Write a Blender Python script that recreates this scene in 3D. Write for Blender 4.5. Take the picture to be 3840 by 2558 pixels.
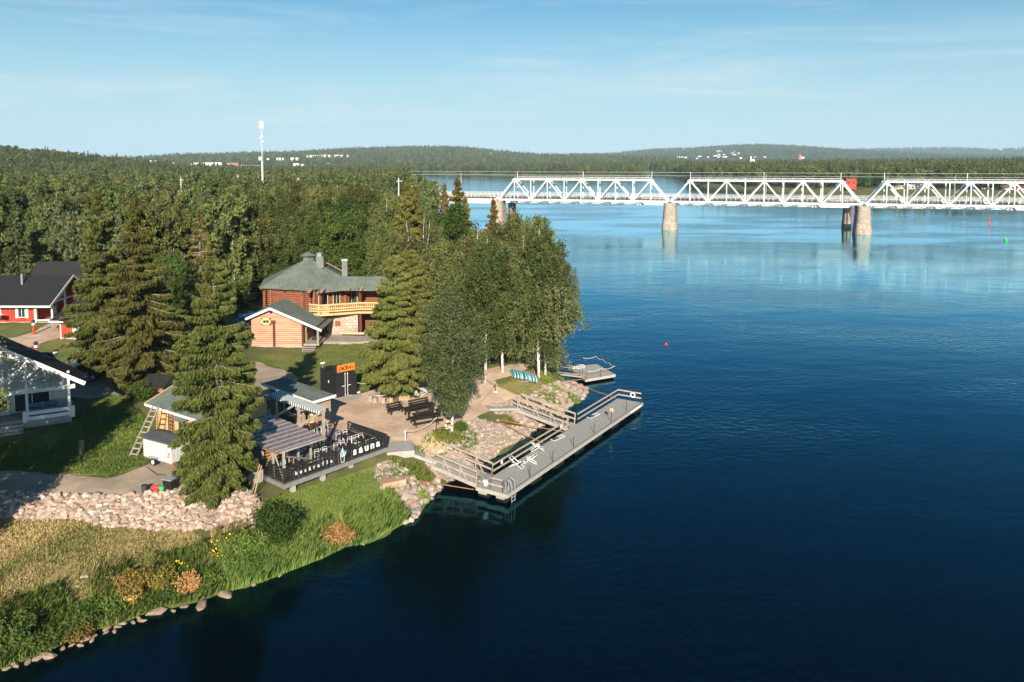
import bpy, bmesh, math, random
import numpy as np
from mathutils import Vector, Matrix, Euler
for o in list(bpy.data.objects): bpy.data.objects.remove(o)
SC = bpy.context.scene; COL = SC.collection
R = math.radians
# ---------------------------------------------------------------- camera
CH, PITCH, F, PX, PY = 27.0, R(4.27), 28 / 36 * 3840, 1920.0, 819.0
cd = bpy.data.cameras.new('camera'); cam = bpy.data.objects.new('camera', cd); COL.objects.link(cam)
cd.lens = 28; cd.sensor_width = 36; cd.shift_y = -(1279 - PY) / 3840; cd.clip_end = 60000; cd.clip_start = 0.5
cam.location = (0, 0, CH); cam.rotation_euler = (R(90) - PITCH, 0, 0); SC.camera = cam
# ---------------------------------------------------------------- sky
SUN_EL, SUN_AZ = R(23), R(176)          # azimuth clockwise from +Y: the sun stands behind the camera
w = bpy.data.worlds.new('World'); SC.world = w; w.use_nodes = True
nt = w.node_tree; nt.nodes.clear()
def N(nt, t, **k):
    n = nt.nodes.new(t)
    for a, b in k.items():
        if a[0] == '_': n.inputs[a[1:].replace('_', ' ')].default_value = b
        elif a[0] == 'i' and a[1:].isdigit(): n.inputs[int(a[1:])].default_value = b
        else: setattr(n, a, b)
    return n
L = lambda nt, a, b: nt.links.new(a, b)
sky = N(nt, 'ShaderNodeTexSky', sky_type='NISHITA', sun_disc=False, sun_elevation=SUN_EL, sun_rotation=SUN_AZ,
        altitude=0, air_density=1.0, dust_density=0.3, ozone_density=3.0)
tc = N(nt, 'ShaderNodeTexCoord')
mp = N(nt, 'ShaderNodeMapping'); mp.inputs['Scale'].default_value = (1.6, 1.0, 13.0); mp.inputs['Rotation'].default_value = (0, R(-5), 0)
mp.inputs['Location'].default_value = (.35, 0, .1)
L(nt, tc.outputs['Generated'], mp.inputs['Vector'])
cn = N(nt, 'ShaderNodeTexNoise', _Scale=2.3, _Detail=7.0, _Roughness=.58, _Distortion=.6); L(nt, mp.outputs[0], cn.inputs['Vector'])
cr = N(nt, 'ShaderNodeMapRange', i1=.47, i2=.74, i3=0.0, i4=.62); L(nt, cn.outputs['Fac'], cr.inputs[0])
sx = N(nt, 'ShaderNodeSeparateXYZ'); L(nt, tc.outputs['Generated'], sx.inputs[0])
e1 = N(nt, 'ShaderNodeMapRange', i1=.0, i2=.06, i3=0.0, i4=1.0); L(nt, sx.outputs['Z'], e1.inputs[0])
e2_ = N(nt, 'ShaderNodeMapRange', i1=.10, i2=.24, i3=1.0, i4=0.12); L(nt, sx.outputs['Z'], e2_.inputs[0])
m1 = N(nt, 'ShaderNodeMath', operation='MULTIPLY'); L(nt, e1.outputs[0], m1.inputs[0]); L(nt, e2_.outputs[0], m1.inputs[1])
m2 = N(nt, 'ShaderNodeMath', operation='MULTIPLY'); L(nt, m1.outputs[0], m2.inputs[0]); L(nt, cr.outputs[0], m2.inputs[1])
tint = N(nt, 'ShaderNodeMix', data_type='RGBA', blend_type='MULTIPLY'); tint.inputs[0].default_value = 1
tint.inputs[7].default_value = (.28, .69, .80, 1)
hb = N(nt, 'ShaderNodeMapRange', interpolation_type='SMOOTHSTEP', i1=-.02, i2=.27, i3=.95, i4=0.0); L(nt, sx.outputs['Z'], hb.inputs[0])   # pale air low over the horizon, all round
low = N(nt, 'ShaderNodeMix', data_type='RGBA'); L(nt, hb.outputs[0], low.inputs[0]); low.inputs[7].default_value = (5.0, 6.7, 7.5, 1)
L(nt, sky.outputs[0], tint.inputs[6]); L(nt, tint.outputs[2], low.inputs[6])
mx = N(nt, 'ShaderNodeMix', data_type='RGBA'); L(nt, m2.outputs[0], mx.inputs[0]); L(nt, low.outputs[2], mx.inputs[6])
mx.inputs[7].default_value = (6.2, 7.0, 7.4, 1)
bg = N(nt, 'ShaderNodeBackground', _Strength=.064); L(nt, mx.outputs[2], bg.inputs[0])
L(nt, bg.outputs[0], N(nt, 'ShaderNodeOutputWorld').inputs[0])
# ---------------------------------------------------------------- sun
sd = bpy.data.lights.new('sun', 'SUN'); sd.energy = 4.8; sd.angle = R(.5); sd.color = (1, .86, .68)
sun = bpy.data.objects.new('sun', sd); COL.objects.link(sun)
sdir = Vector((math.sin(SUN_AZ) * math.cos(SUN_EL), math.cos(SUN_AZ) * math.cos(SUN_EL), math.sin(SUN_EL)))
sun.rotation_euler = sdir.to_track_quat('Z', 'Y').to_euler(); sun.location = (0, -60, 90)
vs = SC.view_settings; vs.view_transform = 'Standard'; vs.look = 'None'; vs.exposure = 0.9; vs.gamma = 1; vs.use_curve_mapping = False
SC.render.engine = 'CYCLES'; SC.cycles.max_bounces = 6; SC.cycles.transparent_max_bounces = 12; SC.cycles.volume_bounces = 0
# ---------------------------------------------------------------- helpers
def ray(x, y):
    a, b = (x - PX) / F, (PY - y) / F
    return np.array([a, math.cos(PITCH) + b * math.sin(PITCH), -math.sin(PITCH) + b * math.cos(PITCH)])
def P(x, y, z=0.0):                     # point of the horizontal plane z seen at photograph position x, y
    d = ray(x, y); t = (z - CH) / d[2]; return Vector((d[0] * t, d[1] * t, z))
def AT(x, y, Y):                        # point at depth Y
    d = ray(x, y); t = Y / d[1]; return Vector((d[0] * t, Y, CH + d[2] * t))
def link(o, parent=None):
    COL.objects.link(o)
    if parent: o.parent = parent
    return o
def tag(o, label=None, cat=None, group=None, kind=None):
    if label: o['label'] = label
    if cat: o['category'] = cat
    if group: o['group'] = group
    if kind: o['kind'] = kind
    return o
def thing(name, label, cat, loc=(0, 0, 0), rz=0, group=None):
    o = bpy.data.objects.new(name, None); o.empty_display_size = .3; link(o); o.location = loc; o.rotation_euler = (0, 0, rz)
    return tag(o, label, cat, group)
def obj(name, me, parent=None, loc=None, rz=0):
    o = link(bpy.data.objects.new(name, me), parent)
    if loc is not None: o.location = loc
    if rz: o.rotation_euler = (0, 0, rz)
    return o
def mesh(name, v, f, m=None, smooth=False):
    me = bpy.data.meshes.new(name); me.from_pydata([tuple(a) for a in v], [], f); me.update()
    if m: me.materials.append(m)
    if smooth: me.polygons.foreach_set('use_smooth', [True] * len(me.polygons))
    return me
def copy_tree(o, parent=None):
    c = o.copy(); COL.objects.link(c); c.parent = parent
    for ch in list(o.children): copy_tree(ch, c)
    return c
def fastmesh(name, V, k, m, attr=None):  # V: (n*k,3) loose k-gons
    n = len(V) // k; me = bpy.data.meshes.new(name)
    me.vertices.add(len(V)); me.vertices.foreach_set('co', V.astype(np.float32).ravel())
    me.loops.add(n * k); me.loops.foreach_set('vertex_index', np.arange(n * k, dtype=np.int32))
    me.polygons.add(n); me.polygons.foreach_set('loop_start', np.arange(0, n * k, k, dtype=np.int32))
    if attr is not None:
        a = me.attributes.new('rnd', 'FLOAT', 'POINT'); a.data.foreach_set('value', np.repeat(attr, k).astype(np.float32))
    me.update(calc_edges=True); me.materials.append(m); return me
# ---------------------------------------------------------------- materials
M = {}
def newmat(name):
    m = bpy.data.materials.new(name); m.use_nodes = True; M[name] = m
    return m, m.node_tree, m.node_tree.nodes['Principled BSDF']
def rgb(h):
    c = [int(h[i:i + 2], 16) / 255 for i in (0, 2, 4)]
    return tuple(a / 12.92 if a < .04 else ((a + .055) / 1.055) ** 2.4 for a in c) + (1,)
def mat(name, c1, c2=None, scale=3.0, rough=.75, bump=0.0, bscale=None, metal=0, stretch=(1, 1, 1), spec=.3, detail=5, objco=False, lo=.35, hi=.65, c3=None, s3=.15):
    m, nt, b = newmat(name); b.inputs['Roughness'].default_value = rough; b.inputs['Metallic'].default_value = metal
    b.inputs['Specular IOR Level'].default_value = spec
    c1 = tuple(c1) + (1,) if len(c1) == 3 else c1
    if c2 is None: c2 = tuple(x * .8 for x in c1[:3])
    c2 = tuple(c2[:3]) + (1,)
    if objco: src = N(nt, 'ShaderNodeTexCoord').outputs['Object']
    else: src = N(nt, 'ShaderNodeNewGeometry').outputs['Position']
    mp = N(nt, 'ShaderNodeMapping'); mp.inputs['Scale'].default_value = stretch; L(nt, src, mp.inputs['Vector'])
    n = N(nt, 'ShaderNodeTexNoise', _Scale=scale, _Detail=detail, _Roughness=.6); L(nt, mp.outputs[0], n.inputs['Vector'])
    r = N(nt, 'ShaderNodeMapRange', i1=lo, i2=hi); L(nt, n.outputs['Fac'], r.inputs[0])
    x = N(nt, 'ShaderNodeMix', data_type='RGBA'); L(nt, r.outputs[0], x.inputs[0]); x.inputs[6].default_value = c1; x.inputs[7].default_value = c2
    out = x.outputs[2]
    if c3 is not None:
        n3 = N(nt, 'ShaderNodeTexNoise', _Scale=s3, _Detail=6.0, _Roughness=.65); L(nt, src, n3.inputs['Vector'])
        r3 = N(nt, 'ShaderNodeMapRange', i1=.44, i2=.6); L(nt, n3.outputs['Fac'], r3.inputs[0])
        y = N(nt, 'ShaderNodeMix', data_type='RGBA'); L(nt, r3.outputs[0], y.inputs[0]); L(nt, out, y.inputs[6]); y.inputs[7].default_value = tuple(c3[:3]) + (1,)
        out = y.outputs[2]
    L(nt, out, b.inputs['Base Color'])
    if bump:
        nb = N(nt, 'ShaderNodeTexNoise', _Scale=bscale or scale * 3, _Detail=6.0); L(nt, mp.outputs[0], nb.inputs['Vector'])
        bp = N(nt, 'ShaderNodeBump', _Strength=min(1, bump), _Distance=bump * .3); L(nt, nb.outputs['Fac'], bp.inputs['Height']); L(nt, bp.outputs[0], b.inputs['Normal'])
    return m
def leafmat(name, a, b_, c, tr=.3):      # pale, middle and dark leaf colours; rnd picks between them per leaf
    m = bpy.data.materials.new(name); m.use_nodes = True; nt = m.node_tree; nt.nodes.clear(); M[name] = m
    at = N(nt, 'ShaderNodeAttribute', attribute_name='rnd'); oi = N(nt, 'ShaderNodeObjectInfo')
    cr = N(nt, 'ShaderNodeValToRGB'); e = cr.color_ramp.elements
    e[0].color = tuple(a) + (1,); e[1].color = tuple(c) + (1,); k = e.new(.5); k.color = tuple(b_) + (1,)
    L(nt, at.outputs['Fac'], cr.inputs[0])
    hs = N(nt, 'ShaderNodeHueSaturation', _Saturation=1.0)
    h1 = N(nt, 'ShaderNodeMapRange', i1=0, i2=1, i3=.475, i4=.52); L(nt, oi.outputs['Random'], h1.inputs[0]); L(nt, h1.outputs[0], hs.inputs['Hue'])
    ml = N(nt, 'ShaderNodeMath', operation='MULTIPLY'); L(nt, oi.outputs['Random'], ml.inputs[0]); ml.inputs[1].default_value = 7.13
    fr = N(nt, 'ShaderNodeMath', operation='FRACT'); L(nt, ml.outputs[0], fr.inputs[0])
    v1 = N(nt, 'ShaderNodeMapRange', i1=0, i2=1, i3=.66, i4=1.32); L(nt, fr.outputs[0], v1.inputs[0]); L(nt, v1.outputs[0], hs.inputs['Value'])
    L(nt, cr.outputs[0], hs.inputs['Color'])
    d = N(nt, 'ShaderNodeBsdfDiffuse'); t = N(nt, 'ShaderNodeBsdfTranslucent'); x = N(nt, 'ShaderNodeMixShader'); x.inputs[0].default_value = tr
    L(nt, hs.outputs[0], d.inputs[0]); L(nt, hs.outputs[0], t.inputs[0]); L(nt, d.outputs[0], x.inputs[1]); L(nt, t.outputs[0], x.inputs[2])
    L(nt, x.outputs[0], N(nt, 'ShaderNodeOutputMaterial').inputs[0])
    return m
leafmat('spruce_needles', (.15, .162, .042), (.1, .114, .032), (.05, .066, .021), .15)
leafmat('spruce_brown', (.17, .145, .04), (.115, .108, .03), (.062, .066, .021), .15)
leafmat('birch_leaves', (.205, .235, .08), (.142, .172, .058), (.074, .096, .034), .36)
leafmat('birch_grey', (.195, .215, .095), (.138, .158, .07), (.076, .094, .04), .36)
leafmat('aspen_leaves', (.115, .18, .046), (.078, .13, .033), (.045, .08, .022), .36)
leafmat('pine_needles', (.125, .16, .06), (.09, .12, .045), (.05, .07, .027), .15)
leafmat('willow_green', (.18, .26, .06), (.13, .19, .045), (.08, .12, .03), .3)
leafmat('willow_orange', (.74, .53, .2), (.62, .42, .14), (.46, .31, .1), .3)
leafmat('willow_olive', (.30, .24, .07), (.24, .18, .05), (.14, .12, .035), .25)
leafmat('reed_blades', (.34, .42, .11), (.25, .33, .08), (.15, .22, .055), .3)
leafmat('dry_blades', (.54, .45, .23), (.38, .33, .15), (.19, .22, .07), .25)
leafmat('lawn_blades', (.29, .37, .08), (.21, .30, .06), (.12, .19, .04), .3)
mat('bark', (.20, .165, .13), (.11, .09, .075), 6, .9)
mat('spruce_twig', (.36, .31, .25), (.2, .17, .135), 5, .9)
mat('limb_bark', (.30, .27, .22), (.16, .14, .12), 4, .85)
mat('birch_bark', (.62, .59, .54), (.1, .09, .08), 2.2, .8, stretch=(1.0, 1.0, 3.0), lo=.52, hi=.66)
# ---------------------------------------------------------------- terrain
SH = [(-500, 2720), (-200, 2590), (0, 2508), (131, 2460), (245, 2411), (330, 2368), (440, 2344), (563, 2292), (742, 2256), (848, 2215), (979, 2178), (1109, 2126),
      (1207, 2088), (1289, 2047), (1387, 2031), (1468, 1982), (1530, 1950), (1585, 1895), (1612, 1870), (1640, 1835), (1690, 1800), (1745, 1770),
      (1800, 1739), (1850, 1712), (1930, 1660), (1985, 1625), (2010, 1608), (2055, 1588), (2095, 1551), (2130, 1522), (2166, 1504),
      (2188, 1490), (2203, 1470), (2190, 1454), (2155, 1438), (2118, 1426), (2108, 1412), (2098, 1395), (2092, 1365), (2085, 1330), (2060, 1250),
      (2000, 1130), (1920, 1020), (1830, 940), (1730, 870), (1650, 800), (1600, 735), (1578, 690), (1566, 652)]
SHW = np.array([P(x, y, 0)[:2] for x, y in SH])
LEFT = np.vstack([SHW, [[-300, 1500], [-1500, 2600], [-6000, 5000], [-6000, 20]]])
ISL = np.array([P(x, y, 0)[:2] for x, y in [(1566, 651), (1750, 655), (1850, 658), (2000, 662), (2180, 664), (2330, 664), (2420, 662)]] + [(345, 2000), (200, 2700), (-400, 2700), (-420, 1550)])
RIGHT = np.array([P(x, y, 0)[:2] for x, y in [(4600, 748), (4200, 744), (3840, 740), (3600, 738), (3400, 733), (3150, 730), (2950, 722), (2800, 712), (2640, 700), (2568, 682), (2555, 668), (2480, 654), (2420, 650)]] + [(500, 2400), (900, 3000), (6000, 5000), (6000, 600)])
def sdf(P2, poly):                       # signed distance, positive inside
    d = np.full(len(P2), 1e9); ins = np.zeros(len(P2), bool); n = len(poly)
    for i in range(n):
        a, b = poly[i], poly[(i + 1) % n]; ab = b - a; ap = P2 - a
        t = np.clip((ap @ ab) / (ab @ ab + 1e-12), 0, 1); d = np.minimum(d, np.hypot(*(ap - t[:, None] * ab).T))
        c = (a[1] > P2[:, 1]) != (b[1] > P2[:, 1])
        with np.errstate(all='ignore'): ins ^= c & (P2[:, 0] < (b[0] - a[0]) * (P2[:, 1] - a[1]) / (b[1] - a[1] + 1e-12) + a[0])
    return np.where(ins, d, -d)
def wob(P2, s=1.0, seed=0):              # cheap smooth noise, about -1..1
    r = np.random.RandomState(seed); o = np.zeros(len(P2))
    for k in range(9):
        a = r.uniform(0, 6.28); f = s * r.uniform(.5, 2.2); o += np.sin(f * (P2[:, 0] * math.cos(a) + P2[:, 1] * math.sin(a)) + r.uniform(0, 6.28)) / (1 + .35 * k)
    return o / 2.2
CT = [(-300, 2350, 1.3), (0, 2350, 1.25), (200, 2220, 1.5), (500, 2110, 1.6), (800, 2090, 1.45), (0, 2100, 1.8), (300, 2030, 1.9),
      (-300, 1962, 2.0), (0, 1954, 2.0), (160, 1954, 2.0), (400, 1980, 2.0), (650, 2000, 1.9), (830, 2042, 1.6), (930, 2090, 1.2), (1010, 2020, 1.3), (1040, 1950, 1.7),
      (-300, 1848, 3.0), (0, 1848, 3.0), (160, 1852, 3.0), (330, 1858, 3.0), (520, 1858, 3.0), (700, 1838, 3.0), (850, 1838, 3.0), (950, 1862, 2.9),
      (-200, 1790, 3.1), (200, 1800, 3.1), (500, 1800, 3.1), (700, 1780, 3.1), (400, 1690, 3.4), (150, 1640, 3.8), (-200, 1640, 4.0), (300, 1540, 4.1), (100, 1500, 4.2), (550, 1560, 3.6), (650, 1650, 3.3), (850, 1760, 3.0), (960, 1830, 2.6),
      (1070, 1880, 1.9), (1250, 1830, 1.9), (1400, 1770, 2.1), (1130, 1980, 1.25), (1250, 1920, 1.45), (1380, 1860, 1.6), (1420, 1940, .9), (1480, 1720, 2.6), (1500, 1800, 2.0), (1560, 1830, 1.2),
      (1000, 1600, 2.9), (1150, 1640, 2.9), (1300, 1580, 2.9), (1500, 1600, 2.8), (1600, 1640, 2.6), (1680, 1650, 2.4), (1600, 1500, 2.9), (1400, 1480, 2.95), (1750, 1560, 2.5), (1850, 1480, 2.5), (1900, 1590, 1.3), (1820, 1660, 1.2), (1740, 1720, 1.1), (1980, 1420, 2.4), (2060, 1440, 1.6), (2060, 1520, 1.2), (2110, 1480, 1.2), (2040, 1390, 2.0), (1950, 1330, 2.6),
      (1280, 1420, 3.3), (1150, 1380, 3.6), (1000, 1400, 3.6), (1250, 1310, 3.9), (1020, 1315, 4.0), (1350, 1260, 4.1), (1100, 1240, 4.3), (800, 1350, 4.2), (600, 1400, 4.1), (400, 1400, 4.3), (700, 1200, 4.6),
      (300, 1330, 4.4), (0, 1400, 4.4), (100, 1270, 4.6), (-200, 1300, 4.6), (300, 1180, 4.8), (1500, 1250, 3.8), (1700, 1300, 3.2), (1500, 1050, 4.5), (1800, 1100, 3.5), (1100, 1080, 4.8), (500, 1050, 5), (0, 1050, 5), (-300, 1050, 5)]
def rbf_setup():
    pts = [(*a, 0.0) for a in SHW if a[1] < 300]
    for (x, y, h) in CT: p = P(x, y, h); pts.append((p.x, p.y, h))
    n = len(SHW)
    for i in range(1, n - 6):            # river bed: falling away from the shore
        tg = SHW[i + 1] - SHW[i - 1]; nr = np.array([tg[1], -tg[0]]); nr /= np.hypot(*nr)
        for dd, h in ((2.2, -.55), (7, -1.8), (16, -3.2)):
            q = SHW[i] + nr * dd
            if sdf(q[None], LEFT)[0] < -dd * .7: pts.append((q[0], q[1], h))
    for (x, y, h) in [(60, 40, -4), (60, 90, -4), (70, 160, -4), (80, 260, -4), (20, 30, -4), (-10, 30, -3.5), (-40, 20, -2), (-150, 100, 5), (-200, 200, 6), (-160, 60, 4), (-80, 250, 6), (-60, 180, 5), (-150, 30, 2)]: pts.append((x, y, h))
    A = np.array(pts); D = np.hypot(A[:, None, 0] - A[None, :, 0], A[:, None, 1] - A[None, :, 1])
    n = len(A); K = np.zeros((n + 1, n + 1)); K[:n, :n] = D + np.eye(n) * .02; K[n, :n] = K[:n, n] = 1
    return A[:, :2], np.linalg.solve(K, np.append(A[:, 2], 0))
RP, RW = rbf_setup()
def height(P2):
    P2 = np.asarray(P2, float).reshape(-1, 2); o = np.empty(len(P2))
    for i in range(0, len(P2), 20000):
        q = P2[i:i + 20000]; near = np.hypot(q[:, None, 0] - RP[None, :, 0], q[:, None, 1] - RP[None, :, 1]) @ RW[:-1] + RW[-1]
        if q[:, 1].max() < 190 and q[:, 0].min() > -200 and q[:, 0].max() < 100: o[i:i + 20000] = near; continue
        sl, si, sr = sdf(q, LEFT), sdf(q, ISL), sdf(q, RIGHT)
        s = np.maximum(np.maximum(sl, si), sr)
        far = np.where(s > 0, np.minimum(s * .5, np.where(sl > 0, np.clip(5.5 - (q[:, 1] - 300) / 160, 2.0, 5.5), 4.0)), np.maximum(s * .3, -4))
        far += np.where(sl > 0, 30 * np.exp(-((q[:, 0] + 640) / 210) ** 2 - ((q[:, 1] - 880) / 260) ** 2) + 2 * np.clip((sl - 250) / 800, 0, 1), 0)
        far += np.where(sr > 0, 6 * np.clip((sr - 60) / 500, 0, 1), 0)
        t = np.clip((q[:, 1] - 190) / 90, 0, 1) + np.clip((np.abs(q[:, 0] + 50) - 150) / 60, 0, 1); t = np.clip(t, 0, 1); t = t * t * (3 - 2 * t)
        o[i:i + 20000] = near * (1 - t) + far * t
    return o
def hz(x, y): return float(height([[x, y]])[0])
def G(x, y, up=0.0):                     # ground point seen at photograph position x, y
    z = 3.0
    for k in range(14): p = P(x, y, z); z = .5 * z + .5 * max(hz(p.x, p.y), 0)
    p = P(x, y, z); return Vector((p.x, p.y, hz(p.x, p.y) + up))
def on(x, y, up=0.0): return Vector((x, y, hz(x, y) + up))
def grid(xs, ys, name, m, kind='structure', dz=0.0):
    X, Y = np.meshgrid(xs, ys); q = np.c_[X.ravel(), Y.ravel()]; z = height(q) + dz
    if kind == 'structure':
        nr = (q[:, 1] < 190) & (z > .5); z = z + np.where(nr, .05 * wob(q, 1.3, 3), 0)
    nx, ny = len(xs), len(ys); i = np.arange(nx * ny).reshape(ny, nx)
    f = np.stack([i[:-1, :-1], i[:-1, 1:], i[1:, 1:], i[1:, :-1]], -1).reshape(-1, 4)
    V = np.c_[q, z]; me = bpy.data.meshes.new(name); me.vertices.add(len(V)); me.vertices.foreach_set('co', V.ravel())
    me.loops.add(f.size); me.loops.foreach_set('vertex_index', f.ravel().astype(np.int32)); me.polygons.add(len(f)); me.polygons.foreach_set('loop_start', np.arange(0, f.size, 4, dtype=np.int32))
    me.update(calc_edges=True); me.materials.append(m); me.polygons.foreach_set('use_smooth', [True] * len(f))
    return me
def spaced(a, b, step, lo, hi):          # fine between a and b, widening out to lo and hi
    c = list(np.arange(a, b, step)); s = step
    while c[-1] < hi: s *= 1.05; c.append(c[-1] + s)
    s = step
    while c[0] > lo: s *= 1.07; c.insert(0, c[0] - s)
    return np.array(c)
mat('ground', (.115, .125, .04), (.075, .09, .028), 1.2, .95, .35, 8, c3=(.15, .15, .055), s3=.2)
tag(obj('ground', grid(spaced(-70, 24, .7, -9000, 9000), spaced(34, 140, .7, 0, 11000), 'ground', M['ground'])), kind='structure')
def sheet(name, poly, m, lift=.02, res=.35, rough=.3, wf=.9, seed=1, world=False):   # a layer of ground cover inside an outline, its edge irregular
    pw = np.array(poly, float) if world else np.array([G(x, y)[:2] for x, y in poly])
    lo, hi = pw.min(0) - 1.5, pw.max(0) + 1.5
    xs, ys = np.arange(lo[0], hi[0], res), np.arange(lo[1], hi[1], res); X, Y = np.meshgrid(xs, ys); q = np.c_[X.ravel(), Y.ravel()]
    s = sdf(q, pw) + rough * wob(q, wf, seed) + .4 * rough * wob(q, wf * 3.5, seed + 5)
    z = height(q); nr = (z > .5); z = z + np.where(nr, .05 * wob(q, 1.3, 3), 0) + lift
    nx = len(xs); V = []; Fc = []; key = {}
    def vert(i):
        if i not in key: key[i] = len(V); V.append((q[i, 0], q[i, 1], z[i]))
        return key[i]
    def cut(i, j):
        k = (min(i, j), max(i, j))
        if k not in key:
            t = s[k[0]] / (s[k[0]] - s[k[1]]); key[k] = len(V)
            a, b = k; V.append((q[a, 0] + t * (q[b, 0] - q[a, 0]), q[a, 1] + t * (q[b, 1] - q[a, 1]), z[a] + t * (z[b] - z[a])))
        return key[k]
    pos = s > 0; ii = np.arange(len(q)).reshape(len(ys), nx); c = np.stack([ii[:-1, :-1], ii[:-1, 1:], ii[1:, 1:], ii[1:, :-1]], -1).reshape(-1, 4)
    for a in c[pos[c].any(1)].tolist():
        f = []
        for k in range(4):
            i, j = a[k], a[(k + 1) % 4]
            if pos[i]: f.append(vert(i))
            if pos[i] != pos[j]: f.append(cut(i, j))
        if len(f) > 2: Fc.append(f)
    return tag(obj(name, mesh(name, V, Fc, m, True)), kind='structure'), pw
def rand_in(pw, n, rs):
    lo, hi = pw.min(0), pw.max(0); out = np.empty((0, 2))
    while len(out) < n:
        q = rs.uniform(lo, hi, (n * 2, 2)); out = np.vstack([out, q[sdf(q, pw) > 0]])
    return out[:n]
# ---------------------------------------------------------------- river
def water_mat():
    m = bpy.data.materials.new('river_water'); m.use_nodes = True; nt = m.node_tree; nt.nodes.clear()
    g = N(nt, 'ShaderNodeNewGeometry')
    def noise(scale, st, det=3.0):
        mp = N(nt, 'ShaderNodeMapping'); mp.inputs['Scale'].default_value = st; L(nt, g.outputs['Position'], mp.inputs['Vector'])
        n = N(nt, 'ShaderNodeTexNoise', _Scale=scale, _Detail=det, _Roughness=.55); L(nt, mp.outputs[0], n.inputs['Vector']); return n.outputs['Fac']
    rip = noise(1.1, (1, 1.25, 1), 4.0); swell = noise(.16, (.7, 1.2, 1), 3.0); patch = noise(.03, (.55, 1.2, 1), 6.0)
    pr = N(nt, 'ShaderNodeMapRange', i1=.44, i2=.60, i3=.22, i4=1.0); L(nt, patch, pr.inputs[0])
    b1 = N(nt, 'ShaderNodeBump', _Distance=.075); L(nt, rip, b1.inputs['Height']); L(nt, pr.outputs[0], b1.inputs['Strength'])
    b2 = N(nt, 'ShaderNodeBump', _Distance=.10, _Strength=.6); L(nt, swell, b2.inputs['Height']); L(nt, b1.outputs[0], b2.inputs['Normal'])
    fr = N(nt, 'ShaderNodeFresnel', _IOR=1.36); L(nt, b2.outputs[0], fr.inputs['Normal'])
    gl = N(nt, 'ShaderNodeBsdfGlossy', _Roughness=.05); gm = N(nt, 'ShaderNodeMix', data_type='RGBA'); gm.inputs[6].default_value = (.15, .78, 1, 1); gm.inputs[7].default_value = (.86, .90, 1, 1); L(nt, fr.outputs[0], gm.inputs[0]); L(nt, gm.outputs[2], gl.inputs['Color']); L(nt, b2.outputs[0], gl.inputs['Normal'])
    tr = N(nt, 'ShaderNodeBsdfTransparent'); tr.inputs[0].default_value = (.62, .5, .36, 1)
    df = N(nt, 'ShaderNodeBsdfDiffuse'); df.inputs[0].default_value = (.0004, .003, .008, 1)
    x0 = N(nt, 'ShaderNodeMixShader'); x0.inputs[0].default_value = .66; L(nt, tr.outputs[0], x0.inputs[1]); L(nt, df.outputs[0], x0.inputs[2])
    x = N(nt, 'ShaderNodeMixShader'); pw_ = N(nt, 'ShaderNodeMath', operation='POWER', i1=1.34); L(nt, fr.outputs[0], pw_.inputs[0]); ml = N(nt, 'ShaderNodeMath', operation='MULTIPLY', use_clamp=True, i1=2.15); L(nt, pw_.outputs[0], ml.inputs[0]); L(nt, ml.outputs[0], x.inputs[0]); L(nt, x0.outputs[0], x.inputs[1]); L(nt, gl.outputs[0], x.inputs[2])
    o = N(nt, 'ShaderNodeOutputMaterial'); L(nt, x.outputs[0], o.inputs[0])
    return m
M['water'] = water_mat()
tag(obj('river', mesh('river', [(-9000, -400, 0), (9000, -400, 0), (9000, 9000, 0), (-9000, 9000, 0)], [(0, 1, 2, 3)], M['water'])), kind='structure')
mat('riverbed', (.05, .034, .02), (.022, .016, .01), .6, .9, .3, 3)
bed = grid(spaced(-60, 24, 1.5, -3000, 3000), spaced(34, 110, 1.5, 0, 3000), 'riverbed', M['riverbed'], 'bed', .03)
bm = bmesh.new(); bm.from_mesh(bed); bmesh.ops.delete(bm, geom=[f for f in bm.faces if max(v.co.z for v in f.verts) > -.02], context='FACES'); bm.to_mesh(bed); bm.free()
tag(obj('riverbed', bed), kind='structure')
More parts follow.
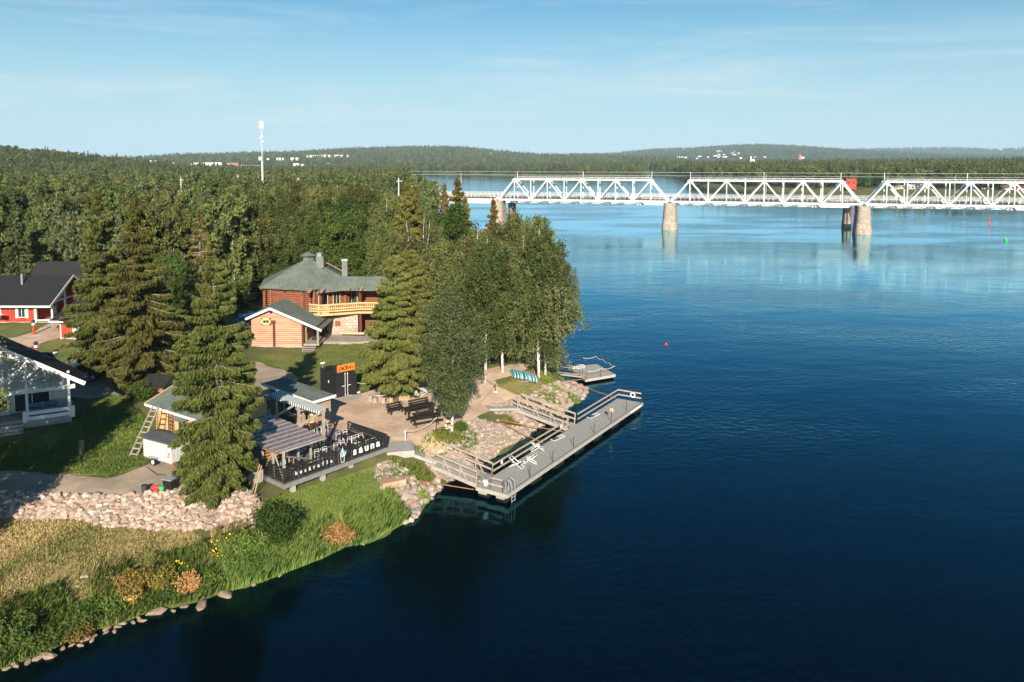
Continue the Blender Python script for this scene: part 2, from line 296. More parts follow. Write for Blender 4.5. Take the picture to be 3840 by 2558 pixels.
# ---------------------------------------------------------------- plants
def tube(path, rad, sides=5):
    V, Fc = [], []; n = len(path)
    for i in range(n):
        p = Vector(path[i]); d = (Vector(path[min(i + 1, n - 1)]) - Vector(path[max(i - 1, 0)])).normalized()
        a = d.orthogonal().normalized(); b = d.cross(a); r = rad[i] if hasattr(rad, '__len__') else rad
        for k in range(sides): t = 6.2832 * k / sides; V.append(tuple(p + a * math.cos(t) * r + b * math.sin(t) * r))
    for i in range(n - 1):
        for k in range(sides): k2 = (k + 1) % sides; Fc.append((i * sides + k, i * sides + k2, (i + 1) * sides + k2, (i + 1) * sides + k))
    Fc.append(tuple(range(sides - 1, -1, -1))); Fc.append(tuple((n - 1) * sides + k for k in range(sides)))
    return V, Fc
class MB:                                # gathers pieces of one part into one mesh
    def __init__(s): s.v, s.f = [], []
    def add(s, vf):
        o = len(s.v); s.v += [tuple(a) for a in vf[0]]; s.f += [tuple(i + o for i in f) for f in vf[1]]; return s
    def tube(s, path, rad, sides=5): return s.add(tube(path, rad, sides))
    def box(s, c, d, rz=0, M4=None):
        m = Matrix.Translation(c) @ Matrix.Rotation(rz, 4, 'Z') if M4 is None else M4
        v = [m @ Vector((x * d[0] / 2, y * d[1] / 2, z * d[2] / 2)) for z in (-1, 1) for x, y in ((-1, -1), (1, -1), (1, 1), (-1, 1))]
        return s.add((v, [(3, 2, 1, 0), (4, 5, 6, 7), (0, 1, 5, 4), (1, 2, 6, 5), (2, 3, 7, 6), (3, 0, 4, 7)]))
    def beam(s, a, b, w, h): return s.box(None, (1, 1, 1), M4=beam_m(a, b, w, h))
    def mesh(s, name, m, smooth=False): return mesh(name, s.v, s.f, m, smooth)
    def obj(s, name, m, parent=None, loc=None, rz=0, smooth=False): return obj(name, mesh(name, s.v, s.f, m, smooth), parent, loc, rz)
def beam_m(a, b, w, h):
    a, b = Vector(a), Vector(b); d = b - a; x = d.normalized(); up = Vector((0, 0, 1)) if abs(x.z) < .95 else Vector((0, 1, 0))
    y = up.cross(x).normalized(); z = x.cross(y); m = Matrix((x * d.length, y * w, z * h)).transposed().to_4x4(); m.translation = (a + b) / 2
    return m
UNIT = {}
def unit(m):
    if m.name not in UNIT: UNIT[m.name] = MB().box((0, 0, 0), (1, 1, 1)).mesh('block_' + m.name, m)
    return UNIT[m.name]
def beam(name, parent, m, a, b, w, h):
    o = obj(name, unit(m), parent); o.matrix_local = beam_m(a, b, w, h); return o
def box(name, parent, m, c, d, rz=0):
    o = obj(name, unit(m), parent); o.location = c; o.scale = d; o.rotation_euler = (0, 0, rz); return o
def leaves(name, C, A, B, m, rnd):       # diamond leaves: centre, long and short half axes
    V = np.empty((len(C), 4, 3)); V[:, 0] = C - A; V[:, 1] = C + B - A * .15; V[:, 2] = C + A; V[:, 3] = C - B - A * .15
    return fastmesh(name, V.reshape(-1, 3), 4, m, rnd)
def unitv(v): return v / (np.linalg.norm(v, axis=1, keepdims=True) + 1e-9)
def spruce(seed, h, r, m, per=26, nb=15, leaf=.26, z0=.5, gap=0.0, twig=.035, full=.68):
    rs = np.random.RandomState(seed); n = int(h * nb); t = np.sort(rs.uniform(0, 1, n) ** 1.15); t = np.round(t * h * 1.9) / (h * 1.9) + rs.normal(0, .006, n); t = np.clip(t, 0, .985)
    z = z0 + (h - z0) * t; prof = np.minimum((1 - t) ** full * 1.04, .62 + 1.6 * t); lop = 1 + .12 * np.sin(t * 9 + seed)
    az = rs.uniform(0, 6.283, n); Lb = r * prof * lop * rs.uniform(.66, 1.12, n) * (1 + .14 * np.sin(az * 2 + seed)) + .12
    keep = rs.rand(n) > gap; z, az, Lb, t = z[keep], az[keep], Lb[keep], t[keep]; n = len(z)
    dx = np.c_[np.cos(az), np.sin(az), np.zeros(n)]; sx = np.c_[-np.sin(az), np.cos(az), np.zeros(n)]
    rise = .34 * t - .10 + rs.normal(0, .06, n); droop = .30 - .22 * t
    def on_branch(i, s): return dx[i] * (Lb[i] * s)[:, None] + np.array([0, 0, 1]) * (z[i] + Lb[i] * (rise[i] * s - droop[i] * s * s + .13 * s ** 4))[:, None]
    cnt = np.maximum(4, (per * Lb * (1 if gap < .2 else .7)).astype(int)); i = np.repeat(np.arange(n), cnt); k = len(i)
    s = rs.uniform(.08, 1.0, k) ** .72; wd = np.minimum(.34 * Lb[i], 1.1) * (1.05 - .8 * s) * rs.uniform(-1, 1, k)
    hang = rs.uniform(0, 1, k) ** 1.4 * (.12 + .42 * np.minimum(1, Lb[i] / 3.0)) * (1 - .35 * s)
    C = on_branch(i, s) + sx[i] * wd[:, None]; C[:, 2] -= hang + .12 * np.abs(wd)
    A = dx[i] * rs.uniform(.25, .9, k)[:, None] + sx[i] * (np.sign(wd) * rs.uniform(.1, .6, k))[:, None]; A[:, 2] = -rs.uniform(.15, 1.1, k)
    A = unitv(A) * (leaf * rs.uniform(.65, 1.3, k))[:, None]; B = unitv(np.cross(A, rs.normal(0, 1, (k, 3)))) * (leaf * .36 * rs.uniform(.7, 1.3, k))[:, None]
    rnd = np.clip(.25 + .55 * hang / .5 + rs.normal(0, .2, k) + .12 * np.sin(i * 1.7), 0, 1)  # needles get darker the further they hang below their branch
    nt_ = 260; top = np.zeros((nt_, 3)); top[:, 2] = h - .1 - rs.uniform(0, 1.3, nt_) + .1; a2 = rs.uniform(0, 6.28, nt_); rr = (h - top[:, 2]) * .2 * rs.uniform(0, 1, nt_); top[:, 0] = np.cos(a2) * rr; top[:, 1] = np.sin(a2) * rr
    At = unitv(np.c_[np.cos(a2) * .6, np.sin(a2) * .6, rs.uniform(.1, .8, nt_)]) * leaf * .7; Bt = unitv(np.cross(At, rs.normal(0, 1, (nt_, 3)))) * leaf * .25
    crown = leaves('crown', np.vstack([C, top]), np.vstack([A, At]), np.vstack([B, Bt]), m, np.append(rnd, rs.rand(nt_)))
    tb = MB().tube([(0, 0, -.6), (0, 0, h * .5), (0, 0, h)], [.03 + h * .0135, h * .0085, .015], 7)
    trunk = tb.mesh('trunk', M['bark'], True)
    ss = np.linspace(.05, 1, 5); bt = MB()
    for j in range(0, n, 1 if twig else 10 ** 6):
        p = on_branch(np.full(5, j), ss); p[:, 2] += .03; bt.tube(p.tolist(), [twig * 1.1, twig, twig * .85, twig * .6, twig * .25], 3)
    return dict(crown=crown, trunk=trunk, branches=bt.mesh('branches', M['spruce_twig']) if bt.v else None)
def broadleaf(seed, h, r, m, bark='birch_bark', limbs=22, strands=420, per=26, leaf=.17, base=.16, droop=1.0, stems=1, lean=(0, 0), flat=0.0, spread=.23, low_=.06):
    rs = np.random.RandomState(seed); tb = MB(); lbm = MB(); LP = []
    for sx_ in range(stems):
        ang = 6.28 * sx_ / stems + seed; off = .0 if stems == 1 else .1 * h
        pts = [Vector((math.cos(ang) * (.12 * (stems > 1) + off * u ** 1.3) + lean[0] * u * u + .12 * math.sin(5 * u + seed), math.sin(ang) * (.12 * (stems > 1) + off * u ** 1.3) + lean[1] * u * u + .12 * math.cos(4 * u + seed) - .12, h * .97 * u - (.5 if u == 0 else 0))) for u in np.linspace(0, 1, 8)]
        tb.tube(pts, [(.04 + h * .0085) * (1 - u) ** .8 / stems ** .35 + .012 for u in np.linspace(0, 1, 8)], 6)
        for k in range(limbs // stems):
            u = base + (1 - base) * ((k + rs.rand() * .8) / (limbs // stems)) ** .95; u = min(u, .97); i = u * 7; a = pts[int(i)].lerp(pts[min(7, int(i) + 1)], i - int(i))
            v = (u - base) / (1 - base); prof = (.42 + 1.05 * v) if v < .42 else max(.1, 1.0 - ((v - .42) / .6) ** 1.7 * .88); prof = min(prof, .95)
            az = k * 2.4 + rs.uniform(-.5, .5) + seed; Ll = r * prof * rs.uniform(.6, 1.3); up = Ll * rs.uniform(.35, .95) * (1 - flat)
            pp = [a + Vector((math.cos(az) * Ll * s, math.sin(az) * Ll * s, up * (s - .42 * s * s))) for s in (0, .35, .7, 1)]
            lbm.tube(pp, [.015 + .010 * Ll, .012 + .005 * Ll, .012, .006], 4); LP.append((pp, Ll))
    per_l = np.array([l for _, l in LP]); pr = per_l / per_l.sum(); ii = rs.choice(len(LP), strands, p=pr); s = rs.uniform(.18, 1.05, strands)
    st = np.array([LP[i][0][0].lerp(LP[i][0][3], float(v)) for i, v in zip(ii, s)]) + rs.normal(0, 1, (strands, 3)) * (np.array([LP[i][1] for i in ii]) * spread * .62)[:, None] * np.array([1, 1, .75])
    hl = rs.uniform(.35, 1.7, strands) * droop; out = unitv(st * np.array([1, 1, 0]) + 1e-6)
    j = np.repeat(np.arange(strands), per); k = len(j); q = rs.uniform(0, 1, k)
    C = st[j] + out[j] * (q * .25 * droop)[:, None] + rs.normal(0, .17 if droop > .5 else .30, (k, 3)); C[:, 2] -= q * hl[j]
    zmin = low_ * h + .4; low = C[:, 2] < zmin; C[low, 2] = zmin + rs.uniform(0, 1.2, low.sum())
    A = rs.normal(0, 1, (k, 3)); A[:, 2] -= .8 * droop; A = unitv(A) * (leaf * rs.uniform(.6, 1.3, k))[:, None]; B = unitv(np.cross(A, rs.normal(0, 1, (k, 3)))) * (leaf * .55 * rs.uniform(.7, 1.2, k))[:, None]
    rnd = np.clip(.5 + rs.normal(0, .22, k) + .28 * rs.normal(0, 1, strands)[j], 0, 1)
    return dict(crown=leaves('crown', C, A, B, m, rnd), trunk=tb.mesh('trunk', M[bark], True), branches=lbm.mesh('branches', M['limb_bark']))
def plant_tree(proto, name, label, loc, s=1.0, rz=0, group='', sz=None, cat='tree'):
    t = thing(name, label, cat, loc, rz, group); t.scale = (s, s, sz or s)
    for k in ('trunk', 'branches', 'crown'):
        if proto.get(k):
            o = obj(k, proto[k], t)
            if k == 'branches': o['kind'] = 'stuff'
    return t
rng = random.Random(7)
T = {}
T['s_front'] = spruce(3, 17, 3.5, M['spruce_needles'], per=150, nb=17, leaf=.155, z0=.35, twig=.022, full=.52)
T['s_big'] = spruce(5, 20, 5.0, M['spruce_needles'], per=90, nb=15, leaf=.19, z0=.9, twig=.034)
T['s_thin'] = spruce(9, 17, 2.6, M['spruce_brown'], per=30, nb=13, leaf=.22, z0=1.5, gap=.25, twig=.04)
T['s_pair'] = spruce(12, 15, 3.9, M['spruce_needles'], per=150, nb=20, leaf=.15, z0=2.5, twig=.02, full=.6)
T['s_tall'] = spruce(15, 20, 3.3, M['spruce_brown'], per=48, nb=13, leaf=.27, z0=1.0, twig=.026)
T['s_mid'] = spruce(18, 18, 3.0, M['pine_needles'], per=18, nb=9, leaf=.42, z0=1.0, twig=0)
T['b_front'] = broadleaf(21, 13.6, 2.5, M['birch_grey'], limbs=40, strands=760, per=36, leaf=.12, base=.16, droop=1.2, low_=.13)
T['b_a'] = broadleaf(22, 16, 3.5, M['birch_leaves'], limbs=34, strands=900, per=30, leaf=.145, base=.2, droop=1.2)
T['b_b'] = broadleaf(23, 16, 3.2, M['birch_leaves'], limbs=30, strands=760, per=30, leaf=.15, base=.24, droop=1.35)
T['b_lean'] = broadleaf(24, 13.5, 4.2, M['birch_grey'], limbs=22, strands=620, per=30, leaf=.15, base=.2, droop=1.5, lean=(2.4, -.6), flat=.35)
T['b_multi'] = broadleaf(25, 16, 2.9, M['birch_grey'], limbs=24, strands=330, per=26, leaf=.15, base=.45, droop=1.2, stems=3)
T['aspen'] = broadleaf(26, 16, 3.6, M['aspen_leaves'], bark='bark', limbs=26, strands=640, per=26, leaf=.2, base=.12, droop=.35, spread=.26)
T['b_mid'] = broadleaf(27, 15, 3.9, M['birch_leaves'], limbs=20, strands=300, per=20, leaf=.30, base=.2, droop=1.1)
T['b_mid2'] = broadleaf(28, 14, 4.1, M['birch_grey'], limbs=20, strands=280, per=20, leaf=.30, base=.22, droop=1.4)
T['a_mid'] = broadleaf(29, 14, 4.0, M['aspen_leaves'], bark='bark', limbs=20, strands=260, per=20, leaf=.34, base=.15, droop=.4, spread=.28)
T['pine'] = broadleaf(30, 16, 2.8, M['pine_needles'], bark='bark', limbs=16, strands=170, per=28, leaf=.30, base=.38, droop=.2, spread=.24)
def place(k, x, y, top, name, label, dx=0, group='', dz=0, width=1.0):   # base at a ground point, height so that the tip reaches the photograph's row
    p = G(x, y) if not isinstance(y, Vector) else y
    d = AT(x + dx, top, p.y); h0 = max(v.co.z for v in T[k]['crown'].vertices) if 'h' not in T[k] else T[k]['h']; T[k]['h'] = h0
    s = (d.z - p.z) / h0; t = plant_tree(T[k], name, label, (p.x, p.y, p.z - .05), s, rng.uniform(0, 6.28), group)
    t.scale = (s * width, s * width, s); return t
def base_at(x, Y): q = AT(x, 900, Y); return Vector((q.x, Y, hz(q.x, Y)))
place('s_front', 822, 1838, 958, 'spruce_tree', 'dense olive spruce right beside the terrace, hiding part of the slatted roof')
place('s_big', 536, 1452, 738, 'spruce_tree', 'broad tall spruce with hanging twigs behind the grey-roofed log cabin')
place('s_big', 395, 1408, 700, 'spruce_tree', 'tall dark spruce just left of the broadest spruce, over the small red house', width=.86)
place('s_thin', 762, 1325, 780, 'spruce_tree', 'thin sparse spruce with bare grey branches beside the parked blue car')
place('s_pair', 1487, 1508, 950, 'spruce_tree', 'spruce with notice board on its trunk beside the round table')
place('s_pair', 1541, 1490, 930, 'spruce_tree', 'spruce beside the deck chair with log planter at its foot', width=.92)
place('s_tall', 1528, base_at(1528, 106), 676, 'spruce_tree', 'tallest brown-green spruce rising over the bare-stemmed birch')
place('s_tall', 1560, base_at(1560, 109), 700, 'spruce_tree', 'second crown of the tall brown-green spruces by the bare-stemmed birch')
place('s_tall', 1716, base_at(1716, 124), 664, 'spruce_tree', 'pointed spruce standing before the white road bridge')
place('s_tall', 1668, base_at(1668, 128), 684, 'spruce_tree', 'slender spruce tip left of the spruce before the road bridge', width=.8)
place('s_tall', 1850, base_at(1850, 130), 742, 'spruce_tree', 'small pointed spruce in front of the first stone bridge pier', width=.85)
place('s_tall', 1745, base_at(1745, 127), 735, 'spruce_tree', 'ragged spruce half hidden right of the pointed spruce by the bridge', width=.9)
place('b_front', 1693, 1634, 1062, 'birch_tree', 'bushy birch with orange lifebuoy on its white trunk', width=.95)
place('b_a', 1828, 1425, 886, 'birch_tree', 'forked white birch on the sand left of the paddle boards')
place('b_a', 1880, 1395, 900, 'birch_tree', 'leafy birch just behind the paddle board rack')
place('b_b', 2015, 1414, 850, 'birch_tree', 'tall white-stemmed birch right of the paddle board rack')
place('b_lean', 2045, 1409, 960, 'birch_tree', 'birch leaning over the water towards the small raft')
place('b_b', 1660, 1320, 890, 'birch_tree', 'birch with thick pale trunk between spruces and the bushy birch')
place('b_multi', 1578, 1300, 818, 'birch_tree', 'bare-stemmed birch with several white stems behind the paired spruces')
for k, x, Y, top, lb in [('aspen', 1700, 112, 752, 'dark green birch below the pointed spruce by the bridge'), ('b_a', 1915, 108, 786, 'birch hiding the foot of the first bridge pier'),
                         ('b_b', 2000, 112, 800, 'tall birch at the river bend beside the bridge pier'), ('b_a', 2060, 102, 905, 'birch at the water edge behind the leaning birch'),
                         ('b_a', 1790, 104, 850, 'birch in the middle of the riverside grove'), ('b_b', 1740, 100, 890, 'grey-green birch behind the bushy lifebuoy birch'), ('b_a', 1960, 98, 880, 'birch behind the white-stemmed shore birches'),
                         ('b_b', 1640, 112, 815, 'birch behind the bare-stemmed birch of the grove'), ('b_a', 2085, 108, 960, 'outermost birch of the grove on the water side')]:
    place(k, x, base_at(x, Y), top, 'birch_tree', lb)
for i, (k, x, Y, top) in enumerate([('b_mid', 870, 118, 720), ('b_a', 930, 122, 745), ('b_b', 985, 126, 700), ('b_a', 1040, 128, 735), ('b_b', 1090, 131, 705), ('b_a', 1150, 126, 740), ('b_b', 1185, 134, 690),
        ('b_a', 1450, 122, 735), ('b_b', 1480, 128, 725), ('b_a', 1400, 138, 700), ('b_b', 1330, 142, 680), ('b_b', 1270, 146, 690), ('b_a', 1120, 148, 665), ('b_a', 960, 150, 700), ('b_b', 890, 140, 690), ('b_b', 1450, 112, 830), ('b_a', 1590, 120, 790), ('b_b', 800, 122, 800), ('b_a', 845, 128, 760)]):
    place(k, x, base_at(x, Y), top, 'birch_tree', 'weeping birch in the belt of birches behind the green-roofed log house', group='birches behind the log house')
for k, x, Y, top in [('aspen', 1250, 121, 770), ('aspen', 1340, 120, 765), ('aspen', 1215, 128, 735), ('aspen', 1300, 128, 730), ('aspen', 1390, 124, 790), ('aspen', 1170, 120, 830)]:
    place(k, x, base_at(x, Y), top, 'aspen_tree', 'dark green bushy tree right behind the log house roof', group='dark trees behind the log house')
for i, (x, Y, s) in enumerate([(610, 119, .5), (660, 116, .42), (700, 121, .55), (740, 118, .45), (790, 116, .5), (830, 114, .4), (865, 119, .5), (905, 117, .42), (640, 126, .6), (720, 128, .62), (950, 122, .5), (1000, 124, .5), (580, 122, .5), (560, 128, .6), (1060, 125, .5), (780, 125, .6), (1430, 116, .45), (1470, 113, .4)]):
    p = base_at(x, Y); plant_tree(T['a_mid' if i % 3 else 'b_mid2'], 'young_tree', 'low bushy young tree in the undergrowth behind the log house', (p.x, p.y, p.z - .8), s, i, 'undergrowth trees behind the log house')
# ---------------------------------------------------------------- forest behind: separate trees near, one mass far away
rs = np.random.RandomState(4)
clear = [np.array([AT(x, 900, Y)[:2] for x, Y in a]) for a in ([(790, 150), (930, 150), (945, 260), (800, 260)], [(640, 250), (760, 250), (740, 330), (640, 330)], [(-300, 90), (330, 90), (330, 128), (-300, 128)])]
def forest_points(n, y0, y1, poly, edge, gapd, xr=None):
    pts = np.empty((0, 2)); tries = 0
    while len(pts) < n and tries < 90:
        tries += 1; Y = np.sqrt(rs.uniform(y0 ** 2, y1 ** 2, 3000)); lo, hi = xr or (-.72, .72); q = np.c_[Y * rs.uniform(lo, hi, 3000), Y]; q = q[sdf(q, poly) > edge]
        for c in clear: q = q[sdf(q, c) < 0]
        for a in q:
            if len(pts) >= n: break
            if len(pts) == 0 or np.min(np.hypot(*(pts - a).T)) > gapd: pts = np.vstack([pts, a])
    return pts
KIND = [('b_mid', 'birch_tree', 'weeping birch in the mixed forest left of the river'), ('b_mid2', 'birch_tree', 'grey-green birch in the mixed forest left of the river'), ('a_mid', 'aspen_tree', 'dark green aspen in the mixed forest left of the river'),
        ('s_mid', 'spruce_tree', 'dark spruce in the mixed forest left of the river'), ('pine', 'pine_tree', 'pine with bare lower trunk in the forest left of the river')]
for a in forest_points(290, 122, 250, LEFT, 3, 5.0, (-.74, .02)):
    if -.42 < a[0] / a[1] < 0 and a[1] < 150 or a[0] / a[1] > -.105: continue
    i = rs.choice(5, p=[.36, .28, .15, .13, .08]); k, nm, lb = KIND[i]
    plant_tree(T[k], nm, lb, (a[0], a[1], hz(*a) - .1), rs.uniform(.62, 1.06), rs.uniform(0, 6.28), 'trees of the forest left of the river')
def lowtree(src, seed, n, leaf):         # far trees: the same crown with fewer, larger leaves
    me = T[src]['crown']; k = len(me.polygons); r2 = np.random.RandomState(seed); co = np.empty(len(me.vertices) * 3, np.float32); me.vertices.foreach_get('co', co); Q = co.reshape(k, 4, 3)
    c = Q.mean(1)[r2.choice(k, n)]; A = unitv(r2.normal(0, 1, (n, 3))) * leaf; B = unitv(np.cross(A, r2.normal(0, 1, (n, 3)))) * leaf * .7
    o = bpy.data.objects.new('far_' + src, leaves('far_' + src, c, A, B, me.materials[0], r2.rand(n))); return o
LOW = {k: lowtree(k, 5, 420, .62) for k in ('b_mid', 'b_mid2', 'a_mid', 's_mid', 'pine')}
def scatter(name, label, pts, protos, smin, smax, z=None):
    if z is None: z = height(pts)
    for j, (k, sel) in enumerate(protos):
        q = np.c_[pts, z][sel]
        if len(q) == 0: continue
        me = bpy.data.meshes.new(name); me.vertices.add(len(q)); me.vertices.foreach_set('co', q.astype(np.float32).ravel()); me.update()
        o = tag(obj(name, me), label[k] if isinstance(label, dict) else label, 'forest', kind='stuff')
        ng = bpy.data.node_groups.new(name, 'GeometryNodeTree'); ng.interface.new_socket('Geometry', in_out='INPUT', socket_type='NodeSocketGeometry'); ng.interface.new_socket('Geometry', in_out='OUTPUT', socket_type='NodeSocketGeometry')
        gi, go = ng.nodes.new('NodeGroupInput'), ng.nodes.new('NodeGroupOutput'); ip = ng.nodes.new('GeometryNodeInstanceOnPoints')
        oi = ng.nodes.new('GeometryNodeObjectInfo'); oi.inputs['Object'].default_value = LOW[k]; oi.inputs['As Instance'].default_value = True
        rv = ng.nodes.new('FunctionNodeRandomValue'); rv.data_type = 'FLOAT_VECTOR'; rv.inputs[0].default_value = (0, 0, 0); rv.inputs[1].default_value = (0, 0, 6.28)
        rf = ng.nodes.new('FunctionNodeRandomValue'); rf.inputs[2].default_value = smin; rf.inputs[3].default_value = smax; rf.inputs['Seed'].default_value = 3
        ng.links.new(gi.outputs[0], ip.inputs['Points']); ng.links.new(oi.outputs['Geometry'], ip.inputs['Instance']); ng.links.new(rv.outputs[0], ip.inputs['Rotation']); ng.links.new(rf.outputs[1], ip.inputs['Scale']); ng.links.new(ip.outputs[0], go.inputs[0])
        o.modifiers.new('trees', 'NODES').node_group = ng
def jgrid(y0, y1, step, poly, edge, lo, hi):
    ys = np.arange(y0, y1, step); out = []
    for y in ys: xs = np.arange(lo * y, hi * y, step); out.append(np.c_[xs, np.full(len(xs), y)])
    q = np.vstack(out); q = q + rs.uniform(-.48, .48, q.shape) * step; q = q[sdf(q, poly) > edge]
    for c in clear: q = q[sdf(q, c) < 0]
    return q
def mixed(q, p):
    wgt = np.array(p)[None] * np.exp(1.1 * np.stack([wob(q, .03, 40 + k) for k in range(5)], 1)); cu = np.cumsum(wgt / wgt.sum(1, keepdims=True), 1); i = np.minimum((rs.rand(len(q))[:, None] > cu).sum(1), 4); return [(k, i == j) for j, k in enumerate(('b_mid', 'b_mid2', 'a_mid', 's_mid', 'pine'))]
FL = dict(b_mid='far birches of the wooded left river bank', b_mid2='far grey-green birches of the wooded left river bank', a_mid='far dark aspens of the wooded left river bank', s_mid='far spruces of the wooded left river bank', pine='far pines of the wooded left river bank')
q = np.vstack([jgrid(245, 700, 6.4, LEFT, 3, -1.1, -.105), jgrid(125, 245, 6.4, LEFT, 3, -1.5, -.75)]); scatter('forest', FL, q, mixed(q, [.38, .3, .14, .11, .07]), .5, 1.0)
q = jgrid(700, 1500, 10, LEFT, 4, -1.05, -.05); scatter('forest', FL, q, mixed(q, [.3, .26, .16, .17, .11]), .5, .95)
FR = dict(b_mid='birches of the forest across the river behind the bridge', b_mid2='grey-green birches of the forest across the river', a_mid='dark aspens of the forest across the river', s_mid='spruces of the forest across the river', pine='pines of the forest across the river')
q = jgrid(560, 1300, 8.5, RIGHT, 6, .1, .78); d = sdf(q, RIGHT); q = q[(d > 50) | ((d > 3) & (rs.rand(len(q)) < .26)) | (q[:, 0] / q[:, 1] < .40)]; scatter('forest', FR, q, mixed(q, [.34, .24, .2, .16, .06]), .75, 1.15)
q = jgrid(1300, 2300, 15, RIGHT, 4, .1, .78); scatter('forest', FR, q, mixed(q, [.34, .24, .2, .16, .06]), .85, 1.2)
FI = dict(b_mid='birches of the wooded point in mid river', b_mid2='grey-green birches of the wooded point in mid river', a_mid='dark aspens of the wooded point in mid river', s_mid='spruces of the wooded point in mid river', pine='pines of the wooded point in mid river')
q = jgrid(1150, 1900, 11, ISL, 3, -.3, .25); scatter('forest', FI, q, mixed(q, [.36, .3, .16, .12, .06]), .65, 1.05)
# ---------------------------------------------------------------- far hills
mat('hill_forest', (.05, .072, .03), (.022, .036, .018), .02, .95, .0, detail=8, stretch=(1, 1, 3))
def hill(name, ridge, D, depth, foot, seed, dens=0, where=''):
    xs = np.linspace(ridge[0][0], ridge[-1][0], 220); ys = np.interp(xs, [a for a, _ in ridge], [b for _, b in ridge]); V = []; Fc = []; r2 = np.random.RandomState(seed); rows = 14
    jag = r2.normal(0, .35, 220)
    for j in range(rows + 1):
        t = j / rows
        for i, x in enumerate(xs):
            top = AT(x, ys[i] - .25 * jag[i], D); Y = D - depth * (1 - t); z = foot + (top.z - foot) * (math.sin(t * 1.5708) ** 1.3) + (3 * math.sin(x * .021 + t * 7 + seed) * math.sin(t * 3.14)); V.append((top.x / D * (Y + (D - Y) * .25), Y, z))
    n = len(xs)
    for j in range(rows):
        for i in range(n - 1): Fc.append((j * n + i, j * n + i + 1, (j + 1) * n + i + 1, (j + 1) * n + i))
    k = rows * n
    for i, x in enumerate(xs): V.append((V[k + i][0] * 1.02, D + 900, foot))
    for i in range(n - 1): Fc.append((k + i, k + i + 1, k + n + i + 1, k + n + i))
    tag(obj(name, mesh(name, V, Fc, M['hill_forest'], True)), kind='structure')
    A = np.array(V[:(rows + 1) * n]).reshape(rows + 1, n, 3); k = dens; u, v = r2.uniform(0, n - 1.001, k), rows * (1 - r2.rand(k) ** 1.3 * .999); i, j = u.astype(int), np.minimum(v.astype(int), rows - 1); fu, fv = (u - i)[:, None], (v - j)[:, None]
    q = (A[j, i] * (1 - fu) + A[j, i + 1] * fu) * (1 - fv) + (A[j + 1, i] * (1 - fu) + A[j + 1, i + 1] * fu) * fv; sel = np.abs(q[:, 0]) < .72 * q[:, 1]; q = q[sel]
    if len(q): scatter('forest', dict(zip(('b_mid', 'b_mid2', 'a_mid', 's_mid', 'pine'), (a + ' covering the far hill ' + where for a in ('birches', 'grey-green birches', 'dark aspens', 'spruces', 'pines')))), q[:, :2], mixed(q[:, :2], [.2, .2, .15, .3, .15]), 1.1, 2.0, q[:, 2] - 4)
hill('hill', [(300, 612), (430, 606), (560, 604), (800, 591), (1000, 588), (1200, 580), (1290, 574), (1450, 568), (1600, 567), (1700, 564), (1760, 568), (1850, 580), (1960, 590), (2080, 594), (2300, 598), (2500, 600)], 4200, 1900, 2, 1, 9000, 'behind the town')
hill('hill', [(1700, 600), (1950, 596), (2150, 588), (2300, 583), (2450, 568), (2600, 563), (2750, 553), (2850, 551), (2950, 555), (3040, 562), (3200, 573), (3500, 588), (4300, 600)], 6500, 2800, 3, 2, 9000, 'beyond the bridge')
hill('hill', [(2700, 575), (2900, 570), (3100, 567), (3250, 563), (3400, 560), (3550, 559), (3650, 561), (3720, 566), (3840, 560), (4200, 556), (4800, 570)], 8800, 1800, 4, 3, 5000, 'on the horizon')
hill('hill', [(-1500, 585), (-700, 590), (0, 600), (300, 603), (520, 607), (700, 608)], 6000, 1500, 2, 4)
# ---------------------------------------------------------------- haze
hm = bpy.data.materials.new('haze'); hm.use_nodes = True; nt = hm.node_tree; nt.nodes.clear()
pv = N(nt, 'ShaderNodeVolumePrincipled'); pv.inputs['Color'].default_value = (.52, .75, .98, 1); pv.inputs['Density'].default_value = 6.5e-5; pv.inputs['Anisotropy'].default_value = -.15
L(nt, pv.outputs[0], N(nt, 'ShaderNodeOutputMaterial').inputs['Volume'])
hzo = tag(obj('haze', MB().box((0, 5000, 85), (19000, 11200, 182)).mesh('haze', hm)), 'thin pale blue haze over river and hills', 'haze', kind='stuff')
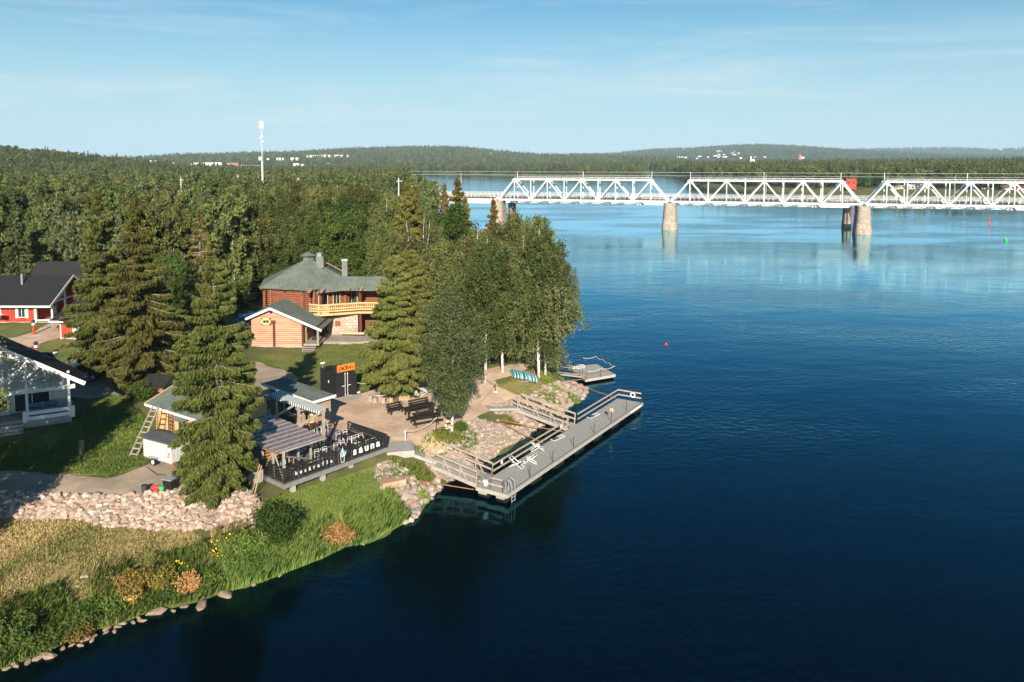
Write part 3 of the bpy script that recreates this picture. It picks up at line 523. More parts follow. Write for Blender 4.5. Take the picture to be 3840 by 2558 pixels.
# ---------------------------------------------------------------- bridges
mat('bridge_paint', (.56, .60, .61), (.48, .52, .53), .6, .5)
mat('bridge_rail', (.6, .64, .66), (.5, .54, .56), 1, .5)
mat('track_bed', (.12, .08, .065), (.07, .05, .045), 2, .9)
mat('asphalt', (.09, .09, .09), (.06, .06, .06), 2, .9)
mat('pier_concrete', (.40, .31, .25), (.30, .23, .19), .5, .85, c3=(.16, .12, .10), s3=.2)
def masonry(name, c1, c2, mortar, sc, w=1.0, h=.5):
    m, nt, b = newmat(name); tc = N(nt, 'ShaderNodeTexCoord'); mp = N(nt, 'ShaderNodeMapping'); mp.inputs['Rotation'].default_value = (R(90), 0, 0); L(nt, tc.outputs['Object'], mp.inputs[0])
    sp = N(nt, 'ShaderNodeSeparateXYZ'); L(nt, tc.outputs['Object'], sp.inputs[0]); ad = N(nt, 'ShaderNodeMath', operation='ADD'); L(nt, sp.outputs[0], ad.inputs[0]); L(nt, sp.outputs[1], ad.inputs[1])
    cb = N(nt, 'ShaderNodeCombineXYZ'); L(nt, ad.outputs[0], cb.inputs[0]); L(nt, sp.outputs[2], cb.inputs[1])
    br = N(nt, 'ShaderNodeTexBrick', _Scale=sc, _Color1=tuple(c1) + (1,), _Color2=tuple(c2) + (1,), _Mortar=tuple(mortar) + (1,)); br.inputs['Mortar Size'].default_value = .03; br.inputs['Brick Width'].default_value = w; br.inputs['Row Height'].default_value = h
    L(nt, cb.outputs[0], br.inputs[0]); n = N(nt, 'ShaderNodeTexNoise', _Scale=1.2, _Detail=6.0); L(nt, tc.outputs['Object'], n.inputs[0])
    x = N(nt, 'ShaderNodeMix', data_type='RGBA', blend_type='MULTIPLY'); x.inputs[0].default_value = .7; L(nt, br.outputs[0], x.inputs[6]); L(nt, n.outputs['Fac'], x.inputs[7])
    g = N(nt, 'ShaderNodeMix', data_type='RGBA', blend_type='MULTIPLY'); g.inputs[0].default_value = 1; L(nt, x.outputs[2], g.inputs[6]); g.inputs[7].default_value = (1.5, 1.5, 1.5, 1)
    L(nt, g.outputs[2], b.inputs['Base Color']); b.inputs['Roughness'].default_value = .9
    bp = N(nt, 'ShaderNodeBump', _Strength=.6, _Distance=.08); L(nt, br.outputs[1], bp.inputs['Height']); bp.invert = True; L(nt, bp.outputs[0], b.inputs['Normal'])
    return m
masonry('pier_stone', (.42, .35, .28), (.33, .28, .23), (.2, .17, .14), .8, 1.3, .62)
mat('stone_cap', (.36, .32, .28), (.24, .22, .2), 1.2, .9, .3)
p2_, p3_ = P(2512, 860, 0), P(3232, 876, 0); e = (p3_ - p2_).normalized(); SPAN = (p3_ - p2_).length; BRZ = math.atan2(e.y, e.x); A0 = p2_ - e * SPAN
ZB, ZT, HW, NP = 10.75, 18.9, 2.6, 10
rb = thing('railway_bridge', 'white steel truss railway bridge on stone piers across the river', 'bridge', A0, BRZ)
def sub(name, parent, label=None): o = bpy.data.objects.new(name, None); link(o, parent); return tag(o, label)
bp_ = M['bridge_paint']; pl = SPAN / NP
for s in range(4):
    sp = sub('truss_span', rb); x0 = s * SPAN + .6; pw = (SPAN - 1.2) / NP
    for y in (-HW, HW):
        beam('bottom_chord', sp, bp_, (x0, y, ZB), (x0 + 10 * pw, y, ZB), .55, .75); beam('top_chord', sp, bp_, (x0 + pw - .3, y, ZT), (x0 + 9 * pw + .3, y, ZT), .6, .7)
        for k in range(1, 10): beam('post', sp, bp_, (x0 + k * pw, y, ZB + .37), (x0 + k * pw, y, ZT - .35), .36, .4)
        for k in range(10):
            a, b = ((x0 + k * pw, y, ZB), (x0 + (k + 1) * pw, y, ZT)) if k % 2 == 0 else ((x0 + k * pw, y, ZT), (x0 + (k + 1) * pw, y, ZB))
            a, b = Vector(a), Vector(b); d = (b - a).normalized(); big = k in (0, 9); beam('diagonal', sp, bp_, a + d * .3, b - d * .3, .5 if big else .42, .6 if big else .5)
        g = MB()
        for k in (1, 3, 5, 7, 9): g.box((x0 + k * pw, y, ZT - .45), (1.7, .66, 1.1))
        for k in (0, 2, 4, 6, 8, 10): g.box((x0 + k * pw, y, ZB + .42), (1.9, .6, .8))
        tag(g.obj('gusset_plates', bp_, sp), kind='stuff')
        r = MB(); r.beam((x0, y * .88, ZB + 1.75), (x0 + 10 * pw, y * .88, ZB + 1.75), .07, .07); r.beam((x0, y * .88, ZB + 1.3), (x0 + 10 * pw, y * .88, ZB + 1.3), .05, .05)
        for k in range(41): r.box((x0 + k * pw / 4, y * .88, ZB + 1.05), (.09, .07, 1.4))
        r.obj('railing', M['bridge_rail'], sp)
    for k in range(1, 10): beam('cross_strut', sp, bp_, (x0 + k * pw, -HW, ZT + .1), (x0 + k * pw, HW, ZT + .1), .3, .35)
    lt = MB()
    for k in range(1, 9): lt.beam((x0 + k * pw, -HW, ZT + .3), (x0 + (k + 1) * pw, HW, ZT + .3), .16, .16); lt.beam((x0 + k * pw, HW, ZT + .32), (x0 + (k + 1) * pw, -HW, ZT + .32), .16, .16)
    tag(lt.obj('top_bracing', bp_, sp), kind='stuff')
    wk = MB()
    for y in (-HW - .1, HW + .1): wk.beam((x0 + pw, y, ZT + .9), (x0 + 9 * pw, y, ZT + .9), .07, .09)
    for k in range(17): wk.box((x0 + pw + k * pw / 2, -HW - .1, ZT + .6), (.08, .06, .6)); wk.box((x0 + pw + k * pw / 2, HW + .1, ZT + .6), (.08, .06, .6))
    wk.obj('top_handrail', M['bridge_rail'], sp)
    box('track_deck', sp, M['track_bed'], (x0 + 5 * pw, 0, ZB + .15), (10 * pw, 4.4, .5))
    for y in (-.76, .76): beam('rail', sp, M['track_bed'], (x0, y, ZB + .52), (x0 + 10 * pw, y, ZB + .52), .09, .16)
    for k in (1, 5, 9): beam('catenary_mast', sp, M['bridge_rail'], (x0 + k * pw, HW - .2, ZT + .35), (x0 + k * pw, HW - .2, ZT + 3.1), .18, .18)
for z in (ZT + 2.9, ZT + 1.6): beam('contact_wire', rb, M['bridge_rail'], (-40, HW - .2, z), (SPAN * 4, HW - .2, z), .06, .06)
ap = sub('approach_span', rb)
for y in (-2.1, 2.1): beam('girder', ap, bp_, (-96, y, ZB - .7), (-.2, y, ZB - .7), .4, 2.0)
box('track_deck', ap, M['track_bed'], (-48, 0, ZB + .5), (95.6, 4.6, .35))
r = MB()
for y in (-2.3, 2.3):
    for z in (1.3, 1.75): r.beam((-96, y, ZB + z), (-.3, y, ZB + z), .07, .07)
    for k in range(58): r.box((-95 + k * 1.65, y, ZB + 1.2), (.09, .07, 1.2))
r.obj('railing', M['bridge_rail'], ap)
def pier(name, parent, m, loc, secs, n=20, pt=1.0):    # secs: (z, half length across the river, half width)
    V, Fc = [], []
    for (z, a, b) in secs:
        for k in range(n):
            t = 6.2832 * k / n; c, s_ = math.cos(t), math.sin(t); yy = (abs(s_) ** .55) * (1 if s_ > 0 else -1) * a; V.append(((abs(c) ** .55) * (1 if c > 0 else -1) * b, yy, z))
    for j in range(len(secs) - 1):
        for k in range(n): k2 = (k + 1) % n; Fc.append((j * n + k, j * n + k2, (j + 1) * n + k2, (j + 1) * n + k))
    Fc.append(tuple((len(secs) - 1) * n + k for k in range(n))); return obj(name, mesh(name, V, Fc, m), parent, loc)
for s in range(0, 4):
    pr = pier('pier', rb, M['pier_stone'], (s * SPAN, 0, 0), [(-4, 5.2, 3.4), (0, 4.7, 3.1), (3.5, 4.4, 2.75), (6.1, 4.2, 2.55)])
    pier('ledge', pr, M['stone_cap'], (0, 0, 0), [(6.1, 4.35, 2.7), (6.55, 4.35, 2.7)]); pier('pier_head', pr, M['pier_stone'], (0, 0, 0), [(6.55, 4.1, 2.45), (9.6, 4.0, 2.35)]); pier('bearing_slab', pr, M['stone_cap'], (0, 0, 0), [(9.6, 4.1, 2.5), (10.3, 4.1, 2.5)])
OFF = 27.0
ro = thing('road_bridge', 'white girder road bridge behind the truss railway bridge', 'bridge', A0 + Vector((-e.y, e.x, 0)) * OFF, BRZ)
for y in (-4.2, 4.2): beam('girder', ro, bp_, (-130, y, 9.2), (SPAN * 4.2, y, 9.2), .5, 2.5)
box('deck_slab', ro, M['pier_concrete'], (SPAN * 2.1 - 65, 0, 10.75), (SPAN * 4.2 + 130, 13, .5)); box('carriageway', ro, M['asphalt'], (SPAN * 2.1 - 65, 0, 11.03), (SPAN * 4.2 + 130, 10, .05))
for y in (-6.4, 6.4):
    r = MB()
    for z in (11.5, 11.9, 12.3): r.beam((-130, y, z), (SPAN * 4.2, y, z), .09, .1)
    for k in range(210): r.box((-130 + k * 2.0, y, 11.65), (.1, .08, 1.3))
    r.obj('railing', M['bridge_rail'], ro)
for s in range(0, 4): pier('pier', ro, M['pier_concrete'], (s * SPAN - 1.5, 0, 0), [(-4, 3.2, 2.0), (0, 3.0, 1.75), (5, 2.9, 1.4), (8, 2.9, 1.3)])
for x in (-27, 105, 175, 242): 
    t = thing('street_lamp', 'tall grey street lamp on the white road bridge', 'street lamp', ro.location + e * x + Vector((-e.y, e.x, 0)) * 6.0 + Vector((0, 0, 11)), BRZ, 'street lamps on the road bridge')
    MB().tube([(0, 0, 0), (0, 0, 9.4)], [.12, .07], 6).obj('pole', M['bridge_rail'], t); box('lamp_head', t, M['bridge_paint'], (0, -.5, 9.45), (.3, 1.0, .14))
# ---------------------------------------------------------------- far buildings
for n_, c in dict(wall_white=(.78, .77, .74), wall_red=(.50, .055, .03), wall_beige=(.5, .42, .32), wall_grey=(.4, .41, .41), wall_brick=(.38, .14, .09), wall_blue=(.25, .38, .5), roof_dark=(.025, .026, .028), roof_red=(.33, .06, .05), roof_grey=(.2, .2, .2), roof_orange=(.5, .15, .06), pane=(.03, .05, .07), roof_brown=(.14, .08, .06), roof_pale=(.5, .5, .5)).items(): mat(n_, c, [v * .85 for v in c], .8, .7)
def house(name, label, p, w, d, h, rz, wall, roof, rh=0.0, windows=3, cat='building', group=None, over=.4):
    t = thing(name, label, cat, p, rz, group); box('wall', t, M[wall], (0, 0, h / 2 - .5), (w, d, h + 1))
    if rh:
        V = [(-w / 2 - over, -d / 2 - over, h - .1), (w / 2 + over, -d / 2 - over, h - .1), (w / 2 + over, d / 2 + over, h - .1), (-w / 2 - over, d / 2 + over, h - .1), (-w / 2 - over, 0, h + rh), (w / 2 + over, 0, h + rh)]
        obj('roof', mesh('roof', V, [(0, 1, 5, 4), (2, 3, 4, 5), (0, 4, 3), (1, 2, 5), (3, 2, 1, 0)], M[roof]), t)
    else: box('roof', t, M[roof], (0, 0, h + .12), (w + over, d + over, .3))
    for k in range(windows): box('window', t, M['pane'], (-w / 2 + w * (k + .5) / windows, -d / 2 - .02, h * .55), (w / windows * .45, .06, min(1.3, h * .4)))
    return t
def far_house(label, x0, x1, y0, y1, Y, wall, roof, rh=0.0, windows=3, d=8, rz=0, cat='house', group=None):
    a, b = AT(x0, y1, Y), AT(x1, y0, Y); return house('house' if cat == 'house' else 'building', label, ((a.x + b.x) / 2, Y + d / 2, a.z), b.x - a.x, d, (b.z - a.z) - rh, rz, wall, roof, rh, windows, cat, group)
def r5(a): return 3040 + a * .34
def r5y(b): return 500 + b * .34
for (lb, a0, a1, b0, b1, Y, wl, rf, rh, wn) in [
    ('red two-storey house seen through the gap between truss spans', 392, 506, 500, 604, 610, 'wall_red', 'roof_dark', 0, 2), ('beige house with dark roof on the far right bank', 905, 1035, 550, 612, 612, 'wall_beige', 'roof_dark', 1.6, 4),
    ('long low house with pale flat roof on the far bank', 1058, 1325, 568, 632, 610, 'wall_grey', 'roof_pale', 0, 6), ('blue industrial building behind the red house', 435, 590, 465, 520, 700, 'wall_blue', 'roof_pale', 0, 5),
    ('orange-red building beside the blue industrial building', 592, 730, 465, 530, 705, 'wall_brick', 'roof_orange', 1.5, 4), ('building with long dark red roof on the far bank', 885, 1135, 468, 530, 720, 'wall_beige', 'roof_red', 3, 6),
    ('beige garage house with dark roof right of the truss', 1880, 2005, 570, 660, 600, 'wall_beige', 'roof_dark', 1.8, 3), ('small grey house with pale wall on the far bank', 1700, 1805, 585, 660, 605, 'wall_grey', 'roof_dark', 1.6, 2),
    ('white and grey house at the end of the far bank', 2140, 2380, 575, 665, 598, 'wall_white', 'roof_red', 2.2, 4), ('small white house among the far bank trees', -205, -85, 455, 545, 690, 'wall_white', 'roof_grey', 2.2, 2), ('beige house half hidden by trees on the far bank', -35, 45, 520, 620, 650, 'wall_beige', 'roof_red', 2, 2)]:
    far_house(lb, r5(a0), r5(a1), r5y(b0), r5y(b1), Y, wl, rf, rh, wn)
HR = [(300, 612), (800, 591), (1290, 574), (1600, 567), (2080, 594), (2500, 600)]
for i, (x0, x1, y0, y1, Y, wl, rf) in enumerate([(430, 464, 606, 617, 2600, 'wall_white', 'roof_grey'), (520, 545, 604, 614, 2600, 'wall_white', 'roof_red'), (561, 585, 602, 628, 2300, 'wall_white', 'roof_grey'), (613, 655, 610, 628, 2100, 'wall_white', 'roof_orange'), (656, 674, 606, 614, 2500, 'wall_white', 'roof_grey'),
        (703, 718, 614, 628, 2200, 'wall_white', 'roof_grey'), (724, 745, 610, 628, 2200, 'wall_white', 'roof_pale'), (746, 757, 612, 628, 2190, 'wall_brick', 'roof_grey'), (760, 800, 610, 626, 2250, 'wall_white', 'roof_grey'), (800, 830, 609, 624, 2300, 'wall_white', 'roof_pale'), (851, 894, 612, 629, 2000, 'wall_brick', 'roof_pale'), (896, 985, 619, 631, 2000, 'wall_grey', 'roof_dark'),
        (970, 980, 588, 600, 2450, 'wall_white', 'roof_red'), (998, 1008, 594, 599, 2450, 'wall_white', 'roof_grey'), (1037, 1064, 592, 600, 2500, 'wall_white', 'roof_orange'), (1090, 1121, 591, 600, 2500, 'wall_white', 'roof_grey'), (1100, 1120, 613, 624, 2100, 'wall_white', 'roof_grey'), (1128, 1140, 616, 624, 2100, 'wall_white', 'roof_grey'),
        (1150, 1180, 583, 590, 2900, 'wall_white', 'roof_pale'), (1182, 1200, 581, 590, 2900, 'wall_white', 'roof_grey'), (1202, 1250, 581, 589, 2900, 'wall_white', 'roof_pale'), (1254, 1286, 581, 589, 2900, 'wall_white', 'roof_pale'), (1294, 1333, 582, 589, 2900, 'wall_white', 'roof_pale'), (1179, 1196, 618, 624, 2000, 'wall_white', 'roof_pale'), (1222, 1238, 613, 620, 2000, 'wall_white', 'roof_pale'), (1256, 1280, 618, 624, 2000, 'wall_white', 'roof_pale')]):
    far_house('far pale town building on the wooded slope', x0, x1, y0, y1, Y, wl, rf, 0, 0, d=14, cat='building', group='far town buildings on the slope')
for i in range(34):
    x = rng.choice([rng.uniform(2460, 2660), rng.uniform(2670, 2760), rng.uniform(2750, 2870)]); y = rng.uniform(566, 596) if x > 2670 else rng.uniform(586, 596); wdt = rng.uniform(5, 14)
    far_house('far white house on the hill across the river', x, x + wdt, y - rng.uniform(2, 4), y, 3850 + (596 - y) * 42, 'wall_white', rng.choice(['roof_grey', 'roof_red', 'roof_pale', 'roof_pale']), 0, 0, d=12, group='far houses on the hill')
t = thing('silo_tower', 'white stepped tower rising above the forest across the river', 'tower', AT(2822, 618, 1650)); box('block', t, M['wall_white'], (1.5, 4, 5), (5.5, 8, 12)); box('tower_shaft', t, M['wall_white'], (-2.6, 4, 8), (3, 4, 18)); box('roof', t, M['roof_pale'], (-2.6, 4, 17.2), (3.4, 4.4, .4))
t = thing('chimney', 'slim white chimney on the far wooded hill', 'chimney', AT(1840, 602, 3150)); MB().tube([(0, 0, -6), (0, 0, 31)], [1.7, 1.3], 8).obj('stack', M['wall_white'], t); MB().tube([(0, 0, 31), (0, 0, 32.5)], 1.5, 8).obj('rim', M['roof_grey'], t)
t = thing('orange_tower', 'orange tapered tower on the hill across the river', 'tower', AT(3000, 596, 3700)); MB().tube([(0, 0, -3), (0, 0, 22)], [9, 3.4], 8).obj('body', M['roof_orange'], t); box('base_hall', t, M['wall_white'], (11, 0, 5), (14, 10, 9))
# mast and poles
mt = base_at(990, 350); tz = AT(987, 440, 350).z - mt.z
t = thing('telecom_mast', 'tall grey telecom mast with white antenna panels above the forest', 'mast', mt)
MB().tube([(0, 0, -1), (0, 0, tz * .52)], [.52, .40], 8).obj('lower_tube', M['bridge_rail'], t)
tl = MB()
for k in range(3): a = 2.09 * k + .5; tl.tube([(math.cos(a) * .34, math.sin(a) * .34, tz * .5), (math.cos(a) * .3, math.sin(a) * .3, tz * .965)], .07, 5)
for k in range(26):
    z0 = tz * .52 + k * tz * .0172
    for j in range(3): a, b = 2.09 * j + .5, 2.09 * (j + 1) + .5; tl.tube([(math.cos(a) * .32, math.sin(a) * .32, z0), (math.cos(b) * .32, math.sin(b) * .32, z0 + tz * .017)], .035, 3)
tl.obj('lattice', M['bridge_rail'], t)
for k in range(6): a = 1.047 * k; box('antenna_panel', t, M['wall_white'], (math.cos(a) * .72, math.sin(a) * .72, tz - 3.4), (.3, .3, 3.2 if k % 2 == 0 else 2.8), a)
for k in range(4): a = 1.57 * k + .3; MB().tube([(math.cos(a) * .55, math.sin(a) * .55, tz * .735 + .7 * k), (math.cos(a) * .95, math.sin(a) * .95, tz * .735 + .7 * k)], [.25, .5], 8).obj('dish', M['wall_white'], t)
box('platform', t, M['bridge_rail'], (0, 0, tz * .72), (1.5, 1.5, .12))
for (x, y0, y1, Y) in [(1123, 668, 712, 235), (1497, 668, 702, 240), (685, 667, 695, 330), (675, 715, 740, 300), (530, 665, 688, 340), (898, 655, 668, 420), (948, 675, 700, 330), (860, 790, 818, 240)]:
    b = base_at(x, Y); z = AT(x, y0, Y).z - b.z; t = thing('utility_pole', 'grey utility pole rising among the trees of the left forest', 'pole', b, 0, 'poles among the forest trees')
    MB().tube([(0, 0, -.5), (0, 0, z)], [.24, .17], 6).obj('pole', M['bridge_rail'], t); box('crossarm', t, M['bridge_rail'], (.3, 0, z - .9), (1.9, .12, .14))
for a, b0 in ((910, 402), (945, 402), (980, 402), (1132, 396)):
    b = base_at(r5(a), 660); z = AT(r5(a), r5y(b0), 660).z - b.z; t = thing('flag_pole', 'thin white flagpole on the far right bank', 'pole', b, 0, 'flagpoles on the far bank'); MB().tube([(0, 0, 0), (0, 0, z)], [.16, .12], 5).obj('pole', M['wall_white'], t); MB().tube([(0, 0, z), (0, 0, z + .3)], [.2, .05], 5).obj('knob', M['wall_white'], t)
for a in (1040, 1208, 1277, 1382):
    b = base_at(r5(a), 655); z = AT(r5(a), r5y(418), 655).z - b.z; t = thing('street_lamp', 'curved grey street lamp on the far right bank', 'street lamp', b, 0, 'street lamps on the far bank'); MB().tube([(0, 0, 0), (0, 0, z - 1), (.4, 0, z), (2.2, 0, z + .1)], [.16, .13, .12, .1], 5).obj('pole', M['bridge_rail'], t); box('lamp_head', t, M['bridge_paint'], (2.4, 0, z), (1.3, .5, .25))
b = P(3710, 836, 0); t = thing('spar_buoy', 'tall red spar buoy standing in the river beyond the bridge', 'buoy', b); mat('buoy_red', (.75, .03, .02)); mat('buoy_green', (.02, .55, .12)); MB().tube([(0, 0, -1), (0, 0, 2.0), (0, 0, 2.3)], [.28, .28, .1], 8).obj('spar', M['buoy_red'], t); MB().tube([(0, 0, .2), (0, 0, .3)], .31, 8).obj('collar', M['wall_white'], t)
def buoy(label, p, m, r=.4):
    t = thing('buoy', label, 'buoy', p); bmx = bmesh.new(); bmesh.ops.create_icosphere(bmx, subdivisions=2, radius=r); me = bpy.data.meshes.new('float_ball'); bmx.to_mesh(me); bmx.free(); me.materials.append(M[m]); obj('float_ball', me, t, (0, 0, r * .35)); MB().tube([(0, 0, r), (0, 0, r * 1.7)], r * .18, 6).obj('eye', M['bridge_rail'], t)
buoy('small red ball buoy on open water before the raft', P(2498, 1296, 0), 'buoy_red', .22); buoy('green buoy floating beyond the truss bridge', P(3772, 904, 0), 'buoy_green', .6)
# house and clearing in the forest
mat('sand', (.66, .49, .36), (.55, .40, .29), 1.4, .95, .3, 14, c3=(.47, .345, .25), s3=.5)
mat('gravel', (.42, .34, .26), (.33, .27, .21), 1.5, .95, .3, 18, c3=(.28, .235, .18), s3=.3)
hb = base_at(708, 262); house('house', 'white gabled house with brown roof and chimney among the forest', hb, 11, 9, 5.2, R(25), 'wall_white', 'roof_brown', 2.4, 3, 'house')
box('chimney', bpy.data.objects[[o.name for o in COL.objects if o.name.startswith('house')][-1]], M['roof_dark'], (2, 1, 7.6), (.7, .7, 2.6))
sheet('path', [tuple(AT(x, 900, Y)[:2]) for x, Y in [(800, 150), (925, 150), (935, 255), (800, 255)]], M['gravel'], .05, 1.2, .8, .3, 3, True)
# ---------------------------------------------------------------- ground cover
mat('dry_meadow', (.40, .32, .16), (.29, .25, .10), 1.6, .95, .3, 12, c3=(.2, .19, .06), s3=.35)
mat('lawn', (.125, .17, .04), (.085, .13, .03), 1.4, .95, .3, 14, c3=(.19, .18, .06), s3=.3)
mat('lawn_rough', (.12, .135, .04), (.08, .10, .03), 1.2, .95, .4, 12, c3=(.30, .24, .11), s3=.28)
mat('rubble_bed', (.46, .34, .27), (.3, .22, .18), 2.5, .95, .4, 9)
MEADOW = [(-150, 1930), (100, 1945), (400, 1970), (700, 1995), (830, 2050), (885, 2110), (760, 2195), (560, 2265), (300, 2345), (0, 2450), (-150, 2500)]
LAWNF = [(965, 1890), (1070, 1850), (1250, 1800), (1440, 1735), (1462, 1790), (1440, 1840), (1500, 1920), (1478, 1962), (1380, 2022), (1250, 2055), (1100, 2115), (985, 2070), (1040, 1960)]
ROAD = [(-200, 1856), (300, 1858), (520, 1858), (640, 1846), (780, 1838), (780, 1715), (600, 1722), (545, 1752), (450, 1783), (400, 1796), (238, 1784), (93, 1772), (-200, 1752)]
LAWNL = [(-150, 1752), (100, 1768), (250, 1778), (410, 1790), (540, 1745), (610, 1705), (575, 1600), (505, 1520), (420, 1480), (330, 1530), (250, 1600), (0, 1670), (-150, 1690)]
YARD = [(980, 1560), (1080, 1490), (1200, 1478), (1330, 1482), (1420, 1458), (1520, 1440), (1640, 1432), (1740, 1425), (1800, 1392), (1900, 1375), (1965, 1362), (1990, 1376), (1930, 1408), (1862, 1430), (1880, 1450), (1962, 1472), (1950, 1500), (1880, 1528), (1800, 1555), (1760, 1600), (1690, 1690), (1600, 1722), (1560, 1720), (1500, 1700), (1440, 1690), (1300, 1650)]
LAWNH = [(960, 1322), (1060, 1332), (1190, 1330), (1230, 1270), (1400, 1232), (1430, 1330), (1415, 1450), (1330, 1476), (1225, 1470), (1175, 1410), (1100, 1396), (980, 1352)]
DRIVE = [(960, 1358), (1060, 1388), (1110, 1405), (1120, 1470), (1050, 1500), (950, 1510), (880, 1450)]
LAWNB = [(1850, 1448), (1940, 1422), (2000, 1408), (2080, 1398), (2112, 1412), (2118, 1428), (2080, 1452), (2010, 1476), (1940, 1480), (1880, 1458)]
sheet('meadow', MEADOW, M['dry_meadow'], .03, .4, .35); sheet('lawn', LAWNF, M['lawn'], .035, .4, .2); sheet('lawn', LAWNL, M['lawn_rough'], .03, .4, .3)
sheet('road', ROAD, M['gravel'], .045, .4, .15); sheet('sandy_yard', YARD, M['sand'], .045, .4, .25); sheet('lawn', LAWNH, M['lawn'], .03, .5, .3); sheet('driveway', DRIVE, M['gravel'], .045, .5, .25); sheet('lawn', LAWNB, M['lawn_rough'], .06, .4, .2)
sheet('path', [(-120, 1322), (-120, 1276), (0, 1276), (70, 1264), (130, 1244), (175, 1216), (225, 1212), (222, 1266), (150, 1292), (75, 1322)], M['sand'], .05, .6, .2)
sheet('lawn', [(-120, 1278), (-120, 1220), (130, 1218), (185, 1208), (140, 1248), (60, 1272)], M['lawn'], .03, .6, .2); sheet('lawn', [(60, 1330), (150, 1292), (222, 1268), (330, 1290), (345, 1345), (230, 1372), (80, 1372)], M['lawn'], .03, .6, .2)
sheet('parking_yard', [(180, 1392), (330, 1352), (480, 1360), (470, 1480), (330, 1500), (200, 1470)], M['gravel'], .035, .6, .3)
# ---------------------------------------------------------------- stones
def stonemat(name, cols):
    m, nt, b = newmat(name); oi = N(nt, 'ShaderNodeObjectInfo'); g = N(nt, 'ShaderNodeNewGeometry'); ad = N(nt, 'ShaderNodeMath', operation='ADD'); L(nt, oi.outputs['Random'], ad.inputs[0]); L(nt, g.outputs['Random Per Island'], ad.inputs[1])
    fr = N(nt, 'ShaderNodeMath', operation='FRACT'); L(nt, ad.outputs[0], fr.inputs[0]); cr = N(nt, 'ShaderNodeValToRGB'); el = cr.color_ramp.elements; cr.color_ramp.interpolation = 'LINEAR'
    while len(el) < len(cols): el.new(.5)
    for k, c in enumerate(cols): el[k].position = k / (len(cols) - 1); el[k].color = tuple(c) + (1,)
    L(nt, fr.outputs[0], cr.inputs[0]); n = N(nt, 'ShaderNodeTexNoise', _Scale=5.0, _Detail=6.0); L(nt, g.outputs['Position'], n.inputs[0])
    r = N(nt, 'ShaderNodeMapRange', i1=.3, i2=.7, i3=.46, i4=.80); L(nt, n.outputs['Fac'], r.inputs[0]); x = N(nt, 'ShaderNodeVectorMath', operation='SCALE'); L(nt, cr.outputs[0], x.inputs[0]); L(nt, r.outputs[0], x.inputs['Scale']); L(nt, x.outputs[0], b.inputs['Base Color']); b.inputs['Roughness'].default_value = .9
    bp = N(nt, 'ShaderNodeBump', _Strength=.5, _Distance=.05); L(nt, n.outputs['Fac'], bp.inputs['Height']); L(nt, bp.outputs[0], b.inputs['Normal']); return m
stonemat('stone_pink', [(.70, .53, .43), (.58, .43, .35), (.76, .62, .52), (.52, .36, .27), (.66, .55, .48), (.78, .66, .57), (.42, .34, .30), (.68, .50, .40), (.36, .31, .28)])
stonemat('stone_mixed', [(.58, .47, .37), (.44, .40, .36), (.62, .52, .43), (.50, .38, .28), (.40, .37, .34), (.60, .49, .38), (.34, .30, .26), (.64, .56, .48)])
stonemat('stone_shore', [(.46, .32, .22), (.38, .28, .2), (.5, .37, .27), (.32, .24, .17)])
def stone_mesh(seed, m, flat=.7):
    r2 = random.Random(seed); b = bmesh.new(); n = 15
    for k in range(n):
        z = 1 - 2 * (k + .5) / n; a = k * 2.4 + r2.uniform(-.5, .5); q = math.sqrt(1 - z * z); s = r2.uniform(.72, 1.12); b.verts.new((math.cos(a) * q * s * 1.15, math.sin(a) * q * s * .9, z * s * flat))
    bmesh.ops.convex_hull(b, input=b.verts); me = bpy.data.meshes.new('stone'); b.to_mesh(me); b.free(); me.materials.append(m); return me
LIB = {k: [stone_mesh(i, M[k]) for i in range(9)] for k in ('stone_pink', 'stone_mixed', 'stone_shore')}
def riprap(name, label, poly, m, n, smin, smax, seed, bed='rubble_bed', lo=0.0):
    pw = np.array([(G(*a) if len(a) == 2 else P(*a))[:2] for a in poly]); c = pw.mean(0); t = thing(name, label, 'rocks', (c[0], c[1], hz(*c))); r2 = np.random.RandomState(seed)
    sheet('rubble_bed', pw, M[bed], .09, .35, .15, world=True); q = rand_in(pw, n, r2); s = smin + (smax - smin) * r2.rand(n) ** 2.6; s = -np.sort(-s); keep = []; cell = {}
    ql, sl_ = q.tolist(), s.tolist()
    for i in range(n):                   # drop stones that would sit inside a bigger one
        x, y = ql[i]; cx, cy = int(x // .7), int(y // .7); ok = True
        for a in (-1, 0, 1):
            for b in (-1, 0, 1):
                for j in cell.get((cx + a, cy + b), ()):
                    if math.hypot(x - ql[j][0], y - ql[j][1]) < .54 * (sl_[i] + sl_[j]): ok = False
        if ok: keep.append(i); cell.setdefault((cx, cy), []).append(i)
    mb = MB(); z = height(q); base = t.location
    for cnt, i in enumerate(keep):
        me = LIB[m][int(r2.randint(9))]; E = Euler((r2.uniform(-.5, .5), r2.uniform(-.5, .5), r2.uniform(0, 6.28))); sc = Vector((s[i] * r2.uniform(.85, 1.2), s[i] * r2.uniform(.8, 1.1), s[i] * r2.uniform(.75, 1.1))); loc = Vector((q[i, 0], q[i, 1], z[i] + s[i] * .22)) - base
        if cnt < 290: o = obj('stone', me, t, loc); o.rotation_euler = E; o.scale = sc
        else:
            mm = Matrix.LocRotScale(loc, E, sc); mb.add(([mm @ v.co for v in me.vertices], [tuple(p.vertices) for p in me.polygons]))
    if mb.v: tag(mb.obj('small_stones', M[m], t), kind='stuff')
    return t
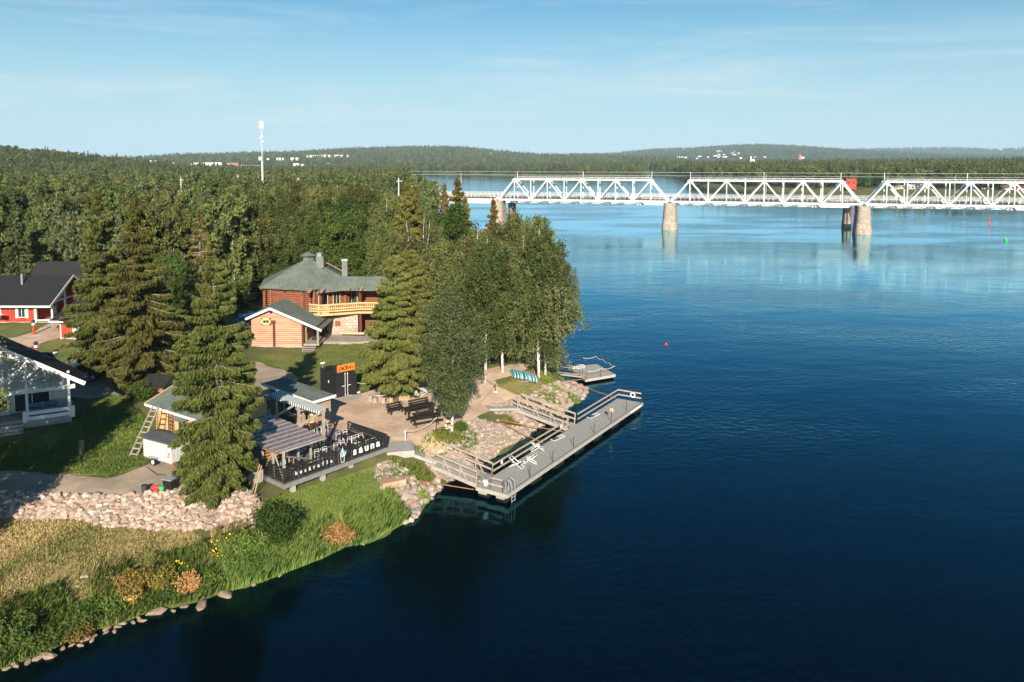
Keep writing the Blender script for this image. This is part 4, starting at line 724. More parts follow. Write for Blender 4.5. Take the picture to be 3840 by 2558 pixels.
riprap('stone_embankment', 'long embankment of pale pink boulders below the gravel road', [(-120, 1846, 3.0), (160, 1850, 3.0), (330, 1857, 3.0), (520, 1857, 3.0), (700, 1834, 3.0), (900, 1834, 3.0), (985, 1876, 2.85), (1006, 1915, 2.3), (985, 1965, 1.8), (905, 2068, 1.3), (865, 2048, 1.5), (820, 1996, 1.8), (700, 1994, 1.9), (560, 1996, 1.95), (420, 1980, 2.0), (250, 1958, 2.0), (100, 1952, 2.0), (-120, 1945, 2.0)], 'stone_pink', 14000, .085, .36, 1)
riprap('stone_bank', 'bank of pale boulders beside the terrace lawn under the long gangway', [(1400, 1765), (1440, 1735), (1490, 1745), (1560, 1812), (1640, 1800), (1655, 1832), (1618, 1868), (1585, 1900), (1548, 1950), (1505, 1962), (1490, 1915), (1445, 1850), (1415, 1800)], 'stone_mixed', 2000, .1, .42, 2)
riprap('stone_bank', 'stony bank between the two wooden gangways below the lifebuoy birch', [(1745, 1592), (1790, 1570), (1850, 1590), (1900, 1600), (1980, 1600), (2014, 1606), (1990, 1628), (1930, 1664), (1850, 1716), (1800, 1743), (1745, 1780), (1690, 1806), (1640, 1790), (1600, 1745), (1680, 1700), (1720, 1650)], 'stone_mixed', 3600, .10, .36, 3)
riprap('stone_bank', 'stony point beside the rock-moored raft and the short gangway', [(1850, 1522), (1950, 1492), (2020, 1470), (2090, 1435), (2150, 1438), (2200, 1454), (2207, 1471), (2188, 1494), (2130, 1524), (2098, 1553), (2055, 1592), (2000, 1604), (1920, 1572), (1850, 1548)], 'stone_mixed', 3000, .10, .45, 4)
def boulder(x, y, s, fl=1.0, label='tan boulder at the water edge below the reeds', m='stone_shore', i=0, grp='boulders along the shore'):
    p = P(x, y, .02) if m == 'stone_shore' else G(x, y); o = obj('boulder', LIB[m][i % 9], None, (p.x, p.y, max(p.z, .0) + s * .12)); s *= .86; o.scale = (s * 1.2, s * .8, s * .75 * fl); o.rotation_euler = (0, 0, .5 + i); tag(o, label, 'boulder', grp)
for i, (x, y, s, f) in enumerate([(590, 2298, .55, .9), (755, 2275, .62, .6), (842, 2234, .6, .7), (1092, 2130, .3, 1.3), (953, 2192, .28, 1), (520, 2318, .22, 1), (460, 2340, .24, 1), (405, 2358, .34, .9), (430, 2368, .22, 1), (440, 2352, .2, 1), (400, 2372, .2, 1), (500, 2335, .24, 1), (530, 2330, .3, .7), (320, 2398, .36, 1), (345, 2402, .24, 1), (300, 2422, .22, 1), (270, 2420, .2, 1), (235, 2432, .22, 1), (180, 2462, .5, .7), (140, 2472, .32, 1), (105, 2484, .28, .8), (60, 2496, .3, 1), (25, 2508, .24, 1), (355, 2388, .2, 1), (650, 2292, .2, 1), (690, 2278, .25, .8), (1052, 2158, .22, 1), (1360, 2040, .2, 1)]): boulder(x, y, s, f, i=i)
boulder(1522, 1948, .75, 1, 'large rounded boulder where the terrace lawn meets the stone bank', 'stone_pink', 2, None); boulder(1560, 1925, .55, 1, 'boulder standing in the water beside the largest lawn-edge boulder', 'stone_pink', 5, None)
boulder(1693, 1678, .55, 1, 'pale round boulder below the grass mound of the lifebuoy birch', 'stone_mixed', 3, None); boulder(1712, 1672, .45, 1, 'white boulder touching the round boulder below the birch mound', 'stone_pink', 6, None)
for i, (x, y, s) in enumerate([(635, 1966, .32), (700, 1968, .3), (845, 2028, .5), (800, 2030, .35), (295, 2200, .28), (186, 2185, .25), (318, 2165, .3), (490, 1970, .3)]): boulder(x, y, s, 1, 'loose pale boulder lying in the dry meadow grass', 'stone_pink', i, 'loose boulders in the meadow')
# ---------------------------------------------------------------- reeds, grass, bushes
def blades(name, label, pts, h0, h1, m, seed, lean=.35, wdt=.035, cat='grass', rb=None):
    r2 = np.random.RandomState(seed); n = len(pts); z = np.maximum(height(pts), -.3); B = np.c_[pts, z - .02]; h = r2.uniform(h0, h1, n); a = r2.uniform(0, 6.28, n); d = np.c_[np.cos(a), np.sin(a), np.zeros(n)]
    ln = d * (h * lean * r2.uniform(0, 1, n))[:, None] + np.array([.12, -.1, 0]) * h[:, None]; tip = B + ln; tip[:, 2] += h; s = np.c_[-np.sin(a), np.cos(a), np.zeros(n)] * wdt; mid = B + ln * .35; mid[:, 2] += h * .6
    V = np.stack([B - s, B + s, mid + s * .8, tip, mid - s * .8], 1); o = obj(name, fastmesh(name, V.reshape(-1, 3), 5, m, np.clip(r2.normal(.5, .25, n) if rb is None else rb + r2.normal(0, .15, n), 0, 1))); return tag(o, label, cat, kind='stuff')
def shore_pts(i0, i1, n, a, b, seed):    # points between a and b metres inland of the shoreline
    r2 = np.random.RandomState(seed); seg = SHW[i0:i1 + 1]; k = r2.randint(0, len(seg) - 1, n * 2); u = r2.rand(n * 2)[:, None]; p = seg[k] * (1 - u) + seg[k + 1] * u; t = seg[k + 1] - seg[k]; w_ = np.hypot(*t.T); sel = r2.rand(n * 2) < w_ / w_.max(); nr = np.c_[-t[:, 1], t[:, 0]] / w_[:, None]
    q = p + nr * r2.uniform(a, b, n * 2)[:, None]; return q[sel][:n]
rr = np.random.RandomState(31)
q = shore_pts(9, 16, 26000, -.25, 2.1, 1); blades('reed_bed', 'tall green reeds along the lawn shore', q, .45, 1.05, M['reed_blades'], 2, .4, .022, 'reeds', rb=np.clip(.48 + .5 * wob(q, .8, 15), 0, 1))
q = shore_pts(1, 10, 30000, -.05, 3.4, 3); blades('shore_grass', 'tall rank grass along the meadow shore', q, .25, .85, M['reed_blades'], 4, .6, .022, rb=np.clip(.5 + .55 * wob(q, .7, 16), 0, 1)); q = shore_pts(1, 10, 9000, 1.2, 4.2, 5); q = q[wob(q, .6, 17) > 0]; blades('shore_grass', 'dry seeding grass mixed into the meadow shore', q, .3, .8, M['dry_blades'], 14, .7, .02)
mw = np.array([G(x, y)[:2] for x, y in MEADOW]); q = rand_in(mw, 52000, rr); c = wob(q, .55, 8) + .5 * wob(q, 1.9, 9); blades('meadow_grass', 'dry yellow grass of the lower meadow', q, .06, .24, M['dry_blades'], 5, 1.1, .022, rb=np.clip(.5 + .45 * c, 0, 1))
lf = np.array([G(x, y)[:2] for x, y in LAWNF]); q = rand_in(lf, 30000, rr); blades('lawn_grass', 'short green grass below the terrace', q, .05, .17, M['lawn_blades'], 6, .8, .02, rb=np.clip(.45 + .4 * wob(q, .5, 12), 0, 1))
ll = np.array([G(x, y)[:2] for x, y in LAWNL]); q = rand_in(ll, 26000, rr); blades('lawn_grass', 'tufty grass on the slope by the white house', q, .06, .26, M['lawn_blades'], 7, .8, .024, rb=np.clip(.45 + .45 * wob(q, .6, 13), 0, 1)); q = rand_in(ll, 9000, rr); q = q[wob(q, .6, 13) > .1]; blades('lawn_grass', 'dry grass patches on the slope by the white house', q, .05, .2, M['dry_blades'], 8, 1.0, .024)
for poly, lb, n in ((LAWNH, 'short lawn grass beside the log sauna', 14000), (LAWNB, 'short grass around the paddle boards', 9000)): q = rand_in(np.array([G(x, y)[:2] for x, y in poly]), n, rr); blades('lawn_grass', lb, q, .05, .16, M['lawn_blades'], 9, .8, .03)
for (x, y, rad, n) in [(1690, 1642, 1.6, 2600), (1745, 1640, 1.2, 1500), (1620, 1660, 1.0, 250), (2060, 1500, 1.3, 1800), (2085, 1462, .9, 700), (2150, 1500, .8, 1600), (1580, 1790, 1.2, 700), (1560, 1700, .8, 300), (1585, 1862, .5, 500), (1500, 1760, 1.2, 600), (1905, 1575, .7, 400), (1470, 1800, 1.2, 800)]:
    c = G(x, y); a = rr.uniform(0, 6.28, n); r_ = rad * np.sqrt(rr.rand(n)); blades('grass_tuft', 'patch of green grass among stones and sand near the gangways', np.c_[c.x + np.cos(a) * r_, c.y + np.sin(a) * r_], .12, .5, M['reed_blades'], int(x), .6, .025)
def bush(name, label, p, r, h, m, n, leaf, seed, stems=9, cat='bush', up=.3, group=None):
    r2 = np.random.RandomState(seed); t = thing(name, label, cat, p, 0, group); sb = MB(); C = []; k = n // (stems * 3)
    for i in range(stems * 3):
        a = r2.uniform(0, 6.28); d = r * math.sqrt(r2.rand()) * .85; tp = Vector((math.cos(a) * d, math.sin(a) * d, h * (1 - .45 * (d / r) ** 2) * r2.uniform(.55, 1.0)))
        if i % 2 == 0: sb.tube([(tp.x * .2, tp.y * .2, -.1), (tp.x * .6, tp.y * .6, tp.z * .55), tp], [.03, .022, .008], 4)
        u = r2.uniform(.25, 1.06, k)[:, None]; C.append(np.array(tp)[None] * u + r2.normal(0, 1, (k, 3)) * np.array([r * .16, r * .16, h * .09]))
    C = np.vstack(C); C[:, 2] = np.maximum(C[:, 2], .05); n = len(C); A = r2.normal(0, 1, (n, 3)); A[:, 2] += up * 2; A = unitv(A) * (leaf * r2.uniform(.6, 1.3, n))[:, None]; B = unitv(np.cross(A, r2.normal(0, 1, (n, 3)))) * (leaf * .42)
    sb.obj('stems', M['bark'], t); obj('foliage', leaves('foliage', C, A, B, m, np.clip(.5 + r2.normal(0, .25, n), 0, 1)), t); return t
bush('willow_bush', 'bright orange willow bush at the water edge among reeds', G(1262, 2040), 1.5, 1.35, M['willow_orange'], 5200, .11, 1); bush('willow_bush', 'large dark green willow bush at the end of the stone embankment', G(1035, 2050), 1.7, 3.0, M['aspen_leaves'], 9000, .12, 2); bush('willow_bush', 'pale green willow shoots beside the large dark willow', G(930, 2075), 1.2, 1.5, M['willow_green'], 3400, .11, 3)
bush('willow_bush', 'upright orange-brown bush beside yellow flowers on the shore', G(705, 2235), .75, 1.35, M['willow_orange'], 2600, .1, 4); bush('willow_bush', 'olive and orange willow bush at the meadow edge', G(480, 2235), 1.2, 1.5, M['willow_olive'], 4400, .1, 5); bush('willow_bush', 'olive willow bush beside the dark green sapling', G(595, 2205), 1.15, 1.4, M['willow_olive'], 4200, .1, 6); bush('willow_bush', 'orange foot of the olive willow bush above the shore stones', G(498, 2268), .7, .8, M['willow_orange'], 1900, .1, 7)
for i, (x, y, r_, h_) in enumerate([(360, 2330, 1.5, 1.3), (250, 2365, 1.3, 1.1), (560, 2272, 1.1, .9), (160, 2420, 1.3, 1.1), (640, 2240, 1.0, .8), (420, 2290, 1.2, 1.0), (850, 2120, 1.1, .8), (930, 2120, 1.0, .9), (790, 2180, 1.0, .7)]): bush('shore_bush', 'low green bush in the rank grass of the meadow shore', G(x, y), r_, h_, M['willow_green'], 3000, .1, 20 + i, group='low green bushes along the meadow shore')
bush('shore_bush', 'olive-yellow bush low on the shore by small stones', G(290, 2395), 1.0, .9, M['willow_olive'], 2500, .1, 41); bush('shore_bush', 'dark leafy bush with grey-green leaves at the lower end of the shore', G(30, 2440), 1.5, 2.3, M['aspen_leaves'], 5500, .11, 42); bush('shore_bush', 'dark rounded bush beside the lifebuoy birch trunk', G(1728, 1622), .7, 1.1, M['aspen_leaves'], 2600, .09, 43); bush('shore_bush', 'dark green bush at the corner of the pale log cabin', G(535, 1500), 1.3, 1.7, M['aspen_leaves'], 4000, .13, 44)
mat('flower_yellow', (.85, .6, .02)); fl = np.array([G(x + rr.normal(0, 14), y + rr.normal(0, 12)) + Vector((0, 0, rr.uniform(.5, .9))) for x, y in [(812, 2110), (815, 2118), (690, 2150), (850, 2080), (900, 2040), (945, 2078), (400, 2290), (830, 2140), (810, 2105), (805, 2085)] for _ in range(9)]); n = len(fl); A = unitv(rr.normal(0, 1, (n, 3))) * .07; tag(obj('yellow_flowers', leaves('yellow_flowers', fl, A, unitv(np.cross(A, rr.normal(0, 1, (n, 3)))) * .06, M['flower_yellow'], rr.rand(n))), 'scattered yellow flowers in the shore grass', 'flowers', kind='stuff')
# ---------------------------------------------------------------- near buildings
mat('roof_green', (.15, .19, .165), (.09, .125, .11), 3.2, .85, .3, 24, stretch=(1, 1, 2.2), c3=(.17, .195, .165), s3=.6)
mat('log_red', (.28, .105, .06), (.18, .065, .038), 1.5, .7, .2, 12, stretch=(1, 1, 3)); mat('log_dark', (.13, .045, .03), (.085, .03, .02), 2, .75)
mat('log_tan', (.52, .34, .245), (.40, .24, .16), .9, .75, .2, 12, stretch=(.5, 1, 4)); mat('log_pale', (.66, .46, .24), (.54, .36, .17), 1.2, .7)
mat('log_yellow', (.60, .45, .25), (.52, .37, .18), 1.5, .6); mat('paint_white', (.78, .79, .78), (.70, .71, .71), 1.5, .5); mat('paint_red', (.50, .055, .025), (.42, .04, .02), 1.2, .7)
mat('siding_grey', (.58, .59, .57), (.50, .51, .50), 1.2, .7); mat('roof_black', (.022, .023, .026), (.014, .015, .017), 3, .8, .2, 20); mat('concrete', (.40, .39, .37), (.31, .30, .29), 2, .9)
mat('glass', (.02, .03, .04), (.03, .05, .06), .5, .08, spec=.6); mat('wood_grey', (.36, .33, .30), (.26, .235, .21), 2, .85, .2, 10, stretch=(1, 1, 1)); mat('wood_brown', (.33, .23, .16), (.24, .165, .11), 2, .8)
mat('wood_board', (.40, .30, .21), (.27, .20, .14), 2.5, .85, stretch=(4, 4, .4)); mat('black_paint', (.012, .012, .014), (.02, .02, .022), 2, .45); mat('black_wood', (.016, .015, .015), (.03, .028, .026), 3, .7); mat('metal', (.55, .57, .58), (.45, .47, .48), 2, .35, metal=.6)
masonry('fieldstone', (.5, .4, .34), (.36, .28, .23), (.24, .21, .19), 3.2, .55, .42)
CYL = {}
def rod(name, parent, m, a, b, r, sides=8):  # a round log or bar between two points
    k = (m.name, sides)
    if k not in CYL: v, f = tube([(0, 0, -.5), (0, 0, .5)], 1.0, sides); CYL[k] = mesh('log_' + m.name, v, f, m, True)
    a, b = Vector(a), Vector(b); d = b - a; o = obj(name, CYL[k], parent); o.location = (a + b) / 2; o.rotation_mode = 'QUATERNION'; o.rotation_quaternion = d.to_track_quat('Z', 'Y'); o.scale = (r, r, d.length); return o
def logwall(t, m, a, b, z0, z1, dia, ext=.0, top=None):
    a, b = Vector((a[0], a[1], 0)), Vector((b[0], b[1], 0)); d = (b - a).normalized(); L_ = (b - a).length; n = int((z1 - z0) / dia)
    for k in range(n):
        z = z0 + dia * (k + .5); u0, u1 = -ext, L_ + ext
        if top: u0, u1 = top(z, u0, u1)
        if u1 - u0 > .3: rod('log', t, m, a + d * u0 + Vector((0, 0, z)), a + d * u1 + Vector((0, 0, z)), dia * .53)
def slab(name, parent, m, pts, th):          # flat roof panel or board with thickness, corners given
    p = [Vector(q) for q in pts]; n = (p[1] - p[0]).cross(p[2] - p[0]).normalized() * th
    if n.z < 0: n = -n
    k = len(p); V = [q - n for q in p] + p; return obj(name, mesh(name, V, [tuple(range(k - 1, -1, -1)), tuple(range(k, 2 * k))] + [(i, (i + 1) % k, k + (i + 1) % k, k + i) for i in range(k)], m), parent)
def window(t, c, w, h, rz=0, frame='paint_white', bars=1):
    wn = box('window', t, M['glass'], c, (w, .05, h), rz); d = Vector((math.sin(rz), -math.cos(rz), 0)) * .04; f = MB(); X = Vector((math.cos(rz), math.sin(rz), 0)); c = Vector(c) + d; Z = Vector((0, 0, 1))
    for s in (-1, 1): f.beam(c + X * s * w / 2 - Z * h / 2, c + X * s * w / 2 + Z * h / 2, .09, .09); f.beam(c - X * w / 2 + Z * s * h / 2, c + X * w / 2 + Z * s * h / 2, .09, .09)
    for k in range(bars): u = -w / 2 + w * (k + 1) / (bars + 1); f.beam(c + X * u - Z * h / 2, c + X * u + Z * h / 2, .05, .05)
    o = f.obj('frame', M[frame], t); o.parent = wn; o.matrix_parent_inverse = (Matrix.LocRotScale(wn.location, Euler((0, 0, rz)), wn.scale)).inverted(); return wn
Z3 = lambda x, y, z: Vector((x, y, z))
# --- hexagonal log house with green roof
hx = Vector((-27.6, 107.2, 0)); gz = 4.1; t = thing('log_house', 'red-brown log house with green pyramid roof, cupola and yellow log balcony', 'house', (hx.x, hx.y, gz))
HA = [R(-107 + 30 + 60 * k) for k in range(6)]; hv = lambda r, k: Vector((math.cos(HA[k % 6]) * r, math.sin(HA[k % 6]) * r, 0))
for k in range(6): logwall(t, M['log_red'], hv(6.15, k), hv(6.15, k + 1), 0, 6.6, .27, .45)
for k in (5, 0): 
    for u in (.14, .86):
        p = hv(6.15, k).lerp(hv(6.15, k + 1), u); rod('wall_post', t, M['log_red'], p * 1.035 + Vector((0, 0, .1)), p * 1.035 + Vector((0, 0, 6.3)), .2)
apex = Vector((0, 0, 9.55)); rf = None
for k in range(6):
    a, b = hv(7.1, k) + Z3(0, 0, 6.25), hv(7.1, k + 1) + Z3(0, 0, 6.25); o = slab('roof', t, M['roof_green'], [a, b, apex], .14)
    rod('purlin_end', t, M['log_red'], hv(5.9, k) + Z3(0, 0, 6.35), hv(6.95, k) + Z3(0, 0, 6.05), .19); m_ = (hv(1, k) + hv(1, k + 1)) / 2; rod('purlin_end', t, M['log_red'], m_ * 5.8 + Z3(0, 0, 6.35), m_ * 7.0 + Z3(0, 0, 6.1), .19)
cp = MB().tube([(0, 0, 9.2), (0, 0, 9.85)], .75, 6).obj('cupola', M['roof_green'], t); MB().tube([(0, 0, 9.85), (0, 0, 10.35)], [1.25, .05], 6).obj('cupola_cap', M['roof_green'], cp)
box('chimney', t, M['roof_green'], (1.9, -1.0, 9.1), (1.0, .9, 1.5)); MB().tube([(1.75, -1, 9.85), (1.75, -1, 10.35)], .38, 8).obj('flue', M['metal'], t); box('chimney', t, M['roof_green'], (5.1, -.6, 7.8), (.75, .7, 3.0)); box('chimney_cap', t, M['metal'], (5.1, -.6, 9.35), (.85, .8, .25)); slab('roof_ladder', t, M['wood_board'], [(1.9, .3, 9.1), (1.9, .7, 9.1), (4.8, .5, 7.6), (4.8, .1, 7.6)], .06)
# balcony wing
WX0, WX1, WY0, WY1, WZ = 3.2, 15.5, -7.2, 1.2, 6.0
ridge = (WY0 + WY1) / 2 + .6
slab('wing_roof', t, M['roof_green'], [(2.6, WY0 + .6, WZ - .1), (5.6, WY0 + 2.2, WZ), (WX1, WY0 + 2.0, WZ), (WX1, ridge, 7.35), (4.2, ridge, 7.35)], .14); slab('wing_roof', t, M['roof_green'], [(4.2, ridge, 7.34), (WX1, ridge, 7.34), (WX1, WY1 + 1, WZ), (4.2, WY1 + 1, WZ)], .14)
BZ = 3.25; fp = [Vector((1.7, -6.6, BZ)), Vector((3.4, -7.4, BZ)), Vector((7.9, -5.6, BZ)), Vector((WX1, -5.4, BZ))]
slab('balcony_floor', t, M['log_yellow'], [fp[0], fp[1], fp[2], fp[3], (WX1, .5, BZ), (4, .5, BZ)], .22)
for a, b in zip(fp[:-1], fp[1:]):
    for z, r_ in ((1.12, .12), (.62, .08), (.28, .1), (-.16, .13)): rod('rail_log', t, M['log_yellow'], a + Z3(0, 0, z), b + Z3(0, 0, z), r_)
    n = int((b - a).length / .24)
    for k in range(n): p = a.lerp(b, (k + .5) / n); rod('baluster', t, M['log_yellow'], p + Z3(0, 0, .32), p + Z3(0, 0, 1.05), .055, 6)
for k in range(5): a = fp[1] + Z3(0, .02, .05 + .26 * k); rod('corner_log', t, M['log_yellow'], a + Vector((-.5, .2, 0)), a + Vector((.9, .4, 0)), .11)
for (x, y) in ((3.3, -7.05), (7.95, -5.2), (11.6, -5.0), (15.2, -5.0)): rod('post', t, M['log_dark'], (x, y, -.4), (x, y, WZ + .2), .21); rod('purlin_end', t, M['log_tan'], (x + .2, y - .9, WZ + .05), (x + .2, y + 1.0, WZ + .25), .2); rod('purlin_end', t, M['log_tan'], (x - 1.4, y - .7, WZ + .02), (x - 1.4, y + 1.0, WZ + .2), .2)
logwall(t, M['log_red'], (5.0, -1.6), (WX1, -1.6), 0, 6.2, .27, .2)
window(t, (6.2, -1.95, 4.6), 1.5, 1.9, 0, 'log_yellow'); window(t, (3.1, -4.9, 4.7), 1.3, 2.0, R(43), 'log_yellow'); window(t, (4.5, -3.5, 4.7), 1.0, 2.0, R(43), 'log_yellow')
box('stone_wall', t, M['fieldstone'], (5.6, -4.9, 1.35), (4.0, .5, 2.8)); box('fireplace_door', t, M['log_red'], (5.0, -5.17, 1.6), (.7, .06, .7))
slab('terrace_floor', t, M['wood_grey'], [(1.5, -9.0, .12), (8.5, -9.2, .12), (16, -6.8, .12), (16, -1.9, .12), (1.5, -4, .12)], .3)
for a, b in (((5.6, -6.2, .55), (8.6, -6.4, .55)), ((8.5, -5.4, .6), (12, -5.4, .6)), ((9.4, -4.6, 1.1), (12, -4.6, 1.1))): rod('bench_log', t, M['log_yellow'], a, b, .16)
for k in range(3): rod('step_log', t, M['wood_grey'], (2.2 + k * 1.9, -9.25 - .05 * k, -.1), (3.9 + k * 1.9, -9.3 - .02 * k, -.1), .16)
# --- log sauna with gable roof
sx0, sy0, sgz = -31.7, 96.0, 4.0; t = thing('log_sauna', 'tan log sauna with grey-green gable roof, white bargeboards and open porch', 'house', (sx0, sy0, sgz)); RX, PKZ = 2.4, 5.05; sl_ = 2.7 / 6.2
def gtop(z, u0, u1):
    if z > 3.9 - .25: dz = max(0, PKZ - .35 - z); return max(u0, RX - dz / .44), min(u1, RX + dz / sl_)
    if z > 2.55: return u0, min(u1, RX + (PKZ - .35 - z) / sl_)
    return u0, u1
logwall(t, M['log_tan'], (0, 0), (6.2, 0), .25, 4.9, .24, .1, gtop); logwall(t, M['log_tan'], (6.1, .1), (6.1, 6), .25, 2.9, .24); logwall(t, M['log_tan'], (.1, .1), (.1, 6), .25, 3.7, .24); logwall(t, M['log_tan'], (0, 6), (6.2, 6), .25, 3.2, .24, .1)
box('plinth', t, M['fieldstone'], (3.1, 3, .0), (6.5, 6.3, .62))
for x, z1 in ((2.7, 3.1), (6.2, 3.2)): box('wall_post', t, M['log_dark'], (x, -.24, z1 / 2 + .15), (.22, .3, z1 - .1))
box('post_head', t, M['log_dark'], (2.62, -.3, 3.2), (.5, .3, .3)); window(t, (1.75, -.2, 3.25), .75, .42, 0, 'log_yellow', 1); fr = MB()
for s in (-1, 1): fr.box((1.75 + s * .5, -.24, 3.25), (.16, .1, .82)); fr.box((1.75, -.24, 3.25 + s * .34), (1.16, .1, .16))
fr.obj('window_trim', M['log_yellow'], t)
E = .75; slab('roof', t, M['roof_green'], [(RX, -E, PKZ), (8.6, -E, PKZ - 2.72), (8.6, 6.4, PKZ - 2.72), (RX, 6.4, PKZ)], .14); slab('roof', t, M['roof_green'], [(RX, -E, PKZ - .003), (-.55, -E, PKZ - 1.3), (-.55, 6.4, PKZ - 1.3), (RX, 6.4, PKZ - .003)], .14)
beam('bargeboard', t, M['paint_white'], (RX - .03, -E - .04, PKZ - .1), (8.62, -E - .04, PKZ - 2.82), .05, .28); beam('bargeboard', t, M['paint_white'], (RX + .03, -E - .04, PKZ - .1), (-.57, -E - .04, PKZ - 1.4), .05, .28); rod('ridge_log', t, M['log_dark'], (RX, -.6, PKZ - .5), (RX, .2, PKZ - .5), .16)
box('porch_floor', t, M['wood_grey'], (7.25, 2.8, .42), (1.9, 6.4, .2)); rod('porch_post', t, M['wood_grey'], (8.0, -.1, .4), (8.0, -.1, 2.7), .15); rod('porch_post', t, M['log_dark'], (8.0, 3.0, .4), (8.0, 3.0, 2.6), .15); rod('porch_beam', t, M['log_dark'], (8.0, -.6, 2.62), (8.0, 6, 2.62), .14); box('door', t, M['log_yellow'], (6.33, 1.2, 1.5), (.08, .95, 1.95)); box('door_window', t, M['glass'], (6.39, 1.2, 1.9), (.05, .5, .6)); box('bench', t, M['black_wood'], (7.1, 2.2, .8), (.6, 1.2, .5))
for k in range(6): box('step', t, M['wood_grey'], (7.15 - .02 * k, -.5 - .36 * k, .32 - .13 * k), (1.35, .26, .07))
for s in (-.72, .72): beam('step_stringer', t, M['wood_grey'], (7.15 + s, -.35, .3), (7.05 + s, -2.5, -.5), .06, .2)
# --- pale log cabin with grey-green roof
cdv = Vector((.82, -.57, 0)).normalized(); crz = math.atan2(cdv.y, cdv.x); t = thing('log_cabin', 'pale log cabin with grey-green roof half hidden by the front spruce', 'cabin', (-31.0, 67.0, 3.4), crz)
logwall(t, M['log_pale'], (.5, .5), (7.2, .5), 0, 2.7, .24, .45); logwall(t, M['log_pale'], (.6, .5), (.6, 6.2), 0, 2.9, .24, .3); logwall(t, M['log_pale'], (7.0, .5), (7.0, 6.2), 0, 2.9, .24, .3)
slab('roof', t, M['roof_green'], [(-.3, -.35, 2.72), (8, -.35, 2.72), (8, 3.3, 4.0), (-.3, 3.3, 4.0)], .13); slab('roof', t, M['roof_green'], [(-.3, 3.3, 3.997), (8, 3.3, 3.997), (8, 7, 2.72), (-.3, 7, 2.72)], .13); beam('fascia', t, M['paint_white'], (-.3, -.4, 2.62), (8, -.4, 2.62), .05, .2); beam('fascia', t, M['log_pale'], (-.34, -.35, 2.66), (-.34, 3.3, 3.94), .05, .2)
window(t, (4.3, .2, 1.55), 1.2, .9, 0, 'log_yellow', 1); slab('window_awning', t, M['roof_green'], [(3.4, .3, 2.35), (5.2, .3, 2.35), (5.0, -.35, 2.05), (3.6, -.35, 2.05)], .06)
# --- white house with veranda
wdir = R(29); wc = G(270, 1585); t = thing('white_house', 'white and grey two-storey house with dark roof and open veranda', 'house', (wc.x, wc.y, wc.z - .1), wdir); WW, EH, RH = 13.0, 4.5, 8.45; RX = -6.4
box('foundation', t, M['concrete'], (-WW / 2, 1.9, .35), (WW, 3.6, 1.0)); box('wall', t, M['siding_grey'], (-WW / 2 - .1, 3.0, 2.2), (WW - .4, 1.24, 3.4)); V = [(-.3, 2.36, 3.9), (-WW + .3, 2.36, 3.9), (RX, 2.36, RH - .4), (-.3, 3.5, 3.9), (-WW + .3, 3.5, 3.9), (RX, 3.5, RH - .4)]; obj('gable_wall', mesh('gable_wall', V, [(0, 2, 1), (3, 4, 5), (0, 3, 5, 2), (1, 2, 5, 4), (0, 1, 4, 3)], M['siding_grey']), t)
sid = MB()
for k in range(16): sid.box((-WW / 2 - .1, 2.375, .75 + .2 * k), (WW - .4, .035, .03))
for k in range(17): z = 4.0 + .2 * k; dx = (RH - .4 - z) * 1.6; sid.box((RX, 2.345, z), (2 * dx, .035, .03))
tag(sid.obj('siding_joints', M['siding_grey'], t), kind='stuff')
sp_ = (RH - EH) / 6.4
slab('roof', t, M['roof_black'], [(RX, -.7, RH), (1.1, -.7, EH - 1.1 * sp_ - .05), (1.1, 2.6, EH - 1.1 * sp_ - .05), (-1.2, 3.7, EH + 1.2 * sp_ - .05), (RX, 3.7, RH)], .2); slab('roof', t, M['roof_black'], [(RX, -.7, RH - .003), (-WW - 1, -.7, EH - 1 * sp_), (-WW - 1, 3.7, EH - 1 * sp_), (RX, 3.7, RH - .003)], .2); beam('bargeboard', t, M['paint_white'], (RX, -.74, RH - .14), (1.12, -.74, EH - 1.1 * sp_ - .2), .06, .34)
wi = t.matrix_basis.inverted(); slab('side_roof', t, M['roof_black'], [wi @ AT(60, 1322, 76), wi @ AT(197, 1321, 76), wi @ AT(219, 1374, 74.4), wi @ AT(60, 1366, 74.4)], .2); q_ = wi @ AT(140, 1420, 76.4); box('side_wing', t, M['siding_grey'], (q_.x - 1.5, q_.y + .2, 1.7), (4.0, 1.6, 3.2))
for x in (-.15, -3.3, -5.9): box('veranda_post', t, M['paint_white'], (x, .2, 2.7 if x > -4 else 3.5), (.2, .2, 4.0 if x > -4 else 6.4))
beam('veranda_beam', t, M['paint_white'], (-9, .2, 3.3), (.35, .2, 3.3), .18, .34); beam('balcony_rail', t, M['paint_white'], (-9, .1, 4.1), (-5.9, .1, 4.1), .08, .2); beam('balcony_rail', t, M['paint_white'], (-9, .1, 3.7), (-5.9, .1, 3.7), .08, .2); beam('brace', t, M['paint_white'], (-5.8, .15, 3.5), (-3.3, .15, 5.7), .12, .18); beam('upper_post', t, M['paint_white'], (-3.3, .18, 3.4), (-3.3, .18, 6.1), .18, .2); beam('tie_beam', t, M['paint_white'], (-9, .2, 6.0), (-5.9, .2, 6.15), .14, .2)
for (x0, x1) in ((-3.5, .1), (-9, -6.1)):
    for z in (.95, 1.4): beam('rail_board', t, M['paint_white'], (x0, .08, z), (x1, .08, z), .07, .3)
    for x in (x0, x1): box('rail_end', t, M['paint_white'], (x, .06, 1.1), (.32, .2, 1.0))
beam('rail_board', t, M['paint_white'], (.02, .3, 1.4), (.02, 2.2, 1.4), .07, .3); beam('rail_board', t, M['paint_white'], (.02, .3, .95), (.02, 2.2, .95), .07, .3)
